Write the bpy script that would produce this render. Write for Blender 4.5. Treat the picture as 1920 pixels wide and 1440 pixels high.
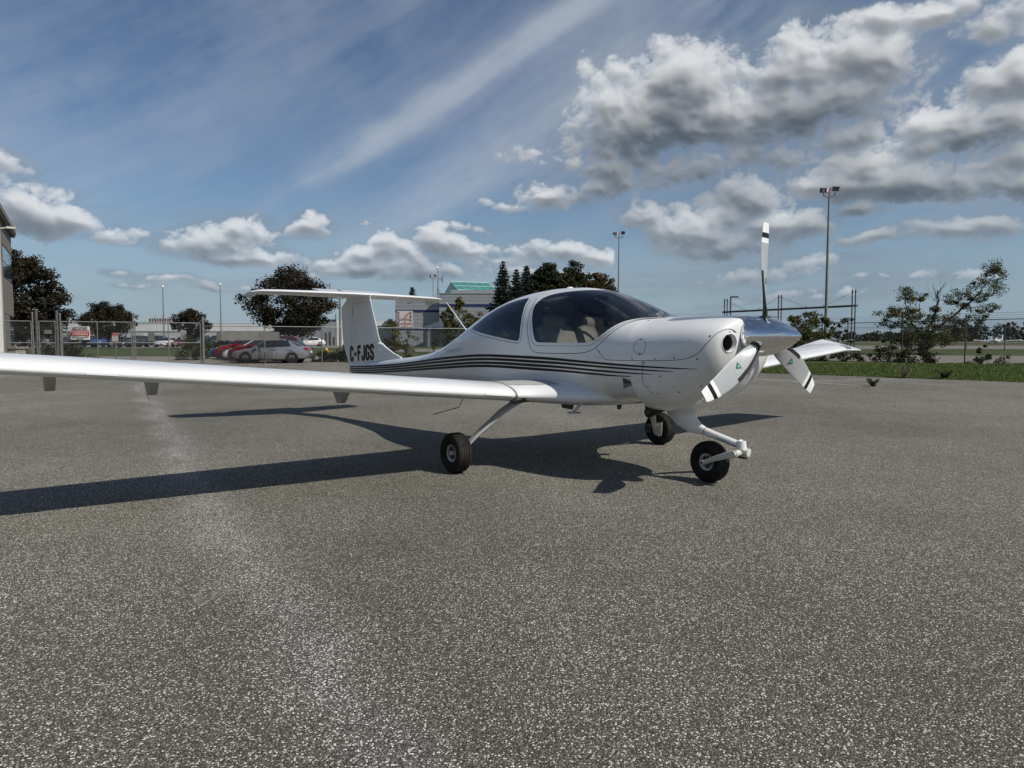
import bpy, bmesh, math, random
import numpy as np
from mathutils import Vector, Matrix, Quaternion

for _o in list(bpy.data.objects):
    bpy.data.objects.remove(_o)
SC = bpy.context.scene
COL = SC.collection
R = math.radians

# ------------------------------------------------------------------ camera
CAM_H = 1.206
cam_data = bpy.data.cameras.new("camera")
cam_data.sensor_width = 36.0
cam_data.lens = 24.52
cam_data.clip_start = 0.05
cam_data.clip_end = 6000.0
camera = bpy.data.objects.new("camera", cam_data)
camera.location = (0, 0, CAM_H)
camera.rotation_euler = (R(90) - 0.0585, 0, 0)
COL.objects.link(camera)
SC.camera = camera

# ------------------------------------------------------------------ exposure
SC.view_settings.view_transform = 'Standard'
SC.view_settings.look = 'None'
SC.view_settings.gamma = 1.0
SC.view_settings.use_curve_mapping = False
SC.view_settings.exposure = -0.05

# ------------------------------------------------------------------ sun
SUN_AZ = R(120.5)      # clockwise from +Y (camera forward) seen from above
SUN_EL = R(44.5)
sun_dir = Vector((math.sin(SUN_AZ) * math.cos(SUN_EL), math.cos(SUN_AZ) * math.cos(SUN_EL), math.sin(SUN_EL)))
sun_data = bpy.data.lights.new("sun", 'SUN')
sun_data.energy = 4.8
sun_data.angle = R(0.53)
sun_data.color = (1.0, 0.955, 0.87)
sun = bpy.data.objects.new("sun", sun_data)
sun.rotation_euler = sun_dir.to_track_quat('Z', 'Y').to_euler()
sun.location = sun_dir * 60
COL.objects.link(sun)


# ------------------------------------------------------------------ node helpers
class NT:
    def __init__(s, tree):
        s.t = tree
        s.n = tree.nodes
        s.l = tree.links

    def put(s, sock, v):
        if hasattr(v, 'is_output') or isinstance(v, bpy.types.NodeSocket):
            s.l.new(v, sock)
        elif v is not None:
            sock.default_value = v

    def m(s, op, a=None, b=None, c=None, clamp=False):
        n = s.n.new('ShaderNodeMath')
        n.operation = op
        n.use_clamp = clamp
        for i, v in enumerate((a, b, c)):
            if v is not None:
                s.put(n.inputs[i], v)
        return n.outputs[0]

    def v(s, op, a=None, b=None, out=0, scale=None):
        n = s.n.new('ShaderNodeVectorMath')
        n.operation = op
        if a is not None:
            s.put(n.inputs[0], a)
        if b is not None:
            s.put(n.inputs[1], b)
        if scale is not None:
            s.put(n.inputs['Scale'], scale)
        return n.outputs[out]

    def mix(s, f, a, b, blend='MIX'):
        n = s.n.new('ShaderNodeMix')
        n.data_type = 'RGBA'
        n.blend_type = blend
        s.put(n.inputs['Factor'], f)
        for sock, v in ((n.inputs[6], a), (n.inputs[7], b)):
            if isinstance(v, tuple) and len(v) == 3:
                v = v + (1.0,)
            s.put(sock, v)
        return n.outputs[2]

    def noise(s, vec, scale, detail=4, rough=0.55, out=0, dist=0.0, dims='3D'):
        n = s.n.new('ShaderNodeTexNoise')
        n.noise_dimensions = dims
        if vec is not None:
            s.l.new(vec, n.inputs['Vector'])
        n.inputs['Scale'].default_value = scale
        n.inputs['Detail'].default_value = detail
        n.inputs['Roughness'].default_value = rough
        n.inputs['Distortion'].default_value = dist
        return n.outputs[out]

    def voro(s, vec, scale, out='Distance', feature='F1', rand=1.0):
        n = s.n.new('ShaderNodeTexVoronoi')
        n.feature = feature
        if vec is not None:
            s.l.new(vec, n.inputs['Vector'])
        n.inputs['Scale'].default_value = scale
        n.inputs['Randomness'].default_value = rand
        return n.outputs[out]

    def smooth(s, x, a, b):
        n = s.n.new('ShaderNodeMapRange')
        n.interpolation_type = 'SMOOTHSTEP'
        s.put(n.inputs[0], x)
        n.inputs[1].default_value = a
        n.inputs[2].default_value = b
        n.inputs[3].default_value = 0
        n.inputs[4].default_value = 1
        return n.outputs[0]

    def lin(s, x, a, b, c, d, clamp=True):
        n = s.n.new('ShaderNodeMapRange')
        n.clamp = clamp
        s.put(n.inputs[0], x)
        for i, v in enumerate((a, b, c, d)):
            n.inputs[i + 1].default_value = v
        return n.outputs[0]

    def sep(s, vec):
        n = s.n.new('ShaderNodeSeparateXYZ')
        s.l.new(vec, n.inputs[0])
        return n.outputs

    def comb(s, x=0.0, y=0.0, z=0.0):
        n = s.n.new('ShaderNodeCombineXYZ')
        for i, v in enumerate((x, y, z)):
            s.put(n.inputs[i], v)
        return n.outputs[0]


# ------------------------------------------------------------------ sky
# every cloud is given by its bearing and elevation (radians), half-extents and weight
CLOUDS = [
(0.228, 0.338, 0.109, 0.052, 0.95),
    (0.171, 0.299, 0.097, 0.045, 0.95),
    (0.270, 0.299, 0.107, 0.044, 0.95),
    (0.214, 0.277, 0.137, 0.029, 0.85),
    (0.370, 0.342, 0.060, 0.053, 0.95),
    (0.439, 0.339, 0.094, 0.052, 0.95),
    (0.493, 0.336, 0.047, 0.040, 0.85),
    (0.397, 0.297, 0.124, 0.039, 0.95),
    (0.345, 0.277, 0.089, 0.032, 0.85),
    (0.134, 0.250, 0.107, 0.025, 0.52),
    (0.200, 0.227, 0.113, 0.023, 0.47),
    (0.271, 0.237, 0.062, 0.028, 0.47),
    (0.573, 0.249, 0.071, 0.046, 0.95),
    (0.530, 0.240, 0.063, 0.036, 0.85),
    (0.615, 0.213, 0.067, 0.048, 0.85),
    (0.473, 0.226, 0.087, 0.030, 0.76),
    (0.372, 0.242, 0.080, 0.025, 0.66),
    (0.448, 0.260, 0.055, 0.027, 0.66),
    (0.520, 0.192, 0.139, 0.031, 0.95),
    (0.606, 0.176, 0.085, 0.028, 0.85),
    (0.424, 0.205, 0.084, 0.029, 0.76),
    (0.602, 0.300, 0.039, 0.035, 0.76),
    (0.626, 0.311, 0.035, 0.037, 0.76),
    (0.536, 0.381, 0.102, 0.021, 0.76),
    (0.474, 0.387, 0.067, 0.018, 0.66),
    (0.610, 0.357, 0.062, 0.019, 0.57),
    (0.041, 0.213, 0.040, 0.025, 0.85),
    (0.098, 0.215, 0.050, 0.020, 0.66),
    (0.000, 0.203, 0.034, 0.012, 0.47),
    (0.179, 0.184, 0.045, 0.020, 0.85),
    (0.223, 0.188, 0.040, 0.013, 0.47),
    (0.259, 0.154, 0.071, 0.031, 0.95),
    (0.216, 0.163, 0.040, 0.023, 0.76),
    (0.314, 0.193, 0.053, 0.036, 0.85),
    (0.348, 0.150, 0.074, 0.032, 0.85),
    (0.294, 0.132, 0.085, 0.020, 0.76),
    (0.388, 0.141, 0.050, 0.019, 0.57),
    (0.456, 0.155, 0.047, 0.010, 0.66),
    (0.561, 0.129, 0.054, 0.017, 0.85),
    (0.597, 0.134, 0.034, 0.014, 0.66),
    (0.499, 0.120, 0.084, 0.009, 0.57),
    (0.329, 0.092, 0.113, 0.021, 0.33),
    (0.389, 0.100, 0.101, 0.016, 0.19),
    (-0.597, 0.151, 0.055, 0.029, 0.95),
    (-0.617, 0.163, 0.039, 0.027, 0.95),
    (-0.571, 0.150, 0.036, 0.020, 0.76),
    (-0.615, 0.216, 0.039, 0.018, 0.33),
    (-0.580, 0.186, 0.047, 0.014, 0.10),
    (-0.611, 0.196, 0.034, 0.014, 0.14),
    (-0.522, 0.132, 0.044, 0.013, 0.52),
    (-0.498, 0.141, 0.026, 0.013, 0.57),
    (-0.401, 0.134, 0.064, 0.031, 0.95),
    (-0.375, 0.149, 0.036, 0.025, 0.95),
    (-0.433, 0.124, 0.042, 0.020, 0.85),
    (-0.382, 0.114, 0.072, 0.012, 0.85),
    (-0.297, 0.153, 0.029, 0.018, 0.85),
    (-0.314, 0.144, 0.030, 0.010, 0.57),
    (-0.231, 0.109, 0.044, 0.021, 0.85),
    (-0.191, 0.121, 0.036, 0.023, 0.85),
    (-0.150, 0.114, 0.037, 0.018, 0.76),
    (-0.087, 0.131, 0.043, 0.022, 0.95),
    (-0.053, 0.126, 0.034, 0.015, 0.76),
    (-0.121, 0.096, 0.124, 0.017, 0.66),
    (-0.224, 0.091, 0.096, 0.018, 0.76),
    (-0.274, 0.101, 0.047, 0.013, 0.57),
    (-0.309, 0.082, 0.069, 0.011, 0.47),
    (0.030, 0.124, 0.059, 0.018, 0.90),
    (0.076, 0.126, 0.042, 0.018, 0.85),
    (0.112, 0.119, 0.025, 0.017, 0.85),
    (-0.015, 0.108, 0.059, 0.013, 0.57),
    (0.038, 0.093, 0.101, 0.013, 0.47),
    (-0.529, 0.081, 0.034, 0.007, 0.52),
    (-0.446, 0.077, 0.075, 0.009, 0.57),
    (-0.489, 0.066, 0.046, 0.006, 0.38),
    (-0.356, 0.070, 0.089, 0.008, 0.47),
    (-0.060, 0.157, 0.050, 0.012, 0.47),
    (-0.106, 0.148, 0.033, 0.008, 0.28),
    (-0.227, 0.156, 0.024, 0.008, 0.24),
    (0.023, 0.273, 0.042, 0.017, 0.28),
    (0.390, 0.058, 0.144, 0.011, 0.10),
    (0.535, 0.080, 0.087, 0.007, 0.10),
    (0.217, 0.091, 0.064, 0.010, 0.19),
]


def _spline(coord, n):
    """cubic B-spline weights (len(coord) x n) for sampling a lattice of n values"""
    i = np.floor(coord).astype(int)
    t = (coord - i).astype(np.float32)
    W = np.zeros((len(coord), n), np.float32)
    r = np.arange(len(coord))
    for k, w in enumerate(((1 - t) ** 3 / 6, (3 * t ** 3 - 6 * t * t + 4) / 6, (-3 * t ** 3 + 3 * t * t + 3 * t + 1) / 6, t ** 3 / 6)):
        W[r, np.clip(i + k, 0, n - 1)] += w
    return W


def cloud_layer(av, ev, cell):
    """colour and cover of the clouds for a grid of bearings av and elevations ev (cell: radians per step)"""
    az, el = np.meshgrid(av, ev)
    span_a, span_e = av[-1] - av[0], ev[-1] - ev[0]

    def noise2(fa, fe, seed):
        """smooth noise, about -1..1, fa and fe cells per radian"""
        rg = np.random.default_rng(seed)
        na, ne = int(span_a * fa) + 5, int(span_e * fe) + 5
        g = rg.uniform(-1, 1, (ne, na)).astype(np.float32)
        return (_spline((ev - ev[0]) * fe, ne) @ g @ _spline((av - av[0]) * fa, na).T) * 1.75

    def fbm(f, octs, gain=0.5, seed=0, billow=False, asp=1.3, soft=0.0):
        a, t, n = 1.0, 0.0, 0.0
        for k in range(octs):
            if f * asp > 0.45 / cell:
                break
            p = noise2(f, f * asp, seed * 31 + k)
            t = t + a * ((np.sqrt(p * p + soft) * 2.0 - 0.8) if billow else p)
            n += a
            a *= gain
            f *= 2.03
        return t / n
    aw = az + fbm(12, 4, seed=1) * 0.040
    ew = el + fbm(12, 4, seed=2) * 0.022
    M = np.full(az.shape, -2.0, np.float32)
    H = np.zeros_like(M)
    for (ca_, ce_, ra, re_, wt) in CLOUDS:
        dy = (ew - ce_) / re_
        dy = np.where(dy < 0, dy * 1.25, dy)
        q = wt - ((aw - ca_) / ra) ** 2 - dy * dy
        H = np.where(q > M, np.clip((ew - ce_) / re_, -1.2, 1.2), H)
        M = np.maximum(M, q) + 0.10 * np.exp(-np.minimum(40, ((M - q) / 0.25) ** 2))
    sm = lambda t, a, b: (lambda k: k * k * (3 - 2 * k))(np.clip((t - a) / (b - a), 0, 1))
    # unseen clouds outside the view, thinned and cleared overhead to lower ambient light
    away = np.maximum(sm(np.abs(az), 0.72, 0.98), sm(el, 0.50, 0.70))
    gen = (fbm(4.0, 3, seed=3) - 0.24) * 3.2 - (1 - away) * 6 - sm(el, 0.45, 0.85) * 1.2
    M = np.maximum(M, gen)
    low = np.clip(1.2 - el * 0.8, 0.7, 1.2)
    N = fbm(22, 4, 0.55, seed=4) * 0.50 + fbm(46, 6, 0.64, seed=5, billow=True, soft=0.004) * 0.78
    dens = M + N * low + 0.05
    thick = np.clip(dens, 0, 1.6) * np.clip(0.35 + 0.75 * np.maximum(M, 0), 0.3, 1.1)
    # light comes from above and from the right: add up what lies that way
    tau = np.zeros_like(thick)
    n = 20
    reach = 0.10
    for i in range(1, n + 1):
        s_ = reach * (i / n) ** 1.5
        ds = reach / n * 1.5 * (i / n) ** 0.5
        ku, kv = int(round(0.30 * s_ / cell)), int(round(0.95 * s_ / cell))
        sh = np.roll(thick, (-kv, -ku), (0, 1))
        if kv:
            sh[-kv:] = thick[-1:]
        tau += sh * ds
    lit = np.exp(-tau * 26.0)

    def blur(a, k):
        for ax in (0, 1):
            c = np.cumsum(np.concatenate([np.repeat(np.take(a, [0], ax), k + 1, ax), a, np.repeat(np.take(a, [-1], ax), k, ax)], ax), ax)
            sl = [slice(None)] * 2
            sl2 = [slice(None)] * 2
            sl[ax] = slice(2 * k + 1, None)
            sl2[ax] = slice(0, -(2 * k + 1))
            a = (c[tuple(sl)] - c[tuple(sl2)]) / (2 * k + 1)
        return a
    rel = 0
    for k, am in ((max(1, int(0.003 / cell)), 0.55), (max(2, int(0.008 / cell)), 1.0)):
        t_ = blur(blur(np.minimum(thick, 1.3), k), k)
        rel = rel + am * (-np.gradient(t_, axis=0) * 0.85 - np.gradient(t_, axis=1) * 0.4) / cell * 0.011
    rel = np.tanh(rel * 2.6) * 0.34
    H = blur(blur(H, max(2, int(0.012 / cell))), max(2, int(0.012 / cell)))
    lit = 0.62 * lit + 0.40 * sm(H + 0.35 * fbm(16, 4, seed=8), -0.75, 0.85)
    lit = np.clip(lit * (0.95 + rel) + rel * 0.24 + 0.05 * fbm(18, 4, seed=7), 0, 1.1)
    alpha = 1 - np.exp(-np.clip(dens + 0.05, 0, 3) ** 1.3 * 3.0)
    far = sm(el, 0.26, 0.02)
    amb = np.stack([1.35 + 0.75 * far, 1.68 + 1.15 * far, 2.10 + 1.55 * far], -1)
    sunc = np.stack([8.0 - 1.5 * far, 7.9 - 1.4 * far, 7.7 - 1.3 * far], -1)
    col = amb + sunc * lit[..., None] + 0.25 * np.clip(1 - thick, 0, 1)[..., None] * np.array([1.8, 2.2, 2.7])
    # high thin streaks
    c30, s30 = math.cos(R(29)), math.sin(R(29))
    al = az * c30 + el * s30
    ac = el * c30 - az * s30 + fbm(5, 3, seed=9) * 0.018
    rg = np.random.default_rng(5)

    def fibre(fa, fc, seed):
        """noise drawn out along the streaks (bilinear lattice lookup)"""
        rg = np.random.default_rng(seed)
        L = rg.uniform(-1, 1, (512, 512)).astype(np.float32)
        p, q = al * fa + 200, ac * fc + 200
        pi, qi = np.floor(p).astype(int), np.floor(q).astype(int)
        u, v = p - pi, q - qi
        u, v = u * u * (3 - 2 * u), v * v * (3 - 2 * v)
        g = lambda a, b: L[(qi + b) % 512, (pi + a) % 512]
        return (g(0, 0) * (1 - u) + g(1, 0) * u) * (1 - v) + (g(0, 1) * (1 - u) + g(1, 1) * u) * v
    f1 = fibre(4, 24, 1) + 0.6 * fibre(9, 55, 2) + 0.4 * fibre(18, 120, 3) + 0.25 * fibre(34, 230, 4)
    f2 = fbm(20, 5, 0.6, seed=12)
    band = lambda c0, w0, a0, a1: np.exp(-((ac - c0) / w0) ** 2) * sm(al, a0, a1)
    st = 1.15 * band(0.338, 0.016, -0.25, 0.03) + 0.26 * band(0.315, 0.06, -0.1, 0.3) + 0.36 * band(0.225, 0.040, -0.22, 0.08) + 0.12 * band(0.52, 0.10, -1.5, -0.6) + 0.06
    ci = st * (0.75 + 0.45 * f1 + 0.75 * f2) + 0.02 * f1
    ci = 0.68 * (1 - np.exp(-np.clip(ci, 0, 2) * 1.5))
    ccol = np.array([7.2, 7.9, 8.8]) + 0 * col
    # soft vapour round the heaps and flat streaks low over the horizon
    vap = 0.55 * sm(M + 0.6 * fbm(9, 5, 0.6, seed=21), -1.1, 0.4) * sm(el, 0.55, 0.42)
    low_s = fbm(5, 6, 0.62, seed=22, asp=9.0)
    vap = np.maximum(vap, 0.55 * sm(low_s, 0.05, 0.75) * sm(el, 0.24, 0.10) * sm(el, 0.0, 0.03))
    vcol = np.stack([3.3 + 0 * el, 4.1 + 0 * el, 5.1 + 0 * el], -1) + (np.clip(fbm(14, 4, seed=23), -1, 1) * 0.9)[..., None]
    a2 = vap * (1 - ci)
    ccol = (ccol * ci[..., None] + vcol * a2[..., None]) / np.maximum(ci + a2, 1e-4)[..., None]
    ci = ci + a2
    A = alpha + ci * (1 - alpha)
    C = (col * alpha[..., None] + ccol * (ci * (1 - alpha))[..., None]) / np.maximum(A, 1e-4)[..., None]
    return np.concatenate([C, A[..., None]], -1).astype(np.float32)


def sky_grid(name, a0, a1, e0, e1, w, h):
    av, ev = a0 + (np.arange(w) + 0.5) / w * (a1 - a0), e0 + (np.arange(h) + 0.5) / h * (e1 - e0)
    px = cloud_layer(av.astype(np.float32), ev.astype(np.float32), (a1 - a0) / w)
    im = bpy.data.images.new(name, w, h, alpha=True, float_buffer=True, is_data=True)
    im.alpha_mode = 'CHANNEL_PACKED'
    im.pixels.foreach_set(px.ravel())
    im.update()
    return im


def build_world():
    w = bpy.data.worlds.new("World")
    SC.world = w
    w.use_nodes = True
    T = NT(w.node_tree)
    T.n.clear()
    out = T.n.new('ShaderNodeOutputWorld')
    bg = T.n.new('ShaderNodeBackground')
    bg.inputs['Strength'].default_value = 0.072
    T.l.new(bg.outputs[0], out.inputs[0])
    sky = T.n.new('ShaderNodeTexSky')
    sky.sky_type = 'NISHITA'
    sky.sun_disc = False
    sky.sun_elevation = SUN_EL
    sky.sun_rotation = SUN_AZ
    sky.altitude = 0
    sky.air_density = 1.0
    sky.dust_density = 0.15
    sky.ozone_density = 1.5
    tc = T.n.new('ShaderNodeTexCoord')
    x, y, z = T.sep(tc.outputs['Generated'])
    az = T.m('ARCTAN2', x, y)
    el = T.m('ARCSINE', z)

    def layer(name, a0, a1, e0, e1, w_, h_):
        n = T.n.new('ShaderNodeTexImage')
        n.image = sky_grid(name, a0, a1, e0, e1, w_, h_)
        n.extension = 'EXTEND'
        n.interpolation = 'Linear'
        T.l.new(T.comb(T.lin(az, a0, a1, 0, 1, False), T.lin(el, e0, e1, 0, 1, False), 0.0), n.inputs['Vector'])
        return n
    ahead = layer('clouds_ahead', -0.80, 0.80, -0.01, 0.60, 1840, 702)
    around = layer('clouds_around', -math.pi, math.pi, -0.01, math.pi / 2, 1400, 352)
    ins = T.m('MULTIPLY', T.smooth(T.m('ABSOLUTE', az), 0.79, 0.76), T.smooth(el, 0.59, 0.57))
    cc = T.mix(ins, around.outputs[0], ahead.outputs[0])
    ca = T.m('ADD', T.m('MULTIPLY', ins, ahead.outputs[1]), T.m('MULTIPLY', T.m('SUBTRACT', 1.0, ins), around.outputs[1]))
    base = T.mix(1.0, sky.outputs[0], SKY_TINT, 'MULTIPLY')
    base = T.mix(0.08, base, (2.3, 2.8, 3.6))
    base = T.mix(T.m('MULTIPLY', T.smooth(el, 0.20, 0.0), 0.80), base, (3.3, 4.7, 6.2))
    col = T.mix(ca, base, cc)
    # below the horizon: the dim tone of land
    col = T.mix(T.smooth(z, 0.0, -0.03), col, (1.1, 1.1, 1.0))
    T.l.new(col, bg.inputs['Color'])
    w.cycles.sampling_method = 'MANUAL'
    w.cycles.sample_map_resolution = 1024


SKY_TINT = (0.97, 1.05, 1.13)
build_world()


# ------------------------------------------------------------------ material helpers
MATS = {}


def pset(b, name, v):
    if name in b.inputs:
        b.inputs[name].default_value = v


def mat(name, col, rough=0.5, metal=0.0, spec=0.5, coat=0.0, var=0.06, scale=3.0, bump=0.0, bscale=60.0, tint=None):
    """principled material whose colour and roughness wander a little"""
    if name in MATS:
        return MATS[name]
    m = bpy.data.materials.new(name)
    m.use_nodes = True
    T = NT(m.node_tree)
    b = T.n['Principled BSDF']
    geo = T.n.new('ShaderNodeNewGeometry')
    tc = T.n.new('ShaderNodeTexCoord')
    P = tc.outputs['Object']
    f = T.noise(P, scale, 5, 0.6)
    lo = tuple(max(0, c * (1 - var)) for c in col) + (1,)
    hi = tuple(min(1, c * (1 + var)) for c in col) + (1,)
    if tint:
        hi = tuple(tint) + (1,)
    c = T.mix(T.smooth(f, 0.3, 0.7), lo, hi)
    T.l.new(c, b.inputs['Base Color'])
    r = T.lin(T.noise(P, scale * 2.7, 4, 0.6), 0.3, 0.7, max(0.02, rough * 0.85), min(1, rough * 1.15))
    T.l.new(r, b.inputs['Roughness'])
    pset(b, 'Metallic', metal)
    pset(b, 'Specular IOR Level', spec)
    pset(b, 'Coat Weight', coat)
    pset(b, 'Coat Roughness', 0.05)
    if bump > 0:
        bn = T.n.new('ShaderNodeBump')
        bn.inputs['Strength'].default_value = bump
        bn.inputs['Distance'].default_value = 0.01
        T.l.new(T.noise(P, bscale, 4, 0.6), bn.inputs['Height'])
        T.l.new(bn.outputs[0], b.inputs['Normal'])
    MATS[name] = m
    return m


# ------------------------------------------------------------------ object helpers
def tag(o, label=None, cat=None, group=None, kind=None):
    if label:
        o['label'] = label
    if cat:
        o['category'] = cat
    if group:
        o['group'] = group
    if kind:
        o['kind'] = kind
    return o


def thing(name, label, cat, loc=(0, 0, 0), rz=0.0, group=None):
    o = bpy.data.objects.new(name, None)
    o.empty_display_size = 0.3
    o.location = loc
    o.rotation_euler = (0, 0, rz)
    COL.objects.link(o)
    return tag(o, label, cat, group)


class MB:
    """collects simple shapes; build() links them as one mesh object"""

    def __init__(s):
        s.v = []
        s.f = []
        s.mi = []
        s.cur = 0

    def add(s, vs, fs):
        k = len(s.v)
        s.v += [tuple(p) for p in vs]
        s.f += [tuple(i + k for i in f) for f in fs]
        s.mi += [s.cur] * len(fs)
        return s

    def box(s, c, size, rot=None):
        hx, hy, hz = size[0] / 2, size[1] / 2, size[2] / 2
        vs = [Vector((sx * hx, sy * hy, sz * hz)) for sx in (-1, 1) for sy in (-1, 1) for sz in (-1, 1)]
        if rot is not None:
            vs = [rot @ p for p in vs]
        c = Vector(c)
        vs = [p + c for p in vs]
        return s.add(vs, [(0, 1, 3, 2), (4, 6, 7, 5), (0, 4, 5, 1), (2, 3, 7, 6), (0, 2, 6, 4), (1, 5, 7, 3)])

    def bbox(s, lo, hi):
        return s.box([(a + b) / 2 for a, b in zip(lo, hi)], [b - a for a, b in zip(lo, hi)])

    def tube(s, pts, rad, n=8, cap=True, flat=None):
        """swept tube; rad number or list; flat=(rx,ry factors) for oval"""
        pts = [Vector(p) for p in pts]
        if not hasattr(rad, '__len__'):
            rad = [rad] * len(pts)
        up = None
        vs, fs = [], []
        for i, p in enumerate(pts):
            d = (pts[min(i + 1, len(pts) - 1)] - pts[max(i - 1, 0)])
            if d.length < 1e-9:
                d = Vector((0, 0, 1))
            d.normalize()
            if up is None:
                up = Vector((0, 0, 1)) if abs(d.z) < 0.9 else Vector((1, 0, 0))
            a = d.cross(up)
            if a.length < 1e-6:
                a = d.orthogonal()
            a.normalize()
            b = a.cross(d).normalized()
            up = b
            fx, fy = flat if flat else (1, 1)
            for k in range(n):
                t = 2 * math.pi * k / n
                vs.append(p + (a * math.cos(t) * fx + b * math.sin(t) * fy) * rad[i])
        for i in range(len(pts) - 1):
            for k in range(n):
                k2 = (k + 1) % n
                fs.append((i * n + k, i * n + k2, (i + 1) * n + k2, (i + 1) * n + k))
        if cap:
            fs.append(tuple(range(n - 1, -1, -1)))
            fs.append(tuple((len(pts) - 1) * n + k for k in range(n)))
        return s.add(vs, fs)

    def lathe(s, prof, n=24, axis='Z', c=(0, 0, 0), close=False):
        """prof: (r, h) pairs"""
        vs, fs = [], []
        c = Vector(c)
        for r, h in prof:
            for k in range(n):
                t = 2 * math.pi * k / n
                x, y = r * math.cos(t), r * math.sin(t)
                p = {'Z': (x, y, h), 'Y': (x, h, y), 'X': (h, x, y)}[axis]
                vs.append(c + Vector(p))
        m = len(prof)
        for i in range(m - 1 + (1 if close else 0)):
            j = (i + 1) % m
            for k in range(n):
                k2 = (k + 1) % n
                q = (i * n + k, i * n + k2, j * n + k2, j * n + k)
                fs.append(q if axis != 'Y' else q[::-1])
        return s.add(vs, fs)

    def prism(s, poly, y0, y1, axis='Y'):
        """2-D polygon extruded; axis Y: poly in (x,z); axis Z: poly in (x,y); axis X: poly in (y,z)"""
        n = len(poly)
        mk = {'Y': lambda a, b, t: (a, t, b), 'Z': lambda a, b, t: (a, b, t), 'X': lambda a, b, t: (t, a, b)}[axis]
        vs = [mk(a, b, y0) for a, b in poly] + [mk(a, b, y1) for a, b in poly]
        fs = [tuple(range(n)), tuple(range(2 * n - 1, n - 1, -1))]
        fs += [(i, i + n, (i + 1) % n + n, (i + 1) % n) for i in range(n)]
        return s.add(vs, fs)

    def grid(s, rows, closed=False, flip=False):
        """rows: list of equal-length point lists"""
        n = len(rows[0])
        vs = [p for r in rows for p in r]
        fs = []
        for i in range(len(rows) - 1):
            for k in range(n if closed else n - 1):
                k2 = (k + 1) % n
                q = (i * n + k, i * n + k2, (i + 1) * n + k2, (i + 1) * n + k)
                fs.append(q[::-1] if flip else q)
        return s.add(vs, fs)

    def mesh(s, name, mats, smooth=False, angle=None):
        me = bpy.data.meshes.new(name)
        me.from_pydata(s.v, [], s.f)
        if not isinstance(mats, (list, tuple)):
            mats = [mats]
        for m in mats:
            me.materials.append(m)
        if len(mats) > 1:
            me.polygons.foreach_set('material_index', s.mi)
        if smooth:
            if angle is None:
                me.polygons.foreach_set('use_smooth', [True] * len(me.polygons))
            else:
                me.polygons.foreach_set('use_smooth', [True] * len(me.polygons))
                me.set_sharp_from_angle(angle=R(angle))
        me.update()
        return me

    def build(s, name, mats, parent=None, smooth=False, angle=None, fix=False, **tags):
        me = s.mesh(name, mats, smooth, angle)
        if fix:
            bm = bmesh.new()
            bm.from_mesh(me)
            bmesh.ops.recalc_face_normals(bm, faces=bm.faces)
            bm.to_mesh(me)
            bm.free()
            if smooth and angle:
                me.set_sharp_from_angle(angle=R(angle))
        o = bpy.data.objects.new(name, me)
        COL.objects.link(o)
        if parent is not None:
            o.parent = parent
        return tag(o, **tags)


def copy_tree(o, parent=None, swap=None):
    c = o.copy()
    if swap and c.type == 'MESH':
        for k in range(len(c.material_slots)):
            mm = c.material_slots[k].material
            if mm and mm.name in swap:
                c.material_slots[k].link = 'OBJECT'
                c.material_slots[k].material = swap[mm.name]
    COL.objects.link(c)
    c.parent = parent
    for ch in list(o.children):
        copy_tree(ch, c, swap)
    return c


def text_mesh(body, size, bold=0.0, align='CENTER', sx=1.0, spacing=1.0):
    """flat lettering in the XY plane as a list of vertices and faces"""
    cu = bpy.data.curves.new('txt', 'FONT')
    cu.body = body
    cu.size = size
    cu.offset = bold
    cu.align_x = align
    cu.align_y = 'CENTER'
    cu.space_character = spacing
    cu.resolution_u = 3
    ob = bpy.data.objects.new('txt', cu)
    COL.objects.link(ob)
    dg = bpy.context.evaluated_depsgraph_get()
    dg.update()
    ev = ob.evaluated_get(dg)
    me = ev.to_mesh()
    vs = [(v.co.x * sx, v.co.y) for v in me.vertices]
    fs = [tuple(p.vertices) for p in me.polygons]
    ev.to_mesh_clear()
    bpy.data.objects.remove(ob)
    bpy.data.curves.remove(cu)
    return vs, fs


def gz(y):
    """height of the land: flat apron, a slow rise behind the fence"""
    if y < 47:
        return 0.0
    if y < 100:
        return 0.012 * (y - 47)
    return 0.636 + 0.004 * (y - 100)

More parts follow.
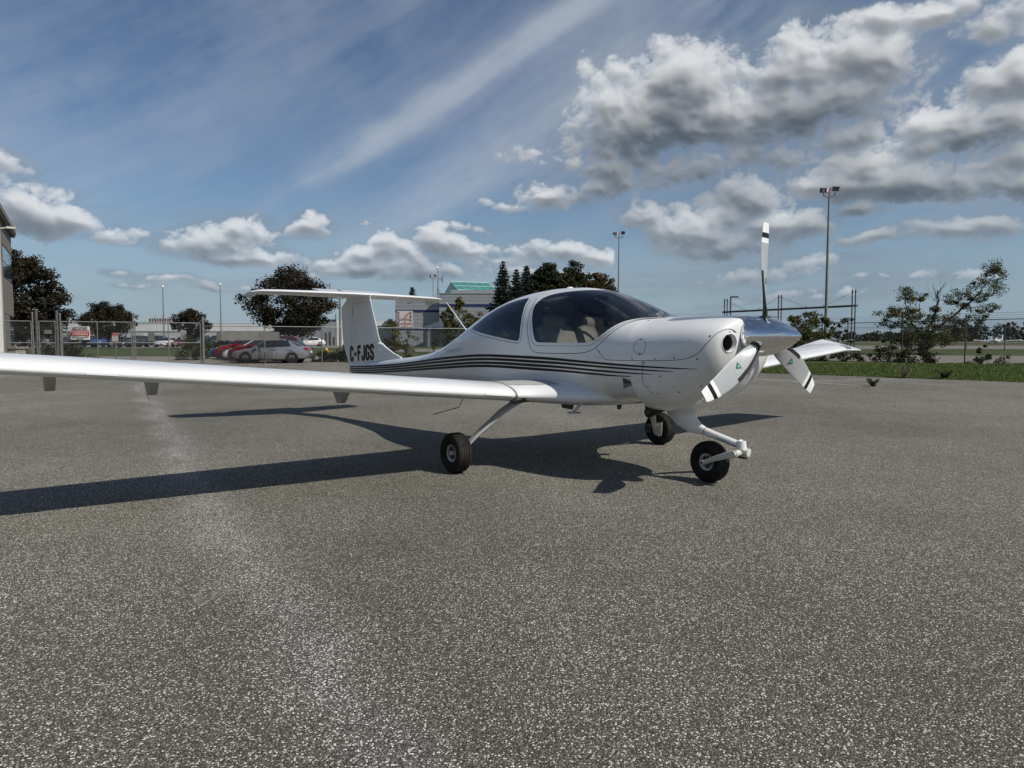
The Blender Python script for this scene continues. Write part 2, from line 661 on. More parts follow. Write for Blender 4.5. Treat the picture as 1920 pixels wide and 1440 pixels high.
# ================================================================== the aircraft
# stations: X, z_top, z_bot, half width, z of max width, exponent upper, exponent lower
FUS=np.array([
[2.135,1.424,1.088,0.172,1.258,2,2],
[2.127,1.428,1.06,0.235,1.25,2,2.1],
[2.1,1.43,0.99,0.32,1.235,2.1,2.2],
[2.05,1.432,0.905,0.395,1.215,2.2,2.3],
[1.95,1.436,0.795,0.45,1.19,2.3,2.4],
[1.8,1.438,0.7,0.49,1.165,2.4,2.5],
[1.6,1.44,0.628,0.52,1.14,2.4,2.6],
[1.4,1.441,0.598,0.54,1.12,2.4,2.6],
[1.300,1.453,.594,.548,1.112,2.38,2.55],
[1.268,1.4605,.662,.551,1.110,2.38,2.5],
[ 1.200,1.478,.660,.556,1.105,2.35,2.5],
[ 1.000,1.558,.645,.568,1.095,2.3,2.5],
[  .800,1.643,.625,.576,1.085,2.25,2.5],
[  .500,1.735,.610,.582,1.075,2.2,2.5],
[  .200,1.775,.598,.582,1.070,2.15,2.5],
[ -.100,1.783,.598,.575,1.068,2.1,2.5],
[ -.400,1.768,.600,.558,1.065,2.1,2.5],
[ -.700,1.732,.606,.530,1.060,2.1,2.45],
[-1.000,1.665,.616,.490,1.050,2.1,2.4],
[-1.400,1.525,.632,.425,1.030,2.1,2.35],
[-1.800,1.345,.648,.355,1.005,2.1,2.3],
[-2.200,1.185,.662,.290,.970,2.1,2.25],
[-2.600,1.085,.672,.235,.930,2.1,2.2],
[-3.000,1.030,.682,.192,.890,2.1,2.2],
[-3.500,.990,.688,.152,.850,2.1,2.2],
[-4.000,.955,.690,.118,.825,2.1,2.2],
[-4.500,.930,.692,.088,.812,2.1,2.2],
[-5.000,.905,.696,.058,.800,2.1,2.2],
[-5.220,.880,.715,.035,.797,2.1,2.2],
])
def _pchip(xs,ys):
    h=np.diff(xs);d=np.diff(ys)/h;m=np.zeros(len(xs))
    for i in range(1,len(xs)-1):
        if d[i-1]*d[i]>0:
            w1=2*h[i]+h[i-1];w2=h[i]+2*h[i-1];m[i]=(w1+w2)/(w1/d[i-1]+w2/d[i])
    m[0]=d[0];m[-1]=d[-1]
    def f(x):
        x=np.clip(x,xs[0],xs[-1]);i=np.clip(np.searchsorted(xs,x)-1,0,len(xs)-2)
        t=(x-xs[i])/h[i]
        return (2*t**3-3*t**2+1)*ys[i]+(t**3-2*t**2+t)*h[i]*m[i]+(-2*t**3+3*t**2)*ys[i+1]+(t**3-t**2)*h[i]*m[i+1]
    return f
_o=FUS[::-1]
FI=[_pchip(_o[:,0],_o[:,k]) for k in range(1,7)]
def fus_at(x): return [f(x) for f in FI]
def fus_y(x,z):
    """half width at height z (0 outside)"""
    zt,zb,w,zm,nu,nl=fus_at(x)
    t=np.where(z>=zm,(z-zm)/(zt-zm),(zm-z)/(zm-zb));n=np.where(z>=zm,nu,nl)
    return w*np.maximum(0,1-np.minimum(1,np.abs(t))**n)**(1/n)


_LX = np.linspace(-5.22, 2.135, 4001)
_LT = [f(_LX).tolist() for f in FI]


def fus_fast(x):
    t = (min(max(x, -5.22), 2.135) + 5.22) / 7.355 * 4000
    i = min(int(t), 3999)
    t -= i
    return [c[i] + (c[i + 1] - c[i]) * t for c in _LT]


def half_fast(x, z):
    zt, zb, w, zm, nu, nl = fus_fast(x)
    t, n = ((z - zm) / (zt - zm), nu) if z >= zm else ((zm - z) / (zm - zb), nl)
    return w * max(0.0, 1 - min(1.0, abs(t)) ** n) ** (1 / n)


def fus_norm(p):
    """outward normal of the hull at a point, from its implicit form"""
    def F(x, y, z):
        zt, zb, w, zm, nu, nl = fus_fast(x)
        t, n = ((z - zm) / (zt - zm), nu) if z >= zm else ((zm - z) / (zm - zb), nl)
        return abs(t) ** n + abs(y / w) ** n
    x, y, z = p
    e = 1.5e-3
    g = Vector((F(x + e, y, z) - F(x - e, y, z), F(x, y + e, z) - F(x, y - e, z), F(x, y, z + e) - F(x, y, z - e)))
    return g.normalized() if g.length > 1e-9 else Vector((0, 0, 1))


def hull_point(x, z, side, off=0.0):
    p = Vector((x, half_fast(x, z) * side, z))
    if off:
        p += fus_norm(p) * off
    return p


def smooth_line(pts, n=8, closed=False):
    """Catmull-Rom through 2-D points"""
    P = [Vector((a, b)) for a, b in pts]
    out = []
    m = len(P)
    rng = range(m) if closed else range(m - 1)
    for i in rng:
        if closed:
            p0, p1, p2, p3 = P[i - 1], P[i], P[(i + 1) % m], P[(i + 2) % m]
        else:
            p0, p1, p2, p3 = P[max(i - 1, 0)], P[i], P[i + 1], P[min(i + 2, m - 1)]
        for k in range(n):
            t = k / n
            out.append(0.5 * ((2 * p1) + (p2 - p0) * t + (2 * p0 - 5 * p1 + 4 * p2 - p3) * t * t + (3 * p1 - p0 - 3 * p2 + p3) * t ** 3))
    if not closed:
        out.append(P[-1])
    return [(p.x, p.y) for p in out]


def in_poly(x, y, poly):
    c = False
    j = len(poly) - 1
    for i in range(len(poly)):
        xi, yi = poly[i]
        xj, yj = poly[j]
        if (yi > y) != (yj > y) and x < (xj - xi) * (y - yi) / (yj - yi) + xi:
            c = not c
        j = i
    return c


def paint_white():
    m = bpy.data.materials.new('white_gelcoat')
    m.use_nodes = True
    T = NT(m.node_tree)
    b = T.n['Principled BSDF']
    tc = T.n.new('ShaderNodeTexCoord')
    P = tc.outputs['Object']
    f = T.noise(P, 1.3, 5, 0.6)
    g = T.smooth(T.noise(T.v('MULTIPLY', P, (1.0, 1.0, 0.35)), 9.0, 6, 0.65), 0.50, 0.85)
    c = T.mix(T.smooth(f, 0.3, 0.7), (0.67, 0.675, 0.67), (0.73, 0.73, 0.725))
    c = T.mix(T.m('MULTIPLY', g, 0.05), c, (0.50, 0.48, 0.44))
    sp = T.voro(P, 5.0)
    c = T.mix(T.m('MULTIPLY', T.smooth(sp, 0.035, 0.02), 0.30), c, (0.25, 0.23, 0.20))
    T.l.new(c, b.inputs['Base Color'])
    T.l.new(T.lin(T.noise(P, 2.0, 3, 0.5), 0.3, 0.7, 0.23, 0.28), b.inputs['Roughness'])
    pset(b, 'Specular IOR Level', 0.5)
    pset(b, 'Coat Weight', 0.6)
    pset(b, 'Coat Roughness', 0.03)
    MATS['white'] = m
    return m


def tinted_glass(name, tint, rough=0.015):
    m = bpy.data.materials.new(name)
    m.use_nodes = True
    T = NT(m.node_tree)
    T.n.remove(T.n['Principled BSDF'])
    out = T.n['Material Output']
    tr = T.n.new('ShaderNodeBsdfTransparent')
    tr.inputs[0].default_value = tint + (1,)
    gl = T.n.new('ShaderNodeBsdfGlossy')
    gl.inputs['Roughness'].default_value = rough
    gl.inputs['Color'].default_value = (0.95, 0.97, 1, 1)
    fr = T.n.new('ShaderNodeFresnel')
    fr.inputs['IOR'].default_value = 1.5
    mx = T.n.new('ShaderNodeMixShader')
    tc = T.n.new('ShaderNodeTexCoord')
    bn = T.n.new('ShaderNodeBump')
    bn.inputs['Strength'].default_value = 0.04
    T.l.new(T.noise(tc.outputs['Object'], 3.0, 2, 0.5), bn.inputs['Height'])
    T.l.new(bn.outputs[0], gl.inputs['Normal'])
    T.l.new(fr.outputs[0], mx.inputs[0])
    T.l.new(tr.outputs[0], mx.inputs[1])
    T.l.new(gl.outputs[0], mx.inputs[2])
    T.l.new(mx.outputs[0], out.inputs[0])
    MATS[name] = m
    return m


WHITE = paint_white()
GLASS = tinted_glass('canopy_tint', (0.42, 0.43, 0.43))
GLASS_R = tinted_glass('rear_tint', (0.20, 0.21, 0.23))
BLACK = mat('black_vinyl', (0.006, 0.006, 0.007), 0.45, spec=0.25, var=0.2)
SEAM = mat('panel_gap', (0.03, 0.03, 0.03), 0.7)
RUBBER = mat('tyre_rubber', (0.0085, 0.0085, 0.009), 0.75, spec=0.22, tint=(.022, .021, .019), var=0.5, scale=8, bump=0.2, bscale=90)
CHROME = mat('polished_alloy', (0.86, 0.86, 0.87), 0.035, metal=1.0, var=0.02)
ALLOY = mat('cast_alloy', (0.34, 0.33, 0.32), 0.45, metal=0.7, var=0.2, scale=20)
STEEL = mat('painted_strut', (0.42, 0.42, 0.41), 0.38, var=0.08)
BLADE = mat('blade_paint', (0.37, 0.38, 0.385), 0.30, coat=0.2, var=0.06)
BLADEW = mat('blade_white', (0.80, 0.80, 0.78), 0.35)
RUBBERBOOT = mat('deice_boot', (0.015, 0.015, 0.016), 0.45)
GREEN = mat('green_decal', (0.01, 0.16, 0.09), 0.4)
DARK = mat('inside_dark', (0.015, 0.015, 0.016), 0.8)
LEATHER = mat('seat_leather', (0.60, 0.56, 0.49), 0.5, var=0.12, scale=9, bump=0.15, bscale=40)
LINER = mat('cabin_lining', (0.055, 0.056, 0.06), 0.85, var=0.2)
WALK = mat('wing_walk', (0.36, 0.36, 0.34), 0.9, var=0.15, bump=0.6, bscale=300)
GREYTEXT = mat('grey_lettering', (0.40, 0.41, 0.42), 0.4)
OLIVE = mat('antenna_cover', (0.10, 0.09, 0.065), 0.6)
BURNT = mat('exhaust_steel', (0.05, 0.043, 0.038), 0.55, metal=0.6, var=0.4, scale=14)
EDGE = mat('erosion_tape', (0.60, 0.61, 0.62), 0.25, coat=0.5)

TX, TY, PSI = 0.624, 7.374, -0.8936
plane = thing('light_aircraft', 'white single-engine low-wing aircraft with a T-tail parked on the asphalt apron', 'aircraft', (TX, TY, 0), PSI)

# ---- hull with window openings -------------------------------------------------
NSEC = 112
XS = np.concatenate([[2.135, 2.131, 2.127, 2.12, 2.11, 2.1, 2.085, 2.07, 2.05, 2.03, 2.0, 1.97], np.arange(1.94, 1.32, -0.03), [1.31, 1.30, 1.29, 1.28, 1.27, 1.26], np.arange(1.24, -2.2, -0.03), np.arange(-2.2, -5.2, -0.06), [-5.22]])


def hull_ring(x, inset=0.0):
    zt, zb, w, zm, nu, nl = fus_fast(x)
    r = []
    for k in range(NSEC):
        t = 2 * math.pi * (k + 0.5) / NSEC
        c, s = math.cos(t), math.sin(t)
        n = nu if c >= 0 else nl
        r.append((x, (w - inset) * math.copysign(abs(s) ** (2 / n), s), zm + ((zt - zm) if c >= 0 else (zm - zb)) * (1 - inset / 0.5) * math.copysign(abs(c) ** (2 / n), c)))
    return r


WIN_F = smooth_line([(-0.012, 1.38), (0.055, 1.262), (0.10, 1.222), (0.17, 1.213), (0.48, 1.209), (0.78, 1.210), (0.87, 1.224), (0.945, 1.269), (1.036, 1.342), (1.12, 1.398), (1.22, 1.428), (1.34, 1.437), (1.40, 1.4385)], 6)
WIN_F += [(1.405, 2.0), (0.50, 2.0)]
WIN_F += smooth_line([(0.50, 1.7315), (0.35, 1.731), (0.13, 1.7195), (0.0, 1.700), (-0.085, 1.665), (-0.118, 1.60), (-0.104, 1.548), (-0.06, 1.46), (-0.012, 1.38)], 6)[:-1]
WIN_R = smooth_line([(-1.32, 1.383), (-1.22, 1.44), (-1.03, 1.545), (-0.80, 1.628), (-0.56, 1.672), (-0.385, 1.687), (-0.335, 1.672), (-0.30, 1.60), (-0.263, 1.53), (-0.213, 1.393), (-0.187, 1.27), (-0.205, 1.238), (-0.25, 1.232), (-0.55, 1.266), (-0.97, 1.318), (-1.22, 1.357)], 5, True)


def cut_segments(bm, segs, ia, ib):
    """cut the faces of bm along short segments given in the plane of axes ia, ib (0=x 1=y 2=z)"""
    allp = np.array([p for sg in segs for p in sg])
    lo, hi = allp.min(0) - .08, allp.max(0) + .08
    mid = (np.array([sg[0] for sg in segs]) + np.array([sg[1] for sg in segs])) / 2
    cand = set()
    for f in bm.faces:
        c = f.calc_center_median()
        if lo[0] <= c[ia] <= hi[0] and lo[1] <= c[ib] <= hi[1]:
            if np.min(np.abs(mid[:, 0] - c[ia]) + np.abs(mid[:, 1] - c[ib])) < .09:
                cand.add(f)
    for (p0, p1) in segs:
        dx, dz = p1[0] - p0[0], p1[1] - p0[1]
        if math.hypot(dx, dz) < 1e-6:
            continue
        x0, x1 = min(p0[0], p1[0]) - .003, max(p0[0], p1[0]) + .003
        z0, z1 = min(p0[1], p1[1]) - .003, max(p0[1], p1[1]) + .003
        fs = []
        for f in cand:
            if not f.is_valid:
                continue
            xs = [v.co[ia] for v in f.verts]
            if max(xs) < x0 or min(xs) > x1:
                continue
            zs = [v.co[ib] for v in f.verts]
            if max(zs) < z0 or min(zs) > z1:
                continue
            fs.append(f)
        if not fs:
            continue
        geom = list({e for f in fs for e in f.edges}) + list({v for f in fs for v in f.verts}) + fs
        co, no = [0, 0, 0], [0, 0, 0]
        co[ia], co[ib] = p0
        no[ia], no[ib] = dz, -dx
        r = bmesh.ops.bisect_plane(bm, geom=geom, dist=1e-5, plane_co=co, plane_no=Vector(no).normalized())
        cand = {f for f in cand if f.is_valid} | {g for g in r['geom'] if isinstance(g, bmesh.types.BMFace)}


def cut_outline(bm, poly):
    n = len(poly)
    cut_segments(bm, [(poly[i], poly[(i + 1) % n]) for i in range(n) if min(poly[i][1], poly[(i + 1) % n][1]) < 1.85 and max(poly[i][1], poly[(i + 1) % n][1]) < 1.85
                      or abs(poly[i][0] - poly[(i + 1) % n][0]) < .02], 0, 2)


def hull_mesh(name, bm, keep, material, parent, label=None):
    b2 = bm.copy()
    dead = [f for f in b2.faces if not keep(f.calc_center_median())]
    bmesh.ops.delete(b2, geom=dead, context='FACES')
    me = bpy.data.meshes.new(name)
    b2.to_mesh(me)
    b2.free()
    me.materials.append(material)
    me.polygons.foreach_set('use_smooth', [True] * len(me.polygons))
    me.normals_split_custom_set_from_vertices([tuple(fus_norm(v.co)) for v in me.vertices])
    o = bpy.data.objects.new(name, me)
    COL.objects.link(o)
    o.parent = parent
    if label:
        o['label'] = label
    return o


INLETS = [(-1, (2.085, -0.278, 1.207)), (1, (2.085, 0.278, 1.207))]
_mb = MB()
_mb.grid([hull_ring(float(x)) for x in XS], closed=True, flip=False)
_mb.add([], [])
hull_bm = bmesh.new()
_me = _mb.mesh('hull', WHITE)
hull_bm.from_mesh(_me)
bpy.data.meshes.remove(_me)
bmesh.ops.recalc_face_normals(hull_bm, faces=hull_bm.faces)
cut_outline(hull_bm, WIN_F)
cut_outline(hull_bm, WIN_R)
isF = lambda c: in_poly(c.x, c.z, WIN_F)
isR = lambda c: in_poly(c.x, c.z, WIN_R)


def in_inlet(c):
    """air intakes left and right of the spinner"""
    if c.x < 1.98:
        return False
    a = (abs(c.y) - 0.280) / 0.066
    b = (c.z - 1.207) / 0.076
    return a * a + b * b < 1.0


# cut the two intake openings
for sgn in (-1, 1):
    ring_ = [(sgn * (0.280 + 0.066 * math.cos(2 * math.pi * k / 28)), 1.207 + 0.076 * math.sin(2 * math.pi * k / 28)) for k in range(28)]
    front = [(ring_[k], ring_[(k + 1) % 28]) for k in range(28)]
    cut_segments(hull_bm, front, 1, 2)

fuselage = hull_mesh('fuselage', hull_bm, lambda c: not isF(c) and not isR(c) and not in_inlet(c), WHITE, plane)
canopy = hull_mesh('canopy_glass', hull_bm, isF, GLASS, plane, 'tinted wraparound canopy glass')
for sgn in (1, -1):
    hull_mesh('rear_window', hull_bm, lambda c: isR(c) and c.y * sgn < 0, GLASS_R, plane, 'dark tinted rear side window')
# inner lining of the cabin
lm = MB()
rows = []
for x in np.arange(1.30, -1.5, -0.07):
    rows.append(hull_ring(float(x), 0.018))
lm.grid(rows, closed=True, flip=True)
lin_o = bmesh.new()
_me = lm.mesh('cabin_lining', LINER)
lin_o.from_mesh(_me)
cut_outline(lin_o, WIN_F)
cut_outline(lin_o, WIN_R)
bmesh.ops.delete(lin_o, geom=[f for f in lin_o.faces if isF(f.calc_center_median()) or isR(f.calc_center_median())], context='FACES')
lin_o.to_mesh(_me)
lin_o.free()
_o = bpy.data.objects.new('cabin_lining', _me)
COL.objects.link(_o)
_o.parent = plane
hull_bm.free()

# spinner ring gap: dark disc behind the spinner
MB().lathe([(0.0, 2.128), (0.170, 2.128)], 40, 'X', (0, 0, 1.258)).build('nose_bulkhead', DARK, plane)


# ---- lines, stripes and seams laid on the hull ---------------------------------
def ribbon(name, line, side, width, material, parent, off=0.0012, dens=None):
    pts = dens or smooth_line(line, 8)
    mb = MB()
    ra, rb = [], []
    for i, (x, z) in enumerate(pts):
        x0, z0 = pts[max(i - 1, 0)]
        x1, z1 = pts[min(i + 1, len(pts) - 1)]
        d = Vector((x1 - x0, z1 - z0))
        if d.length < 1e-9:
            d = Vector((1, 0))
        d.normalize()
        n = Vector((-d.y, d.x)) * width / 2
        ra.append(tuple(hull_point(min(x + n.x, 2.134), z + n.y, side, off)))
        rb.append(tuple(hull_point(min(x - n.x, 2.134), z - n.y, side, off)))
    mb.grid([ra, rb], flip=side > 0)
    return mb.build(name, material, parent, smooth=True)


STRIPES = [
    [(-5.15, .836), (-4.74, .848), (-4.07, .878), (-3.23, .930), (-2.15, 1.018), (-1.32, 1.068), (-.875, 1.084), (-.39, 1.083), (.25, 1.071), (.85, 1.042), (1.396, 1.017), (1.92, .999)],
    [(-5.15, .803), (-4.74, .815), (-4.07, .848), (-3.23, .898), (-2.14, .979), (-.875, 1.044), (.25, 1.033), (.85, 1.010), (1.393, .987), (1.73, .975)],
    [(-5.15, .772), (-4.74, .784), (-4.07, .816), (-3.23, .865), (-2.14, .938), (-.877, 1.004), (.25, .996), (.85, .972), (1.166, .958), (1.525, .946)],
    [(-5.12, .742), (-4.76, .752), (-4.07, .785), (-3.22, .834), (-2.15, .903), (-.88, .968), (.245, .960), (.84, .938), (1.08, .926), (1.314, .920)],
]
for side in (-1, 1):
    for line in STRIPES:
        pts = smooth_line(line, 14)
        mb = MB()
        nrow = 4
        rows = [[] for _ in range(nrow)]
        xe = line[-1][0]
        for (x, z) in pts:
            h = 0.028 if x < 0.0 else 0.028 * max(0.10, min(1.0, max(0.0, xe - x) / xe) ** 0.45)
            if x < -2:
                h = 0.028 - (-2 - x) / 3.2 * 0.006
            for k in range(nrow):
                rows[k].append(tuple(hull_point(x, z - h * k / (nrow - 1), side, 0.0012)))
        mb.grid(rows, flip=side > 0)
        mb.build('pinstripe', BLACK, plane, smooth=True)

DOOR = [(-0.184, 1.677), (-0.163, 1.609), (-0.113, 1.447), (-0.061, 1.305), (0.005, 1.18), (0.05, 1.135), (0.12, 1.113), (0.25, 1.108), (0.49, 1.107), (0.747, 1.116), (0.867, 1.143), (0.947, 1.188), (1.061, 1.292), (1.145, 1.365), (1.225, 1.408), (1.332, 1.426), (1.39, 1.431)]
DOOR2 = [(-0.140, 1.61), (-0.075, 1.447), (-0.03, 1.335), (0.03, 1.225), (0.075, 1.193), (0.14, 1.182), (0.48, 1.179), (0.79, 1.182), (0.88, 1.200), (0.962, 1.248), (1.052, 1.322), (1.132, 1.382), (1.225, 1.419), (1.35, 1.4315)]
RSEAM = [(-1.335, 1.37), (-1.22, 1.335), (-0.96, 1.29), (-0.542, 1.240), (-0.25, 1.208), (-0.19, 1.213), (-0.160, 1.25), (-0.175, 1.363), (-0.215, 1.48), (-0.255, 1.60), (-0.285, 1.67)]
COWL = [(0.925, 1.156), (1.035, 1.058), (1.20, 1.056), (1.44, 1.058), (1.62, 1.062), (1.77, 1.070), (1.863, 1.088), (1.938, 1.126), (2.0, 1.20), (2.05, 1.272), (2.075, 1.30), (2.098, 1.318), (2.118, 1.312), (2.128, 1.29)]
VERT = [(1.44, 1.058), (1.431, .958), (1.421, .874), (1.446, .814), (1.498, .773)]
for side in (-1, 1):
    ribbon('door_seam', DOOR, side, 0.006, SEAM, fuselage)
    ribbon('door_seam', DOOR2, side, 0.0035, SEAM, fuselage)
    ribbon('window_seam', RSEAM, side, 0.005, SEAM, fuselage)
    ribbon('cowl_seam', COWL[:2] + COWL[1:3], side, 0.004, SEAM, fuselage, dens=[COWL[0], (0.98, 1.107), COWL[1]])
    ribbon('cowl_seam', COWL[1:], side, 0.0045, SEAM, fuselage)
    ribbon('cowl_seam', VERT, side, 0.004, SEAM, fuselage)
    ribbon('oil_door_seam', None, side, 0.003, SEAM, fuselage,
           dens=[(1.405 + 0.061 * math.cos(t), 1.176 + 0.068 * math.sin(t)) for t in np.linspace(0, 2 * math.pi, 33)])
    ribbon('spine_seam', [(-1.50, 1.43), (-1.53, 1.36), (-1.40, 1.315), (-1.30, 1.31)], side, 0.004, EDGE, fuselage)
    # fasteners
    for (x, z) in [(0.965, 1.128), (1.33, 1.072), (1.56, 1.076), (1.74, 1.086), (1.452, 1.04), (1.40, 1.236), (1.41, 1.118), (1.46, 0.84), (2.02, 1.262), (2.112, 1.292), (1.93, 1.08), (1.60, .93), (1.53, .78), (1.72, .80), (1.32, 1.405), (1.90, .86)]:
        p = hull_point(x, z, side)
        n = fus_norm(p)
        q = n.to_track_quat('Z', 'Y').to_matrix()
        vs = [p + q @ Vector((0.0078 * math.cos(t), 0.0078 * math.sin(t), 0.002)) for t in np.linspace(0, 2 * math.pi, 9)[:-1]]
        MB().add(vs, [tuple(range(8))]).build('fastener', mat('fastener_grey', (.10, .10, .10), .5, metal=.5), fuselage)
    # flush air scoop in the side
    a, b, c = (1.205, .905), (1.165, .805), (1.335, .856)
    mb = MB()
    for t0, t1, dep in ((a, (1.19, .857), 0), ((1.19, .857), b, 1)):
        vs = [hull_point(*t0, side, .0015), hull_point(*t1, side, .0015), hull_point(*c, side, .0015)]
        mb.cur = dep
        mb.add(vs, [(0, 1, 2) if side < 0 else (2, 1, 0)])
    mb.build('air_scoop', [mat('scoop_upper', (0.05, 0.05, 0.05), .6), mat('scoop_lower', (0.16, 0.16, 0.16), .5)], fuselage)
    # intake lip and duct
    rim, inner, deep = [], [], []
    N = 32
    lip = MB()
    ringrows = [[] for _ in range(6)]
    for k in range(N):
        t = 2 * math.pi * k / N
        yy, zz = side * (0.280 + 0.066 * math.cos(t)), 1.207 + 0.076 * math.sin(t)
        # x on the hull at this y,z
        xs = np.linspace(1.95, 2.134, 80)
        hy = fus_y(xs, zz)
        ok = xs[np.abs(yy) <= hy]
        x0 = float(ok[-1]) if len(ok) else 2.05
        for j, (sc, dx) in enumerate(((1.12, -0.006), (1.05, 0.004), (0.98, 0.006), (0.92, -0.002), (0.86, -0.03), (0.80, -0.16))):
            ringrows[j].append((x0 + dx - (0.05 if j > 4 else 0), side * (0.280 + 0.066 * sc * math.cos(t)), 1.207 + 0.076 * sc * math.sin(t)))
    lip.cur = 0
    lip.grid(ringrows[:5], closed=True, flip=side < 0)
    lip.cur = 1
    lip.grid(ringrows[4:], closed=True, flip=side < 0)
    lip.add(ringrows[5], [tuple(range(N))])
    lip.build('air_intake', [WHITE, DARK], fuselage, smooth=True, angle=60)

# model name, faint, behind the rear window
for side in (-1, 1):
    vs, fs = text_mesh('DIAMONDSTAR XL', 0.055, 0.001, 'CENTER', 0.9, 1.15)
    mb = MB()
    mb.add([hull_point(-1.66 - side * x, 1.116 + y + (-side * x) * 0.06, side, .0012) for x, y in vs], fs)
    mb.build('model_lettering', GREYTEXT, fuselage)

# ---- cowl outlet below the engine
MB().bbox((1.22, -.24, .612), (1.268, .24, .672)).build('cowl_outlet', DARK, plane)
sl = MB()
for sg in (-1, 1):
    pts = [(-.06, .955), (-.155, .930), (-.165, .905), (-.06, .915)]
    q = []
    for yy, zz in pts:
        xs_ = np.linspace(1.7, 2.13, 200)
        ok = xs_[np.abs(yy) <= fus_y(xs_, zz)]
        q.append((float(ok[-1]) + .002, sg * yy, zz))
    MB().add(q, [(0, 1, 2, 3)]).build('cooling_slot', DARK, plane)
# belly fairing between the wings
mb = MB()
rows = []
for x, w, zb in ((1.0, .20, .640), (.8, .36, .612), (.5, .46, .590), (.1, .50, .580), (-.4, .50, .585), (-.9, .42, .602), (-1.4, .25, .632)):
    rows.append([(x, -w * math.copysign(abs(math.cos(t)) ** .6, math.cos(t)), zb + .12 * (1 - abs(math.sin(t)) ** .5)) for t in np.linspace(0, math.pi, 17)])
mb.grid(rows, flip=True)
mb.build('belly_fairing', WHITE, plane, smooth=True)


# ---- wings ----------------------------------------------------------------------
def airfoil(n=22, t=.137, m=.035, p=.42):
    """closed loop TE-upper-LE-lower, chord from x=0 (LE) to 1"""
    up, lo = [], []
    for i in range(n + 1):
        x = .5 * (1 - math.cos(math.pi * i / n))
        yt = 5 * t * (.2969 * math.sqrt(x) - .126 * x - .3516 * x * x + .2843 * x ** 3 - .1036 * x ** 4)
        yc = m / p ** 2 * (2 * p * x - x * x) if x < p else m / (1 - p) ** 2 * (1 - 2 * p + 2 * p * x - x * x)
        up.append((x, yc + yt))
        lo.append((x, yc - yt))
    return up[::-1] + lo[1:]


FOIL = airfoil()
# y, x of leading edge, z of leading edge, chord, thickness factor, nose-up degrees
WING = [(0.30, 0.96, .700, 2.02, 0.90, 2.0), (0.50, 0.86, .702, 1.86, .92, 2.0), (0.60, 0.745, .703, 1.70, .95, 2.0), (0.70, 0.62, .705, 1.56, .98, 2.0), (0.80, 0.515, .708, 1.44, 1.0, 2.0), (0.92, 0.435, .714, 1.345, 1.0, 2.0), (1.05, 0.400, .722, 1.29, 1.0, 2.0),
        (1.08, 0.398, .7246, 1.285, 1.0, 2.0), (2.0, .378, .805, 1.205, 1.0, 1.7), (3.0, .357, .8925, 1.115, 1.0, 1.3), (4.0, .335, .980, 1.025, 1.0, .9), (5.0, .313, 1.0675, .93, 1.0, .5), (5.45, .30, 1.107, .885, 1.0, .3)]


def wing_section(y, xl, zl, ch, tf, tw, side):
    a = R(tw)
    out = []
    for u, h in FOIL:
        dx, dz = -u * ch, h * ch * tf
        out.append((xl + dx * math.cos(a) + dz * math.sin(a), side * y, zl + dz * math.cos(a) + dx * math.sin(a)))
    return out


def loft(secs, side, capends=(False, False)):
    mb = MB()
    mb.grid(secs, closed=True, flip=side > 0)
    n = len(secs[0])
    if capends[0]:
        mb.add(secs[0], [tuple(range(n))])
    if capends[1]:
        mb.add(secs[-1], [tuple(range(n))])
    return mb


def wing_surface(y, u, upper=True, lift=0.0):
    """point on the wing skin at span y and chord fraction u (side = +1)"""
    W = WING
    k = max(i for i in range(len(W) - 1) if W[i][0] <= y or i == 0)
    a, b = W[k], W[k + 1]
    t = (y - a[0]) / (b[0] - a[0])
    q = [p + (r - p) * t for p, r in zip(a, b)]
    m_, p_, th = .035, .42, .137
    yt = 5 * th * (.2969 * math.sqrt(u) - .126 * u - .3516 * u * u + .2843 * u ** 3 - .1036 * u ** 4)
    yc = m_ / p_ ** 2 * (2 * p_ * u - u * u) if u < p_ else m_ / (1 - p_) ** 2 * (1 - 2 * p_ + 2 * p_ * u - u * u)
    h = yc + yt if upper else yc - yt
    an = R(q[5])
    dx, dz = -u * q[3], h * q[3] * q[4] + (lift if upper else -lift)
    return (q[1] + dx * math.cos(an) + dz * math.sin(an), y, q[2] + dz * math.cos(an) + dx * math.sin(an))


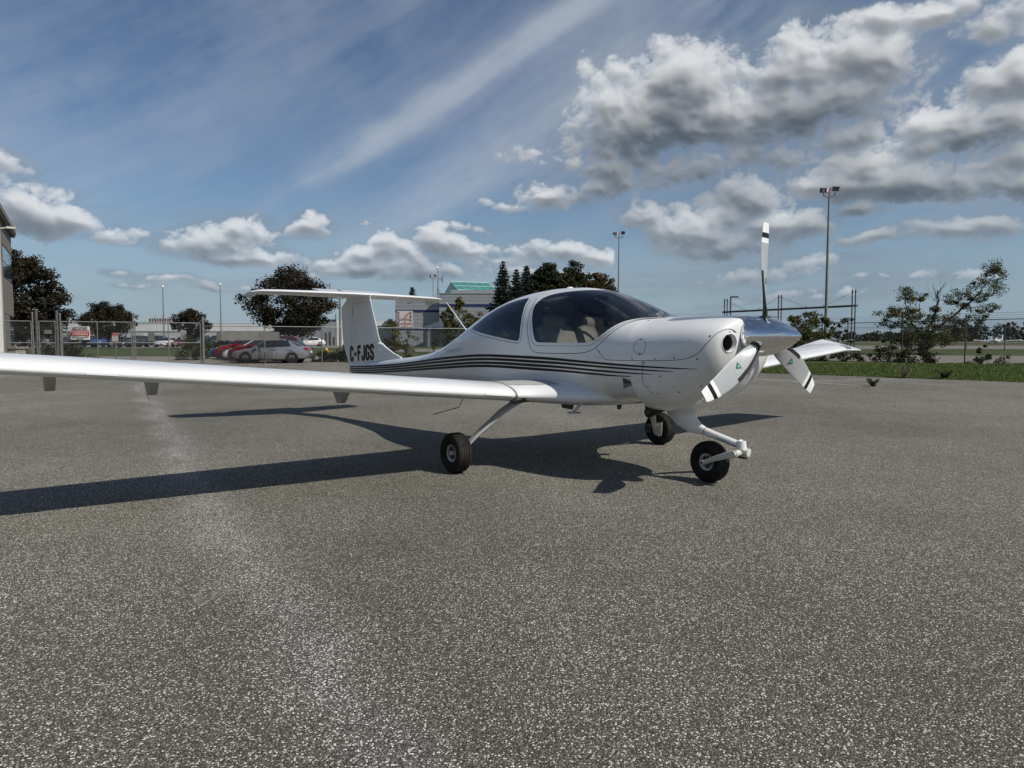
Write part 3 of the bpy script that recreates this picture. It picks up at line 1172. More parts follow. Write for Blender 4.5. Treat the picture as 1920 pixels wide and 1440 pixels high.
for side in (-1, 1):
    wing = loft([wing_section(*w, side) for w in WING[7:]], side, (True, False)).build('wing', WHITE, plane, smooth=True, angle=50, fix=True)
    loft([wing_section(*w, side) for w in WING[:7]], side).build('wing_root', WHITE, wing, smooth=True, angle=50)
    # dark sealing band at the joint
    js = []
    for yy in (1.05, 1.08):
        k = WING[6] if yy == 1.05 else WING[7]
        s_ = wing_section(*k, side)
        c = (sum(p[0] for p in s_) / len(s_), sum(p[2] for p in s_) / len(s_))
        js.append([(c[0] + (p[0] - c[0]) * .9985, p[1], c[1] + (p[2] - c[1]) * .985) for p in s_])
    loft(js, side).build('joint_seal', mat('joint_tape', (0.16, 0.155, 0.15), .7), wing, smooth=True)
    # swept up tip
    tip = []
    for t in np.linspace(0, 1, 9):
        y = 5.45 + .52 * t
        ch = .885 - .28 * t ** 1.6
        xl = .30 - .02 * t ** 1.8
        zl = 1.107 - .012 * t
        s_ = []
        for u, h in FOIL:
            x = xl - u * ch
            z = zl + h * ch * (1 - .55 * t) + u ** 1.2 * .175 * t ** 1.1
            s_.append((x, side * (y - .06 * u * t), z))
        tip.append(s_)
    loft(tip, side, (False, True)).build('wing_tip', WHITE, wing, smooth=True, angle=50, fix=True)
    # clear lens of the position light in the tip's front edge
    rows = []
    for y in (5.46, 5.54, 5.62):
        rows.append([(lambda p: (p[0] + .003, side * (y), p[2] + .004))(wing_surface(min(y, 5.449), u)) for u in (.16, .11, .06, .02, .004)])
    MB().grid(rows, flip=side < 0).build('light_lens', mat('lens_silver', (.35, .37, .40), .12, metal=.6), wing, smooth=True)
    # leading edge tape on the root and the walkway
    rows = []
    for y in np.linspace(.62, 1.03, 7):
        rows.append([(lambda p: (p[0] + .001, side * p[1], p[2] + .001))(wing_surface(float(y), u, True, .0015)) for u in (.42, .34, .26, .19, .13)])
    MB().grid(rows, flip=side < 0).build('walkway', WALK, wing, smooth=True)
    # gaps of flap and aileron on the upper side
    for (y0, y1) in ((1.2, 3.2), (3.25, 5.3)):
        rows = [[], []]
        for y in np.linspace(y0, y1, 14):
            for k, u in enumerate((.745, .752)):
                p = wing_surface(float(y), u, True, .0012)
                rows[k].append((p[0], side * p[1], p[2]))
        MB().grid(rows, flip=side > 0).build('control_gap', SEAM, wing)
    for y in (3.225,):
        rows = [[], []]
        for u in np.linspace(.75, .995, 6):
            for k, dy in enumerate((-.004, .004)):
                p = wing_surface(y + dy, float(u), True, .0012)
                rows[k].append((p[0], side * p[1], p[2]))
        MB().grid(rows, flip=side < 0).build('control_gap', SEAM, wing)
    # little stall strips on the leading edge
    for y0, y1 in ((1.12, 1.42), (4.28, 4.46)):
        mb = MB()
        pts = []
        for y in np.linspace(y0, y1, 5):
            p = wing_surface(float(y), .0, True)
            pts.append((p[0] + .004, side * p[1], p[2] - .002))
        mb.tube(pts, .007, 3)
        mb.build('stall_strip', WHITE, wing)
    # hinge fairings under the rear edge
    for y in (2.36, 3.93, 4.58):
        p = wing_surface(y, .72, False)
        q = wing_surface(y, .93, False)
        x0, z0 = p[0], p[2]
        mb = MB()
        prof = [(x0 + .11, z0 + .012), (x0 + .03, z0 - .065), (x0 - .03, z0 - .130), (x0 - .085, z0 - .138), (x0 - .15, z0 - .06), (q[0], q[2] + .012)]
        rows = []
        for k, w in ((-1, .0), (-.75, .7), (0, 1.0), (.75, .7), (1, .0)):
            rows.append([(a, side * (y + .024 * k * (1 if 0 < i < 5 else .5)), b) for i, (a, b) in enumerate(prof)])
        mb.prism([(a, b) for a, b in prof], side * (y - .030), side * (y + .030))
        mb.build('hinge_fairing', mat('fairing_grey', (.34, .34, .33), .5), wing, smooth=True, angle=40, fix=True)  # all fairings share one plain mid grey
    # bent tie-down rod / antenna below the joint
    mb = MB()
    p = wing_surface(1.25, .45, False)
    mb.tube([(p[0], side * 1.25, p[2] + .01), (p[0] - .06, side * 1.27, p[2] - .10), (p[0] - .22, side * 1.46, p[2] - .17)], .004, 6)
    mb.build('bent_rod', SEAM, wing)
    # boarding step
    st = MB()
    st.tube([(.715, side * .50, .675), (.675, side * .565, .60), (.655, side * .585, .562)], [.028, .022, .020], 8, flat=(1, .6))
    st.lathe([(0, .552), (.062, .552), (.066, .557), (.062, .562), (0, .562)], 16, 'Z', (.655, side * .585, 0))
    st.build('boarding_step', STEEL, plane, smooth=True, angle=40)

# ---- tail -----------------------------------------------------------------------
FIN = [  # z, x leading edge, x trailing edge of fin+rudder, half thickness
    (.78, -3.30, -5.24, .050), (.86, -3.38, -5.28, .052), (1.00, -3.56, -5.36, .054), (1.06, -3.78, -5.40, .055), (1.14, -4.00, -5.44, .056), (1.22, -4.17, -5.48, .058), (1.30, -4.235, -5.50, .058), (1.5, -4.325, -5.52, .057), (1.7, -4.42, -5.53, .055), (1.80, -4.465, -5.53, .055), (1.84, -4.48, -5.46, .055), (1.90, -4.505, -5.36, .058), (1.95, -4.50, -5.34, .062)]


def fin_interp(z):
    for a, b in zip(FIN[:-1], FIN[1:]):
        if a[0] <= z <= b[0]:
            t = (z - a[0]) / (b[0] - a[0])
            return [p + (q - p) * t for p, q in zip(a, b)]
    return FIN[0] if z < FIN[0][0] else FIN[-1]


def fin_half(z, x):
    _, xl, xt, h = fin_interp(z)
    # the dorsal fillet is thin, the fin proper starts near x=-4.2
    xs = min(xl, -4.15)
    if x > xs:
        return .012 + .02 * max(0, min(1, (xl - x) / .4)) if x < xl else 0
    u = max(0.0, min(1.0, (xs - x) / (xs - xt)))
    f = 1.7 * (.2969 * math.sqrt(u) - .126 * u - .3516 * u * u + .2843 * u ** 3 - .1036 * u ** 4) * 5 * .6
    base = .032 if xl > xs else 0.0
    return max(h * f, base * (1 - u) ** 2 + .004)


FU = [0, .004, .012, .025, .045, .07, .10, .14, .18, .22, .27, .32, .38, .45, .52, .60, .68, .76, .84, .92, 1.0]


def fin_rows(zs, u0=0.0, u1=1.0):
    rows = []
    for z in zs:
        _, xl, xt, h = fin_interp(z)
        L, Rr = [], []
        for u in FU:
            x = xl + (xt - xl) * u
            y = fin_half(z, x) if 0 < u < 1 else .0015
            L.append((x, y, z))
            Rr.append((x, -y, z))
        rows.append(Rr + L[::-1])
    return rows


zs = list(np.concatenate([np.arange(.78, 1.95, .02), [1.95]]))
mb = MB()
fr = fin_rows(zs)
mb.grid(fr, closed=True)
mb.add(fr[-1], [tuple(range(len(fr[-1])))])
mb.add(fr[0], [tuple(range(len(fr[0])))])
fin = mb.build('tail_fin', WHITE, plane, smooth=True, angle=40, fix=True)


def fin_ribbon(name, pts, side, w, material):
    ra, rb = [], []
    for i, (x, z) in enumerate(pts):
        a, b = pts[max(i - 1, 0)], pts[min(i + 1, len(pts) - 1)]
        d = Vector((b[0] - a[0], b[1] - a[1])).normalized()
        n = Vector((-d.y, d.x)) * w / 2
        for r, s_ in ((ra, 1), (rb, -1)):
            xx, zz = x + n.x * s_, z + n.y * s_
            r.append((xx, side * (fin_half(zz, xx) + .0015), zz))
    return MB().grid([ra, rb], flip=side > 0).build(name, material, fin)


_C = [(.42, .68), (.42, .79), (.35, .905), (.255, .93), (.16, .905), (.09, .79), (.09, .21), (.16, .095), (.255, .07), (.35, .095), (.42, .21), (.42, .32)]
GLYPHS = [[_C], [[(.06, .46), (.40, .46)]], [[(.09, 0), (.09, 1)], [(.179, .925), (.47, .925)], [(.179, .54), (.41, .54)]],
          [[(.39, 1), (.39, .21), (.32, .095), (.23, .07), (.13, .10), (.08, .21), (.08, .34)]], [_C[:-1] + [(.42, .45), (.27, .45)]],
          [[(.42, .70), (.42, .79), (.35, .905), (.255, .93), (.16, .905), (.09, .79), (.09, .69), (.15, .58), (.35, .43), (.42, .32), (.42, .21), (.35, .095), (.255, .07), (.16, .095), (.09, .21), (.09, .31)]]]
for side in (-1, 1):
    fin_ribbon('rudder_gap', [(-5.19 + .012 * k, .90 + .09 * k) for k in range(11)], side, .005, SEAM)
    fin_ribbon('rudder_gap', [(-5.08, 1.80), (-5.06, 1.70), (-5.10, 1.62)], side, .008, SEAM)
    fin_ribbon('rudder_gap', [(-4.98, 1.55), (-4.95, 1.56), (-4.94, 1.50)], side, .008, SEAM)
    fin_ribbon('rudder_gap', [(-4.96, 1.42), (-4.98, 1.38), (-5.00, 1.36)], side, .008, SEAM)
    fin_ribbon('fin_cap_gap', [(-5.02 + .06 * k, 1.845) for k in range(10)], side, .004, SEAM)
    # registration, each letter a separate stroke
    x0 = -5.215
    for n_, strokes in enumerate(GLYPHS):
        mb = MB()
        for line in strokes:
            pts = []
            for p, q in zip(line[:-1], line[1:]):
                k = max(1, int(math.dist(p, q) / .12))
                pts += [(p[0] + (q[0] - p[0]) * i / k, p[1] + (q[1] - p[1]) * i / k) for i in range(k)]
            pts.append(line[-1])
            ra, rb = [], []
            for i, (u, v) in enumerate(pts):
                a_, b_ = pts[max(0, i - 1)], pts[min(len(pts) - 1, i + 1)]
                d = Vector((b_[0] - a_[0], b_[1] - a_[1])).normalized()
                nn = Vector((-d.y, d.x)) * .112
                for r_, s_ in ((ra, 1), (rb, -1)):
                    uu, vv = u + nn.x * s_, v + nn.y * s_
                    lx = .146 * n_ + uu * .262
                    if side > 0:
                        lx = .146 * 6 - .02 - lx
                    x, z = x0 + lx, .905 + vv * .245 + lx * .052
                    r_.append((x, side * (fin_half(z, x) + .0022), z))
            mb.grid([ra, rb], flip=side > 0)
        mb.build('registration_letter', BLACK, fin)

# tailplane
TP = [(0.0, -4.50, 1.955, .86), (.25, -4.52, 1.957, .84), (.8, -4.66, 1.963, .75), (1.3, -4.80, 1.968, .66), (1.52, -4.875, 1.968, .60), (1.60, -4.94, 1.962, .54), (1.645, -5.03, 1.950, .46)]
TF = airfoil(16, .11, 0.0, .4)
tp_all = []
for side in (-1, 1):
    secs = []
    for y, xl, zl, ch in (TP if side > 0 else TP):
        s_ = []
        for u, h in TF:
            droop = -.035 * max(0, (y - 1.45) / .2) * u if y > 1.45 else 0
            s_.append((xl - u * ch, side * y, zl + h * ch + droop))
        secs.append(s_)
    if side < 0:
        tp_all = secs[::-1]
    else:
        tp_all += secs[1:]
mb = MB()
mb.grid(tp_all, closed=True, flip=True)
mb.add(tp_all[0], [tuple(range(len(TF)))])
mb.add(tp_all[-1], [tuple(range(len(TF)))])
stab = mb.build('tailplane', WHITE, plane, smooth=True, angle=45, fix=True)
# elevator trim tab standing proud of the rear edge
MB().prism([(-4.96, 1.985), (-5.20, 2.048), (-5.42, 2.085), (-5.43, 2.075), (-5.2, 2.01), (-5.0, 1.97)], -.56, .56).build('elevator_tab', WHITE, stab)
MB().prism([(-4.98, 1.995), (-5.30, 2.078), (-5.22, 2.01)], -.175, -.160).build('trim_hinge', SEAM, stab)
for side in (-1, 1):
    # downturned tip plate
    MB().prism([(-5.04, 1.945), (-5.30, 1.885), (-5.42, 1.890), (-5.46, 1.935)], side * 1.57, side * 1.60).build('tip_plate', WHITE, stab)
    MB().tube([(-5.30, side * 1.2, 1.935), (-5.36, side * 1.2, 1.905), (-5.44, side * 1.2, 1.90)], .005, 5).build('mass_balance', SEAM, stab)

# whip antenna and roof details
MB().tube([(-1.86, 0, 1.318), (-2.366, 0, 1.738)], [.0065, .0045], 6).build('whip_antenna', BLADEW, plane)
MB().prism([(-1.80, 1.325), (-1.90, 1.300), (-1.88, 1.335)], -.012, .012).build('antenna_foot', WHITE, plane)
MB().lathe([(0, .016), (.028, .013), (.04, .0)], 14, 'Z', (-.02, 0, 1.782)).build('roof_antenna', WHITE, plane, smooth=True)
MB().prism([(-.16, .60), (.05, .60), (.025, .505), (-.125, .512)], -.010, .010).build('belly_antenna', OLIVE, plane)
MB().prism([(.66, .62), (.73, .62), (.70, .555), (.668, .558)], -.008, .008).build('belly_antenna', OLIVE, plane)

# ---- spinner and propeller --------------------------------------------------------
PZ = 1.26
prof = []
for k in range(25):
    t = k / 24
    prof.append((0.168 * (1 - t ** 2.0) ** .82 if t < 1 else 0.0, 2.138 + .426 * t))
prof[0] = (.168, 2.138)
prof = [(0.0, 2.138), (.16, 2.138)] + prof
spinner = MB().lathe(prof, 64, 'X', (0, 0, PZ)).build('spinner', CHROME, plane, smooth=True, angle=40, fix=True)
for k in range(18):
    t = 2 * math.pi * k / 18
    MB().lathe([(0, .0025), (.0055, .0025), (.0055, -.002)], 8, 'Z').build('spinner_screw', STEEL, spinner).matrix_local = (
        Matrix.Translation((2.153, .1675 * math.sin(t), PZ + .1675 * math.cos(t))) @ Vector((.1, math.sin(t), math.cos(t))).to_track_quat('Z', 'Y').to_matrix().to_4x4())
BL = [  # r, chord, pitch deg, thickness, sweep of mid chord
    (.10, .072, 50, .052, .000), (.14, .076, 47, .046, .0), (.19, .090, 41, .034, .004), (.26, .124, 30, .025, .010), (.36, .156, 24, .019, .018), (.48, .172, 19, .015, .022), (.60, .168, 15, .012, .020), (.70, .154, 12, .010, .012), (.78, .138, 10, .009, .004), (.84, .120, 9, .008, -.006), (.88, .106, 8.5, .007, -.012), (.905, .088, 8, .006, -.018)]
BX = 2.245


def blade_geo(a):
    r_ = Vector((0, -math.sin(a), math.cos(a)))
    t_ = Vector((0, -math.cos(a), -math.sin(a)))
    X = Vector((1, 0, 0))
    return r_, t_, X


NB = 14


def blade_ring(a, row, grow=0.0):
    r, ch, be, th, sw = row
    r_, t_, X = blade_geo(a)
    b = R(be)
    cd = t_ * math.cos(b) + X * math.sin(b)
    nd = X * math.cos(b) - t_ * math.sin(b)
    c = Vector((BX, 0, PZ)) + r_ * r + cd * sw
    pts = []
    for k in range(NB * 2):
        u = math.cos(math.pi * k / NB)
        s_ = 1 if k < NB else -1
        h = math.sqrt(max(0, 1 - u * u)) * (1 + .25 * u)
        if r < .17:
            h = math.sqrt(max(0, 1 - u * u))
        pts.append(c + cd * (u * (ch / 2 + grow)) + nd * (s_ * h * (th / 2 + grow * .6)))
    return pts


def blade_at(r):
    for p, q in zip(BL[:-1], BL[1:]):
        if p[0] <= r <= q[0]:
            t = (r - p[0]) / (q[0] - p[0])
            return tuple(x + (y - x) * t for x, y in zip(p, q))
    return BL[-1]


for a in (R(1), R(121), R(241)):
    mb = MB()
    rr = [blade_ring(a, blade_at(r)) for r in np.concatenate([np.linspace(.10, .86, 24), [.88, .895, .905]])]
    mb.grid(rr, closed=True)
    mb.add(rr[-1], [tuple(range(NB * 2))])
    bl = mb.build('propeller_blade', BLADE, plane, smooth=True, angle=60, fix=True)
    for r0, r1, m_ in ((.742, .782, BLADEW), (.782, .824, BLACK), (.824, .906, BLADEW)):
        rr = [blade_ring(a, blade_at(float(r)), .0012) for r in np.linspace(r0, r1, 6)]
        mb = MB()
        mb.grid(rr, closed=True)
        if r1 > .9:
            mb.add(rr[-1], [tuple(range(NB * 2))])
        mb.build('tip_band', m_, bl, smooth=True, angle=60, fix=True)
    # rubber boot along the front edge, and the clamp at the root
    rows = []
    for r in np.linspace(.165, .52, 14):
        ring = blade_ring(a, blade_at(float(r)), .0022)
        k0 = 4
        rows.append([ring[i % (2 * NB)] for i in range(-k0 - 1, k0 + 1)])
    MB().grid(rows).build('leading_edge_boot', RUBBERBOOT, bl, smooth=True)
    r_, t_, X = blade_geo(a)
    c0 = Vector((BX, 0, PZ))
    MB().tube([c0 + r_ * .105, c0 + r_ * .164], [.046, .044], 20).build('root_seal', SEAM, bl)
    # triangular maker's mark
    row = blade_at(.44)
    b = R(row[2])
    cd = t_ * math.cos(b) + X * math.sin(b)
    nd = X * math.cos(b) - t_ * math.sin(b)
    mb = MB()
    c = c0 + r_ * .44 + nd * (row[3] / 2 + .0035)
    sg = -1 if math.cos(a) < 0 and math.sin(a) > 0 else 1
    for (o, s_, k) in (((0, 0), .036, 0), ((0, .0), .008, 1)):
        vs = [c + cd * (s_ * math.cos(t) + .01) + r_ * (s_ * math.sin(t)) + nd * (.0006 * k) for t in (R(90), R(210), R(330))]
        mb.cur = k
        mb.add(vs, [(0, 1, 2)])
    mb.build('maker_mark', [GREEN, BLADEW], bl)


# ---- wheels and legs ---------------------------------------------------------------
def wheel(name, c, rad, wid, rim_r, axis_y=0.0, parent=plane, steer=0.0):
    e = bpy.data.objects.new(name, None)
    COL.objects.link(e)
    e.parent = parent
    e.location = c
    e.rotation_euler = (0, 0, steer)
    e.empty_display_size = .1
    h = wid / 2
    pr = [(rim_r, -h * .62), (rim_r + .012, -h * .80), (rad * .80, -h * .99), (rad * .90, -h * .93), (rad * .965, -h * .74), (rad * .992, -h * .50)]
    # grooves in the tread
    for g in (-.34, 0, .34):
        pr += [(rad * .997, h * (g - .05)), (rad * .967, h * (g - .035)), (rad * .967, h * (g + .035)), (rad * .997, h * (g + .05))]
    pr += [(rad * .992, h * .50), (rad * .965, h * .74), (rad * .90, h * .93), (rad * .80, h * .99), (rim_r + .012, h * .80), (rim_r, h * .62)]
    MB().lathe(pr, 48, 'Y').build('tyre', RUBBER, e, smooth=True, angle=35)
    rp = [(0, -h * .30), (rim_r * .30, -h * .30), (rim_r * .34, -h * .22), (rim_r * .62, -h * .16), (rim_r * .68, -h * .62), (rim_r * .97, -h * .70), (rim_r, -h * .55), (rim_r, h * .55), (rim_r * .97, h * .70), (rim_r * .68, h * .62), (rim_r * .62, h * .16), (rim_r * .34, h * .22), (rim_r * .30, h * .30), (0, h * .30)]
    mb = MB()
    mb.lathe(rp, 36, 'Y')
    mb.cur = 1
    mb.lathe([(rim_r * .655, -h * .40), (rim_r * .60, -h * .165), (rim_r * .33, -h * .232), (rim_r * .24, -h * .31)], 28, 'Y')
    mb.lathe([(rim_r * .655, h * .40), (rim_r * .60, h * .165), (rim_r * .33, h * .232), (rim_r * .24, h * .31)], 28, 'Y')
    mb.cur = 0
    for s_ in (-1, 1):
        for k in range(6):
            t = 2 * math.pi * k / 6
            mb.box((rim_r * .5 * math.cos(t), s_ * h * .24, rim_r * .5 * math.sin(t)), (.012, .02, .012))
    mb.build('rim', [ALLOY, SEAM], e, smooth=True, angle=35)
    mb = MB()
    mb.lathe([(0, -h * .78), (.020, -h * .78), (.022, -h * .3)], 14, 'Y')
    mb.lathe([(0, h * .78), (.020, h * .78), (.022, h * .3)], 14, 'Y')
    mb.build('axle_cap', STEEL, e, smooth=True, angle=40, fix=True)
    return e


for side in (-1, 1):
    wheel('main_wheel', (0, side * 1.47, .188), .188, .150, .085, steer=side * R(2))
    # spring leg: flat tapered steel blade
    pts = [(.30, side * .72, .705), (.24, side * .93, .655), (.17, side * 1.06, .56), (.07, side * 1.25, .37), (.01, side * 1.345, .255), (0, side * 1.37, .20)]
    hw = [.085, .080, .062, .042, .034, .030]
    mb = MB()
    rows = []
    for i, p in enumerate(pts):
        a, b = Vector(pts[max(0, i - 1)]), Vector(pts[min(len(pts) - 1, i + 1)])
        d = (b - a).normalized()
        fwd = (Vector((1, 0, 0)) - d * d.x).normalized()
        th = fwd.cross(d) * .013
        p = Vector(p)
        w = fwd * hw[i]
        rows.append([p + w, p + w * .7 + th, p - w * .7 + th, p - w, p - w * .7 - th, p + w * .7 - th])
    mb.grid(rows, closed=True)
    leg = mb.build('main_gear_leg', STEEL, plane, smooth=True, angle=35, fix=True)
    # leg cuff under the wing root, brake and torque plate
    MB().prism([(.16, .70), (.42, .70), (.35, .652), (.21, .652)], side * .76, side * 1.0).build('leg_cuff', OLIVE, leg)
    MB().prism([(.10, .21), (.105, .28), (-.03, .23), (-.03, .17), (.06, .10), (.10, .12)], side * 1.376, side * 1.384).build('torque_plate', STEEL, leg)
    MB().bbox((-.11, min(side * 1.34, side * 1.40), .14), (-.05, max(side * 1.34, side * 1.40), .24)).build('brake_caliper', SEAM, leg)
    MB().tube([(.02, side * 1.33, .27), (-.03, side * 1.36, .25), (-.07, side * 1.36, .235)], .006, 6).build('brake_line', SEAM, leg)

# nose gear: raked leg, knuckle and trailing fork
wheel('nose_wheel', (1.745, 0, .180), .180, .128, .078, steer=R(-3))
mb = MB()
rows = []
for (x, z, rx, ry) in ((1.44, .64, .185, .060), (1.45, .585, .165, .052), (1.50, .53, .125, .045), (1.565, .48, .085, .040), (1.64, .452, .052, .036), (1.70, .437, .040, .034), (1.80, .413, .036, .034), (1.93, .382, .035, .034), (2.035, .357, .034, .034)):
    sl = 0.0 if z > .6 else (1.0 if x > 1.6 else (.6 - z) / .15)
    ux, uz = 1 - .78 * min(1, max(0, sl)), .95 * min(1, max(0, sl))
    n = math.hypot(ux, uz)
    rows.append([(x + rx * math.cos(t) * ux / n * (1 if True else 1), ry * math.sin(t), z + rx * math.cos(t) * uz / n * .9) for t in np.linspace(0, 2 * math.pi, 21)[:-1]])
mb.grid(rows, closed=True)
mb.add(rows[-1], [tuple(range(20))])
nleg = mb.build('nose_gear_leg', WHITE, plane, smooth=True, angle=50, fix=True)
MB().tube([(2.055, 0, .392), (2.062, 0, .318)], [.036, .040], 20).build('leg_knuckle', WHITE, nleg, smooth=True, angle=40)
MB().tube([(2.03, 0, .360), (2.062, 0, .372)], [.0345, .0365], 16).build('leg_elbow', WHITE, nleg, smooth=True)
MB().tube([(1.700, 0, .4385), (1.7045, 0, .4373)], .0405, 18, cap=False).build('leg_joint', SEAM, nleg)
MB().tube([(1.83, -.036, .40), (1.93, -.040, .375), (2.03, -.042, .345)], .004, 5).build('shimmy_cable', SEAM, nleg)
fk = MB()
fk.tube([(2.055, -.105, .296), (2.055, .105, .296)], [.027, .027], 18)
fk.tube([(2.02, 0, .298), (2.125, 0, .298)], [.030, .030], 16)
fk.tube([(2.055, -.125, .296), (2.055, -.105, .296)], [.022, .022], 14)
for s_ in (-1, 1):
    rows = []
    for (x, z, hh) in ((2.075, .300, .030), (2.02, .287, .032), (1.85, .225, .024), (1.745, .182, .020), (1.725, .174, .014)):
        rows.append([(x, s_ * .086, z + hh), (x, s_ * .102, z + hh * .8), (x, s_ * .102, z - hh * .8), (x, s_ * .086, z - hh)])
    fk.grid(rows, closed=True)
    fk.add(rows[0], [(0, 1, 2, 3)])
    fk.add(rows[-1], [(3, 2, 1, 0)])
    fk.tube([(1.742, s_ * .078, .182), (1.742, s_ * .112, .182)], [.024, .020], 14)
fork = fk.build('nose_fork', mat('fork_cream', (.50, .49, .44), .4, var=.1), plane, smooth=True, angle=40, fix=True)
MB().tube([(2.02, -.02, .262), (2.12, -.02, .255)], .010, 8).build('steering_stop', SEAM, fork)
for s_ in (-1, 1):
    MB().tube([(1.742, s_ * .112, .182), (1.742, s_ * .117, .182)], [.012, .012], 6).build('axle_nut', SEAM, fork)

# exhaust pipe
mb = MB()
mb.tube([(1.40, -.17, .66), (1.30, -.175, .615), (1.20, -.18, .565)], [.048, .046, .046], 18, cap=False)
mb.lathe([(0.0, 0), (.044, 0)], 18, 'X', (1.225, -.178, .577))
mb.build('exhaust_pipe', BURNT, plane, smooth=True, angle=40)
for s_ in (-1, 1):
    MB().tube([(1.27, s_ * .1, .66), (1.20, s_ * .12, .60)], .012, 6).build('drain_pipe', STEEL, plane)


# ---- cabin furniture ------------------------------------------------------------------
def soft(name, profile, y0, y1, material, parent=None, bulge=.035):
    """upholstered slab: side profile extruded across with rounded flanks"""
    mb = MB()
    rows = []
    cx = sum(p[0] for p in profile) / len(profile)
    cz = sum(p[1] for p in profile) / len(profile)
    for t in np.linspace(-1, 1, 9):
        k = 1 - .16 * abs(t) ** 4
        rows.append([(cx + (a - cx) * k, (y0 + y1) / 2 + (y1 - y0) / 2 * t, cz + (b - cz) * k) for a, b in profile])
    mb.grid(rows, closed=True)
    n = len(profile)
    mb.add(rows[0], [tuple(range(n))])
    mb.add(rows[-1], [tuple(range(n))])
    return mb.build(name, material, parent or plane, smooth=True, angle=50, fix=True)


for side in (-1, 1):
    y0, y1 = (.06, .50) if side > 0 else (-.50, -.06)
    seat = soft('front_seat', smooth_line([(.62, .86), (.66, .93), (.58, .985), (.2, .965), (.13, .90), (.2, .83)], 4, True), y0, y1, LEATHER)
    soft('backrest', smooth_line([(.20, .94), (.245, 1.02), (.17, 1.22), (.09, 1.38), (.02, 1.40), (-.01, 1.36), (.05, 1.15), (.10, .95)], 4, True), y0, y1, LEATHER, seat)
    soft('headrest', smooth_line([(.085, 1.37), (.09, 1.44), (.05, 1.485), (-.005, 1.475), (-.02, 1.42), (.01, 1.37)], 4, True), (y0 + y1) / 2 - .12, (y0 + y1) / 2 + .12, LEATHER, seat)
    rear = soft('rear_seat', smooth_line([(-.42, .88), (-.40, .96), (-.70, .98), (-.82, .94), (-.80, .86)], 4, True), y0 * .9, y1 * .9, LEATHER)
    soft('backrest', smooth_line([(-.74, .96), (-.70, 1.05), (-.80, 1.25), (-.88, 1.36), (-.94, 1.35), (-.92, 1.20), (-.84, .98)], 4, True), y0 * .85, y1 * .85, LEATHER, rear)
mb = MB()
mb.prism([(1.16, 1.372), (1.02, 1.345), (.93, 1.322), (.92, 1.29), (.97, 1.28), (.99, .80), (1.16, .80)], -.36, .36)
panel = mb.build('instrument_panel', DARK, plane)
MB().bbox((.972, -.34, 1.02), (.982, -.06, 1.26)).build('display', mat('display_glass', (.01, .012, .016), .08), panel)
MB().bbox((.972, .06, 1.02), (.982, .34, 1.26)).build('display', mat('display_glass', (.01, .012, .016), .08), panel)
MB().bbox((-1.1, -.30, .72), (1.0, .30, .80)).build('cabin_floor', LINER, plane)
# roof frame bow seen through the glass, belts
mb = MB()
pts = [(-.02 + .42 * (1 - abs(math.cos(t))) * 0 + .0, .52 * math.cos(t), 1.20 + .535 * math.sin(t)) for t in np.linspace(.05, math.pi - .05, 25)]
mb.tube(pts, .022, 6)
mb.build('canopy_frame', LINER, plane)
mb = MB()
fr_pts = []
for t in np.linspace(0, 1, 18):
    x = .88 - .42 * t ** .8
    z = fus_fast(x)[0] - .035 - (1 - t) * .36
    z = min(z, fus_fast(x)[0] - .03)
    fr_pts.append((x, half_fast(x, z) - .03, z))
mb.tube(fr_pts, .016, 6)
mb.build('window_frame', mat('frame_grey', (.42, .41, .40), .5), plane)

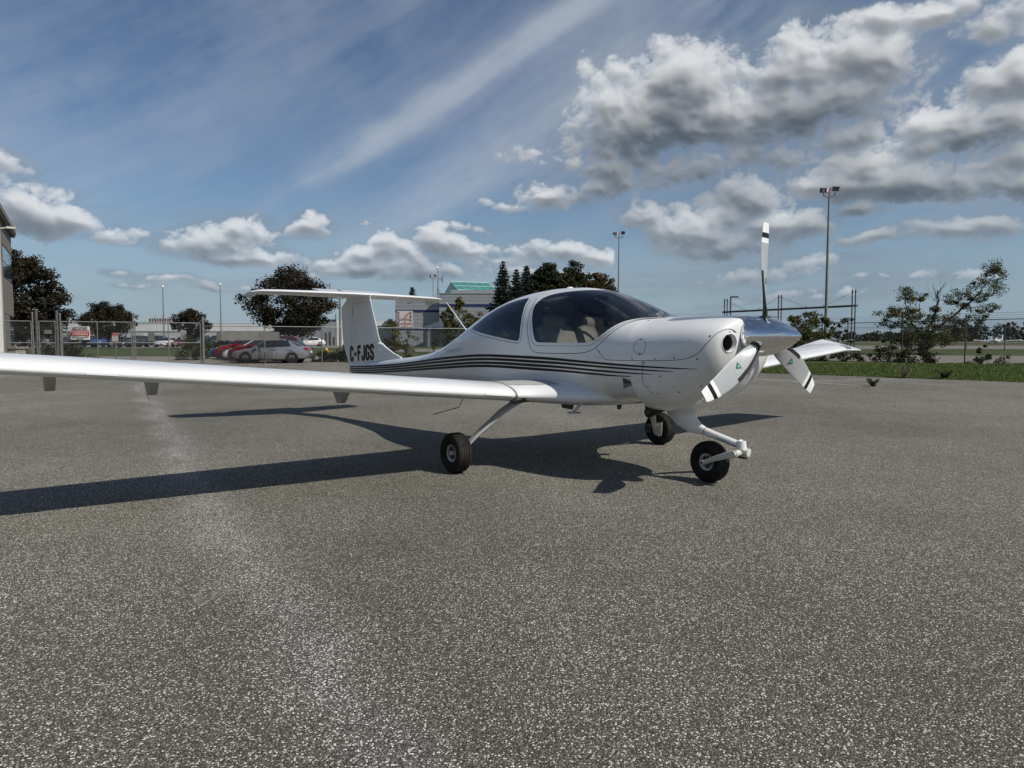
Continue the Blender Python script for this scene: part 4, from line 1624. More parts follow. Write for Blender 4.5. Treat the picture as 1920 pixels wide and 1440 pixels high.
# ================================================================== ground and pavements
def ground_material(name, kind):
    m = bpy.data.materials.new(name)
    m.use_nodes = True
    T = NT(m.node_tree)
    b = T.n['Principled BSDF']
    geo = T.n.new('ShaderNodeNewGeometry')
    P = geo.outputs['Position']
    pset(b, 'Specular IOR Level', 0.25)
    bn = T.n.new('ShaderNodeBump')
    if kind == 'asphalt':
        x, y, z = T.sep(P)
        P2 = T.v('MULTIPLY', P, (1, 1, 0))
        warp = T.v('ADD', P2, T.v('SCALE', T.v('SUBTRACT', T.noise(P2, 90, 2, 0.6, out=1), (.5, .5, .5)), scale=0.006))
        vn = T.n.new('ShaderNodeTexVoronoi')
        vn.inputs['Scale'].default_value = 132
        T.l.new(warp, vn.inputs['Vector'])
        d1 = vn.outputs['Distance']
        r1, r2, r3 = T.sep(vn.outputs['Color'])
        vf = T.n.new('ShaderNodeTexVoronoi')
        vf.inputs['Scale'].default_value = 255
        T.l.new(warp, vf.inputs['Vector'])
        d2 = vf.outputs['Distance']
        q1, q2, q3 = T.sep(vf.outputs['Color'])
        # how far the binder is worn off the stones varies over the surface
        wear = T.m('SUBTRACT', T.noise(P2, 0.55, 5, 0.6), 0.5)
        patch = T.m('SUBTRACT', T.noise(T.v('MULTIPLY', P2, (1.0, 0.55, 0)), 0.23, 6, 0.6), 0.5)
        # long scuffed track running away to the left
        tr = T.m('ADD', x, T.m('ADD', T.m('MULTIPLY', y, 0.571), -0.72))
        tr = T.m('ADD', tr, T.m('MULTIPLY', wear, 1.0))
        trk = T.m('POWER', 2.718, T.m('MULTIPLY', T.m('MULTIPLY', tr, tr), -20.0))
        trk = T.m('MULTIPLY', trk, T.smooth(T.noise(P2, 1.4, 5, 0.65), 0.05, 0.80))
        expo = T.m('ADD', T.m('MULTIPLY', wear, 0.30), T.m('MULTIPLY', trk, 0.20))
        expo = T.m('ADD', expo, T.m('MULTIPLY', patch, 0.30))
        br = T.m('ADD', r2, expo)
        ramp = T.n.new('ShaderNodeValToRGB')
        T.l.new(br, ramp.inputs[0])
        cr = ramp.color_ramp
        pts = [(0.0, (.060, .055, .044)), (0.34, (.115, .107, .088)), (0.58, (.275, .258, .216)), (0.78, (.50, .475, .405)), (1.0, (.80, .77, .69))]
        cr.elements[0].position, cr.elements[0].color = pts[0][0], pts[0][1] + (1,)
        cr.elements[1].position, cr.elements[1].color = pts[-1][0], pts[-1][1] + (1,)
        for p_, c_ in pts[1:-1]:
            e_ = cr.elements.new(p_)
            e_.color = c_ + (1,)
        ramp2 = T.n.new('ShaderNodeValToRGB')
        T.l.new(T.m('ADD', q2, expo), ramp2.inputs[0])
        cr2 = ramp2.color_ramp
        cr2.elements[0].position, cr2.elements[0].color = 0.15, (.050, .046, .037, 1)
        cr2.elements[1].position, cr2.elements[1].color = 1.0, (.45, .42, .35, 1)
        binder = T.mix(T.smooth(d2, 0.55, 0.25), (0.044, 0.040, 0.032), ramp2.outputs[0])
        stone = T.m('MULTIPLY', T.smooth(d1, 0.56, 0.38), T.smooth(T.m('ADD', r1, expo), 0.22, 0.34))
        c = T.mix(stone, binder, ramp.outputs[0])
        pit = T.m('MULTIPLY', T.smooth(r3, 0.955, 0.975), T.smooth(d1, 0.5, 0.3))
        c = T.mix(pit, c, (0.012, 0.011, 0.010))
        # worn pale track, darker stains, a few drips of oil
        k_ = T.m('ADD', 1.0, T.m('ADD', T.m('MULTIPLY', patch, 0.75), T.m('MULTIPLY', trk, 0.10)))
        c = T.mix(1.0, c, T.comb(k_, k_, T.m('ADD', k_, T.m('MULTIPLY', trk, 0.10))), 'MULTIPLY')
        drip = T.m('MULTIPLY', T.smooth(T.voro(P2, 0.33), 0.10, 0.03), T.smooth(T.noise(P2, 7.0, 4, 0.6), 0.40, 0.60))
        c = T.mix(T.m('MULTIPLY', drip, 0.40), c, (0.022, 0.020, 0.018))
        T.l.new(c, b.inputs['Base Color'])
        b.inputs['Roughness'].default_value = 0.85
        h = T.m('ADD', T.m('MULTIPLY', stone, 0.6), T.m('MULTIPLY', T.m('ADD', d1, T.m('MULTIPLY', d2, 0.5)), -0.7))
        T.l.new(h, bn.inputs['Height'])
        bn.inputs['Strength'].default_value = 0.65
        bn.inputs['Distance'].default_value = 0.004
        T.l.new(bn.outputs[0], b.inputs['Normal'])
    elif kind == 'road':
        n = T.noise(P, 0.4, 6, 0.65)
        f = T.noise(P, 30.0, 3, 0.7)
        c = T.mix(T.smooth(n, 0.3, 0.7), (0.165, 0.152, 0.132), (0.225, 0.21, 0.185))
        c = T.mix(T.m('MULTIPLY', T.smooth(f, 0.4, 0.7), 0.4), c, (0.12, 0.11, 0.095))
        T.l.new(c, b.inputs['Base Color'])
        b.inputs['Roughness'].default_value = 0.9
    elif kind == 'lawn':
        n = T.noise(P, 0.25, 5, 0.65)
        f = T.noise(T.v('MULTIPLY', P, (1.0, 0.5, 1.0)), 7.0, 5, 0.7)
        c = T.mix(T.smooth(n, 0.3, 0.7), (0.028, 0.048, 0.012), (0.052, 0.072, 0.020))
        c = T.mix(T.m('MULTIPLY', T.smooth(f, 0.35, 0.7), 0.55), c, (0.085, 0.092, 0.030))
        T.l.new(c, b.inputs['Base Color'])
        b.inputs['Roughness'].default_value = 0.95
        T.l.new(f, bn.inputs['Height'])
        bn.inputs['Strength'].default_value = 0.8
        bn.inputs['Distance'].default_value = 0.06
        T.l.new(bn.outputs[0], b.inputs['Normal'])
    elif kind == 'field':
        n = T.noise(T.v('MULTIPLY', P, (0.25, 1.0, 1.0)), 0.03, 5, 0.6)
        f = T.noise(P, 0.8, 5, 0.7)
        c = T.mix(T.smooth(n, 0.35, 0.65), (0.050, 0.062, 0.022), (0.085, 0.085, 0.036))
        c = T.mix(T.m('MULTIPLY', f, 0.4), c, (0.055, 0.068, 0.025))
        T.l.new(c, b.inputs['Base Color'])
        b.inputs['Roughness'].default_value = 0.95
    MATS[name] = m
    return m


ASPHALT = ground_material('apron_asphalt', 'asphalt')
ROAD = ground_material('grey_pavement', 'road')
LAWN = ground_material('mown_lawn', 'lawn')
FIELD = ground_material('airfield_grass', 'field')


def sheet(name, poly, lift, material, **tags):
    """flat piece of ground following the land; poly in (x, y), split along y so that it bends with the slope"""
    bm = bmesh.new()
    vs = [bm.verts.new((x, y, 0)) for x, y in poly]
    f = bm.faces.new(vs)
    if f.normal.z < 0:
        f.normal_flip()
    for yc in (47, 60, 80, 100, 200, 400, 800):
        bmesh.ops.bisect_plane(bm, geom=bm.faces[:] + bm.edges[:] + bm.verts[:], plane_co=(0, yc, 0), plane_no=(0, 1, 0))
    bm.normal_update()
    for g in bm.faces:
        if g.normal.z < 0:
            g.normal_flip()
    for v in bm.verts:
        v.co.z = gz(v.co.y) + lift
    me = bpy.data.meshes.new(name)
    bm.to_mesh(me)
    bm.free()
    me.materials.append(material)
    o = bpy.data.objects.new(name, me)
    COL.objects.link(o)
    return tag(o, **tags)


ST = dict(kind='structure')
sheet('ground', [(-2500, -600), (2500, -600), (2500, 4000), (-2500, 4000)], -0.02, FIELD, **ST)
# apron: its far edge runs along the fence on the left and the grass strip on the right
sheet('apron', [(-60, -60), (70, -60), (70, -47), (30, 3.4), (15.76, 21.43), (14.93, 22.55), (13.44, 24.2), (11.76, 26.3), (9.73, 28.9), (0, 41), (-7, 47.4), (-13, 43.9), (-18, 41.5), (-28, 38.8), (-60, 30)], 0.0, ASPHALT, **ST)
sheet('parking_lot', [(-60, 30.02), (-28, 38.82), (-18, 41.52), (-13, 43.92), (-8, 46.8), (-7.5, 53), (-14, 58), (-60, 57)], -0.004, ROAD, **ST)
# lawns
sheet('front_lawn', [(-75, 57.2), (-14, 58.2), (-17, 95), (-75, 95)], 0.004, LAWN, **ST)
sheet('far_car_park', [(-120, 95.2), (-17, 95.2), (-14, 150), (-160, 150)], 0.004, ROAD, **ST)
sheet('terminal_lawn', [(-13.5, 58.4), (-7.3, 53.2), (-7.8, 47.3), (-3, 49.1), (10, 50.1), (21, 48.8), (22, 72), (-13.8, 72)], 0.004, LAWN, **ST)
sheet('terminal_drive', [(-16, 72.2), (20, 72.2), (20, 88), (-16.5, 88)], 0.008, ROAD, **ST)
sheet('terminal_verge', [(-16.6, 88.2), (20, 88.2), (20, 108), (-17, 108)], 0.004, LAWN, **ST)
# right hand side: grass strip inside the fence, service road, verge and runway beyond
sheet('grass_strip', [(-7, 47.6), (0, 41.1), (9.8, 29), (11.85, 26.4), (13.5, 24.3), (15.0, 22.65), (15.85, 21.5), (30.1, 3.5), (70, -47), (92, -47), (40, 21.5), (26.6, 41), (21.5, 48.5), (10, 50), (-3, 49)], 0.012, LAWN, **ST)
sheet('service_road', [(21.6, 48.7), (26.7, 41.1), (40.1, 21.6), (92, -46.9), (180, -20), (62, 56), (24, 62)], 0.004, ROAD, **ST)
sheet('road_verge', [(24, 62.3), (62, 56.3), (180, -19.7), (240, 40), (110, 84), (24, 88)], 0.006, LAWN, **ST)
sheet('taxiway', [(24, 88.3), (110, 84.3), (240, 40.3), (300, 100), (160, 128), (24, 128)], 0.006, ROAD, **ST)
sheet('runway', [(60, 290), (700, 270), (700, 310), (60, 330)], 0.02, ROAD, **ST)

PAINT = mat('worn_line_paint', (0.50, 0.49, 0.46), 0.8, var=0.25, scale=6)
TAR = mat('tar_crack', (0.016, 0.015, 0.014), 0.7)


def strip(name, pts, w, material, lift, parent=None, wob=0.0, seed=1, **tags):
    rg = random.Random(seed)
    L, Rr = [], []
    P = []
    for a, b in zip(pts[:-1], pts[1:]):
        n = max(2, int(math.dist(a, b) / (0.12 if wob else 1.5)))
        for k in range(n):
            P.append((a[0] + (b[0] - a[0]) * k / n, a[1] + (b[1] - a[1]) * k / n))
    P.append(pts[-1])
    off = 0
    for i, p in enumerate(P):
        a, b = P[max(0, i - 1)], P[min(len(P) - 1, i + 1)]
        d = Vector((b[0] - a[0], b[1] - a[1])).normalized()
        off = off * .8 + rg.uniform(-wob, wob)
        ww = w * (rg.uniform(.5, 1.4) if wob else 1)
        n = Vector((-d.y, d.x))
        for lst, s_ in ((L, ww / 2), (Rr, -ww / 2)):
            q = (p[0] + n.x * (off + s_), p[1] + n.y * (off + s_))
            lst.append((q[0], q[1], gz(q[1]) + lift))
    return MB().grid([Rr, L]).build(name, material, parent, **tags)


strip('painted_line', [(7.98, 23.69), (9.05, 21.88), (9.97, 19.57)], .075, PAINT, .004, kind='structure')
strip('painted_line', [(8.8, 21.73), (13.2, 23.75)], .075, PAINT, .008, kind='structure')
strip('pavement_crack', [(5.2, 18.6), (5.66, 17.59), (5.87, 17.4), (6.71, 15.36), (7.41, 13.05), (8.27, 12.24), (8.55, 11.6), (10.2, 8.6), (11.5, 6.0)], .022, TAR, .004, wob=.012, seed=3, kind='structure')
strip('pavement_crack', [(-13.0, 24.0), (-9.0, 17.0), (-7.4, 14.2), (-6.6, 12.0)], .010, TAR, .004, wob=.010, seed=4, kind='structure')
strip('pavement_crack', [(12.0, 19.0), (9.0, 17.6), (6.9, 16.0)], .010, TAR, .004, wob=.010, seed=5, kind='structure')

# ================================================================== buildings
def wx(px, d):
    """sideways position of something seen at bearing px (photo columns) and d metres out"""
    return (px - 960) / 1308.0 * d


def oriented(name, label, cat, A, B, z=0.0, group=None):
    """a thing whose local x axis runs from A to B on the ground, y to the left of it"""
    rz = math.atan2(B[1] - A[1], B[0] - A[0])
    return thing(name, label, cat, (A[0], A[1], z), rz, group)


TAN = mat('tan_panel', (0.17, 0.15, 0.128), 0.8, var=0.10, bump=.3, bscale=80)
CREAM = mat('pale_render', (0.52, 0.51, 0.48), 0.8, var=0.08)
DGREY = mat('dark_trim', (0.06, 0.058, 0.056), 0.6)
CLAD = mat('silver_cladding', (0.30, 0.315, 0.33), 0.45, metal=0.25, var=0.06, scale=0.6)
BACK = mat('panel_shadow_gap', (0.10, 0.105, 0.11), 0.8)
BLUE = mat('blue_band', (0.012, 0.022, 0.10), 0.5)
SKYGLASS = mat('green_skylight_glass', (0.035, 0.20, 0.17), 0.12, var=0.2, scale=0.5)
SKYFRAME = mat('pale_green_frame', (0.42, 0.52, 0.50), 0.5)
WINGLASS = mat('window_glass', (0.035, 0.05, 0.065), 0.06, spec=0.8, var=0.2)
FWHITE = mat('factory_white', (0.62, 0.63, 0.63), 0.6, var=0.05, scale=0.2)
FGREY = mat('factory_grey', (0.42, 0.43, 0.43), 0.6, var=0.05, scale=0.2)
GALV = mat('galvanised_steel', (0.17, 0.173, 0.178), 0.5, metal=0.35, var=0.2, scale=6)
GALVD = mat('weathered_steel', (0.10, 0.10, 0.10), 0.6, metal=0.4, var=0.3, scale=6)
CONC = mat('spun_concrete', (0.20, 0.185, 0.155), 0.85, var=0.12)
STONE = mat('rubble_stone', (0.33, 0.30, 0.26), 0.9, var=0.3, scale=9, bump=.5, bscale=30)
SIGNW = mat('sign_white', (0.72, 0.71, 0.68), 0.5)
SIGNR = mat('sign_red', (0.42, 0.018, 0.022), 0.5)
SIGNG = mat('sign_grey', (0.23, 0.225, 0.21), 0.5, metal=.3)
INK = mat('sign_ink', (0.03, 0.03, 0.032), 0.6)
YELLOW = mat('safety_yellow', (0.55, 0.38, 0.05), 0.5)
ORANGE = mat('cone_orange', (0.62, 0.07, 0.015), 0.5)

# ---- hangar office at the left edge: its long wall runs from A to B, seen at a grazing angle
A, B = (-20.2, 26.0), (-32.0, 45.0)
LW = math.dist(A, B)
hang = oriented('office_building', 'tan panelled two-storey office building at the left edge', 'building', A, B)
# local: x along wall (0..LW), y>0 is to the left of AB (into the building), outer face at y=0
MB().bbox((0, .12, 0), (LW, 14, 8.0)).build('core_wall', BACK, hang)
cols = [0, 3.2, 6.2, 9.2, 11.6, 12.4, 15.9, 19.0, LW]
rowz = [0.0, 2.86, 4.95, 6.8, 7.95]
for i in range(len(cols) - 1):
    for j in range(4):
        x0, x1, z0, z1 = cols[i] + .015, cols[i + 1] - .015, rowz[j] + .015, rowz[j + 1] - .015
        if i == 4:
            continue
        if j == 2 and i in (6, 7) or j == 0 and i == 7:
            continue
        MB().bbox((x0, 0, z0), (x1, .12, z1)).build('wall_panel', TAN, hang)
MB().bbox((11.6, -.18, 0), (12.4, .12, 7.95)).build('pilaster', CREAM, hang)
for (x0, x1, z0, z1, nx, nz) in ((15.95, 22.3, 4.97, 6.78, 4, 2), (19.1, 22.2, .9, 2.84, 2, 2)):
    w = MB()
    w.bbox((x0, .05, z0), (x1, .11, z1))
    win = w.build('window_backing', DGREY, hang)
    for a in range(nx):
        for b in range(nz):
            dx, dz = (x1 - x0) / nx, (z1 - z0) / nz
            MB().bbox((x0 + a * dx + .03, .03, z0 + b * dz + .03), (x0 + (a + 1) * dx - .03, .049, z0 + (b + 1) * dz - .03)).build('pane', WINGLASS, win)
# far end wall
MB().bbox((LW - .002, .12, 0), (LW + .12, 14, 7.95)).build('end_wall', TAN, hang)
cor = MB()
cor.bbox((-.2, -.22, 7.95), (LW + .14, 14.2, 8.10))
cor.build('cornice', DGREY, hang)
MB().bbox((-.2, -.28, 8.10), (LW + .18, 14.3, 8.38)).build('cornice_cap', TAN, hang)
lamp = MB()
lamp.tube([(13.9, 0, 7.35), (13.9, -.5, 7.42)], .04, 6)
lamp.box((13.9, -.55, 7.42), (.30, .42, .10))
lamp.build('wall_lamp', CREAM, hang)
for zc, xx in ((7.35, LW + .12), (3.85, LW + .12)):
    c = MB()
    c.tube([(xx, .3, zc), (xx + .3, .15, zc + .05)], .05, 6)
    c.lathe([(.10, .05), (.11, 0), (.08, -.09), (0, -.12)], 10, 'Z', (xx + .35, .12, zc))
    c.build('security_camera', SIGNW, hang, smooth=True, angle=40)

pier = thing('stone_pier', 'low rubble stone pier with a flat cap beside the office gate', 'pier', (wx(27, 40.5), 40.5, 0))
rg = random.Random(5)
z = 0.0
while z < .78:
    h = rg.uniform(.11, .17)
    x = -.42
    while x < .40:
        w = min(rg.uniform(.14, .26), .42 - x)
        MB().bbox((x + .008, -.42 - rg.uniform(0, .02), z + .006), (x + w - .008, .42, z + h - .006)).build('stone', STONE, pier)
        x += w
    z += h
MB().bbox((-.50, -.50, z), (.50, .50, z + .12)).build('cap_stone', CONC, pier)

# ---- far factory on the left
fac = thing('factory_building', 'long low white factory with a grey stripe beyond the far car park', 'building', (wx(120, 235), 235, gz(235)))
FWD_ = wx(705, 235) - wx(120, 235)
MB().bbox((0, 0, 0), (FWD_, 60, 3.75)).build('lower_wall', FGREY, fac)
MB().bbox((-.02, -.08, 3.75), (FWD_ + .02, 60, 4.10)).build('stripe_band', mat('band_grey', (.20, .21, .22), .6), fac)
for k in range(10):
    w = FWD_ / 10
    MB().bbox((k * w + .03, -.04, 4.10), ((k + 1) * w - .03, 60, 6.6)).build('upper_wall_panel', FWHITE, fac)
MB().bbox((-.1, -.15, 6.6), (FWD_ + .1, 60, 6.8)).build('parapet', FWHITE, fac)
for k, px in enumerate((258, 272, 287)):
    x = wx(px, 235) - wx(120, 235)
    r_ = MB()
    r_.bbox((x, 8, 6.8), (x + 2.2, 12, 8.6))
    r_.build('rooftop_unit', mat('unit_brown', (.16, .13, .11), .7), fac)
    fr_ = MB()
    for zz in (8.7, 9.3):
        fr_.bbox((x - .6, 7.6, zz), (x + 2.9, 7.7, zz + .1))
    for xx in (x - .6, x + 1.1, x + 2.8):
        fr_.bbox((xx, 7.6, 6.8), (xx + .1, 7.7, 9.5))
    fr_.build('rooftop_railing', FGREY, fac)
for k in range(6):
    x = 12 + k * 15
    MB().bbox((x, -.06, .2), (x + 3.2, 0, 3.2)).build('dock_door', FWHITE, fac)

shed = thing('grey_warehouse', 'grey metal warehouse with a white end bay behind the aircraft fin', 'building', (wx(560, 128), 128, gz(128)))
sw = wx(632, 128) - wx(560, 128)
MB().bbox((0, 0, 0), (sw, 20, 4.6)).build('wall', CLAD, shed)
MB().bbox((sw + .01, -.1, 0), (sw + .75, 20, 4.75)).build('end_bay', FWHITE, shed)
MB().bbox((-.1, -.15, 4.6), (sw, 20, 4.78)).build('roof_edge', BLUE, shed)
for x, h in ((4.9, 2.4), (5.6, 2.5), (6.35, 1.6)):
    MB().bbox((x, -.04, .1), (x + .35, 0, h)).build('doorway', DGREY, shed)
MB().tube([(6.4, 2, 4.6), (6.4, 2, 5.9)], .08, 6).build('vent_pipe', GALVD, shed)

wh = thing('white_shed', 'small white slatted shed glimpsed right of the aircraft fin', 'building', (wx(700, 118), 118, gz(118)))
ww = wx(735, 118) - wx(700, 118)
MB().bbox((0, 0, 0), (ww, 8, 3.4)).build('wall', FGREY, wh)
MB().bbox((-.1, -.2, 3.4), (ww + .1, 8, 4.25)).build('fascia', FWHITE, wh)

# ---- terminal with blue bands and the green skylight
TD = 110.0
tz = gz(TD)
ter = thing('terminal_building', 'grey metal-clad terminal with blue bands and a green glass skylight', 'building', (wx(742, TD), TD, tz))


def tx(px):
    return wx(px, TD) - wx(742, TD)


x1, x2 = tx(826), tx(1010)
MB().bbox((.03, .10, 0), (x1, 22, 7.55)).build('left_core', BACK, ter)
MB().bbox((x1 + .01, -1.5, 0), (x2 - .03, 22, 8.15)).build('right_core', BACK, ter)


def clad(xa, xb, yf, zs, ncol, skip=()):
    for i in range(ncol):
        for j in range(len(zs) - 1):
            if (i, j) in skip:
                continue
            a, b = xa + (xb - xa) * i / ncol, xa + (xb - xa) * (i + 1) / ncol
            MB().bbox((a + .015, yf, zs[j] + .015), (b - .015, yf + .10, zs[j + 1] - .015)).build('wall_panel', CLAD, ter)


clad(0, x1 - .02, 0.0, [2.95, 3.6, 4.2, 4.8, 5.38], 2)
clad(0, x1 - .02, 0.0, [5.74, 6.3, 6.9, 7.55], 1)
clad(0, x1 - .02, 0.0, [0, .7, 1.35, 2.0, 2.6], 2)
clad(x1, x2, -1.6, [6.55, 7.1, 7.6, 8.15], 2)
clad(x1, x2, -1.6, [2.95, 3.6, 4.2, 4.8, 5.4, 6.0, 6.2], 2)
clad(x1, x2, -1.6, [0, .65, 1.3, 1.95, 2.6], 2, skip=((1, 0), (1, 1), (1, 2)))
for (a, b, yf, za, zb_) in ((-.02, x1 - .02, -.05, 5.38, 5.72), (x1, x2, -1.66, 6.2, 6.55), (-.02, x1 - .02, -.05, 2.6, 2.95), (x1, x2, -1.66, 2.6, 2.95)):
    MB().bbox((a, yf, za), (b, yf + .16, zb_)).build('blue_band', BLUE, ter)
MB().bbox((-.05, -.03, 7.55), (x1 - .02, 22, 7.66)).build('coping', CLAD, ter)
MB().bbox((x1, -1.68, 8.15), (x2, 22, 8.27)).build('coping', CLAD, ter)
# entrance canopy roof: shallow hip of glass in front of the wall
can = MB()
xa, xb = tx(800), tx(880)
can.add([(xa, -4.2, 2.95), (xb, -4.2, 2.95), (xb - .3, -1.7, 4.05), (xa + 2.6, -1.7, 4.05), (xa, -1.7, 2.95)], [(0, 1, 2, 3), (0, 3, 4)])
can.build('entrance_canopy', mat('canopy_glass_grey', (.06, .075, .085), .25), ter)
MB().bbox((xa, -4.3, 2.6), (xb, -4.15, 2.95)).build('canopy_fascia', BLUE, ter)
MB().bbox((tx(808), -4.1, 0), (tx(812), -3.9, 2.6)).build('canopy_column', CLAD, ter)
for px in (797, 806):
    MB().bbox((tx(px), -.12, 0), (tx(px) + .45, -.02, 2.3)).build('doorway', FGREY, ter)
# skylight
sx0, sx1 = tx(836), tx(934)
MB().bbox((tx(845), 1.0, 8.15), (sx1 + .5, 9.0, 8.95)).build('skylight_kerb', CLAD, ter)
sky_ = None
yr0, yr1, zb0, zt0 = 1.0, 9.0, 8.95, 10.55
ym = (yr0 + yr1) / 2
NP = 5
px0 = tx(858)

bars = MB()
for k in range(NP + 1):
    x = px0 + .1 + (sx1 - px0) * k / NP
    for s_ in (-1, 1):
        bars.tube([(x, ym + s_ * (yr1 - yr0) / 2, zb0), (x, ym, zt0)], .07, 4)
bars.tube([(px0, ym, zt0), (sx1 + .1, ym, zt0)], .09, 4)
for s_ in (-1, 1):
    bars.tube([(px0, ym + s_ * (yr1 - yr0) / 4, (zb0 + zt0) / 2), (sx1 + .1, ym + s_ * (yr1 - yr0) / 4, (zb0 + zt0) / 2)], .06, 4)
    bars.tube([(px0, ym + s_ * (yr1 - yr0) / 2, zb0), (sx1 + .1, ym + s_ * (yr1 - yr0) / 2, zb0)], .08, 4)
sky_ = bars.build('skylight_frame', SKYFRAME, ter)
SPINM = Matrix.Translation((px0, yr0, 0)) @ Matrix.Rotation(R(21), 4, 'Z') @ Matrix.Translation((-px0, -yr0, 0))
sky_.data.transform(SPINM)
for k in range(NP):
    xa = px0 + .1 + (sx1 - px0) * k / NP + .06
    xb = px0 + .1 + (sx1 - px0) * (k + 1) / NP - .06
    for s_ in (-1, 1):
        for r0, r1 in ((0.02, .48), (.52, .98)):
            y0, y1 = ym + s_ * (1 - r0) * 4.0, ym + s_ * (1 - r1) * 4.0
            z0, z1 = zb0 + (zt0 - zb0) * r0, zb0 + (zt0 - zb0) * r1
            MB().add([(xa, y0, z0), (xb, y0, z0), (xb, y1, z1), (xa, y1, z1)], [(0, 1, 2, 3)]).build('pane', SKYGLASS, sky_).data.transform(SPINM)
for k in range(6):
    a, b = -1 + k / 3, -1 + (k + 1) / 3
    za, zb_ = zb0 + (zt0 - zb0) * (1 - abs(a)), zb0 + (zt0 - zb0) * (1 - abs(b))
    MB().add([(px0 + .05, ym + 4 * a + .05, zb0 - .7), (px0 + .05, ym + 4 * b - .05, zb0 - .7), (px0 + .05, ym + 4 * b - .05, zb_), (px0 + .05, ym + 4 * a + .05, za)], [(0, 1, 2, 3)]).build('gable_pane', SKYGLASS, sky_).data.transform(SPINM)

# sign on the terminal wall
sg = thing('banner_sign', 'square pale banner with orange swoosh and city name on the terminal wall', 'sign', (wx(744.5, TD), TD - .03, tz + 3.05))
SW = 2.55
MB().bbox((0, -.05, 0), (SW, -.005, SW)).build('board', mat('banner_white', (.50, .49, .47), .6), sg)
MAU = mat('banner_mauve', (.26, .13, .19), .6)
DMAU = mat('banner_plum', (.12, .05, .09), .6)
ORG = mat('banner_orange', (.42, .20, .10), .6)
rg = random.Random(3)
for j in range(7):
    MB().bbox((.06, -.056, .10 + j * .34), (.48 - rg.uniform(0, .05), -.052, .10 + j * .34 + .27)).build('colour_block', MAU if j > 1 else DMAU, sg)
for j in range(5):
    MB().bbox((1.98 + rg.uniform(0, .06), -.056, .86 + j * .30), (2.36, -.052, .86 + j * .30 + .22)).build('colour_block', DMAU if j % 2 == 0 else MAU, sg)
MB().bbox((.60, -.056, .36), (2.42, -.052, .62)).build('colour_block', MAU, sg)
sww = [(1.05, 1.25), (1.22, 1.62), (1.55, 2.02), (1.95, 2.32), (2.40, 2.42), (2.05, 2.12), (1.72, 1.75), (1.50, 1.25)]
MB().add([(a, -.060, b) for a, b in sww], [tuple(range(len(sww)))]).build('swoosh', ORG, sg)
sww = [(1.15, .95), (1.35, .92), (1.62, .60), (1.70, .10), (1.52, .30), (1.30, .33)]
MB().add([(a, -.060, b) for a, b in sww], [tuple(range(len(sww)))]).build('swoosh', ORG, sg)


def lettering(body, size, cx, cz, y, parent, material, bold=0.0, sx=1.0, name='lettering'):
    vs, fs = text_mesh(body, size, bold, 'CENTER', sx)
    MB().add([(cx + a, y, cz + b) for a, b in vs], fs).build(name, material, parent)


lettering('Oshawa', .62, 1.20, 1.18, -.064, sg, DMAU, .006, .86)

# roof mast with radar ball and dish, standing on the terminal
ma = thing('radio_mast', 'slim radio mast with a white ball and grid dish on the terminal roof', 'mast', (wx(822, TD + 6), TD + 6, tz + 7.6))
MB().tube([(0, 0, 0), (0, 0, 5.2)], [.10, .05], 8).build('pole', GALV, ma)
MB().lathe([(0, .22), (.16, .15), (.22, 0), (.16, -.15), (0, -.22)], 12, 'Z', (-.08, 0, 5.35)).build('radar_ball', SIGNW, ma, smooth=True)
lt = MB()
for a in range(3):
    t = R(90 + 120 * a)
    lt.tube([(.75 * math.cos(t), .75 * math.sin(t), 0), (.08 * math.cos(t), .08 * math.sin(t), 1.9)], .035, 5)
    t2 = R(210 + 120 * a)
    for zz in (.5, 1.1):
        k = 1 - zz / 2.1
        lt.tube([(.75 * k * math.cos(t), .75 * k * math.sin(t), zz), (.75 * k * math.cos(t2), .75 * k * math.sin(t2), zz)], .025, 4)
lt.build('lattice_base', GALV, ma)
di = MB()
for r_ in (.25, .5, .75):
    di.tube([(.55 + .25 * (r_ / .75) ** 2 + .0, r_ * math.cos(t) * .9, 3.5 + r_ * math.sin(t)) for t in np.linspace(0, 2 * math.pi, 17)], .018, 4)
for t in np.linspace(0, math.pi, 7)[:-1]:
    di.tube([(.55 + .25, .7 * math.cos(t), 3.5 + .75 * math.sin(t)), (.55, 0, 3.5), (.8, -.7 * math.cos(t), 3.5 - .75 * math.sin(t))], .014, 4)
di.tube([(0, 0, 3.5), (.55, 0, 3.5)], .04, 5)
di.build('grid_dish', GALV, ma)


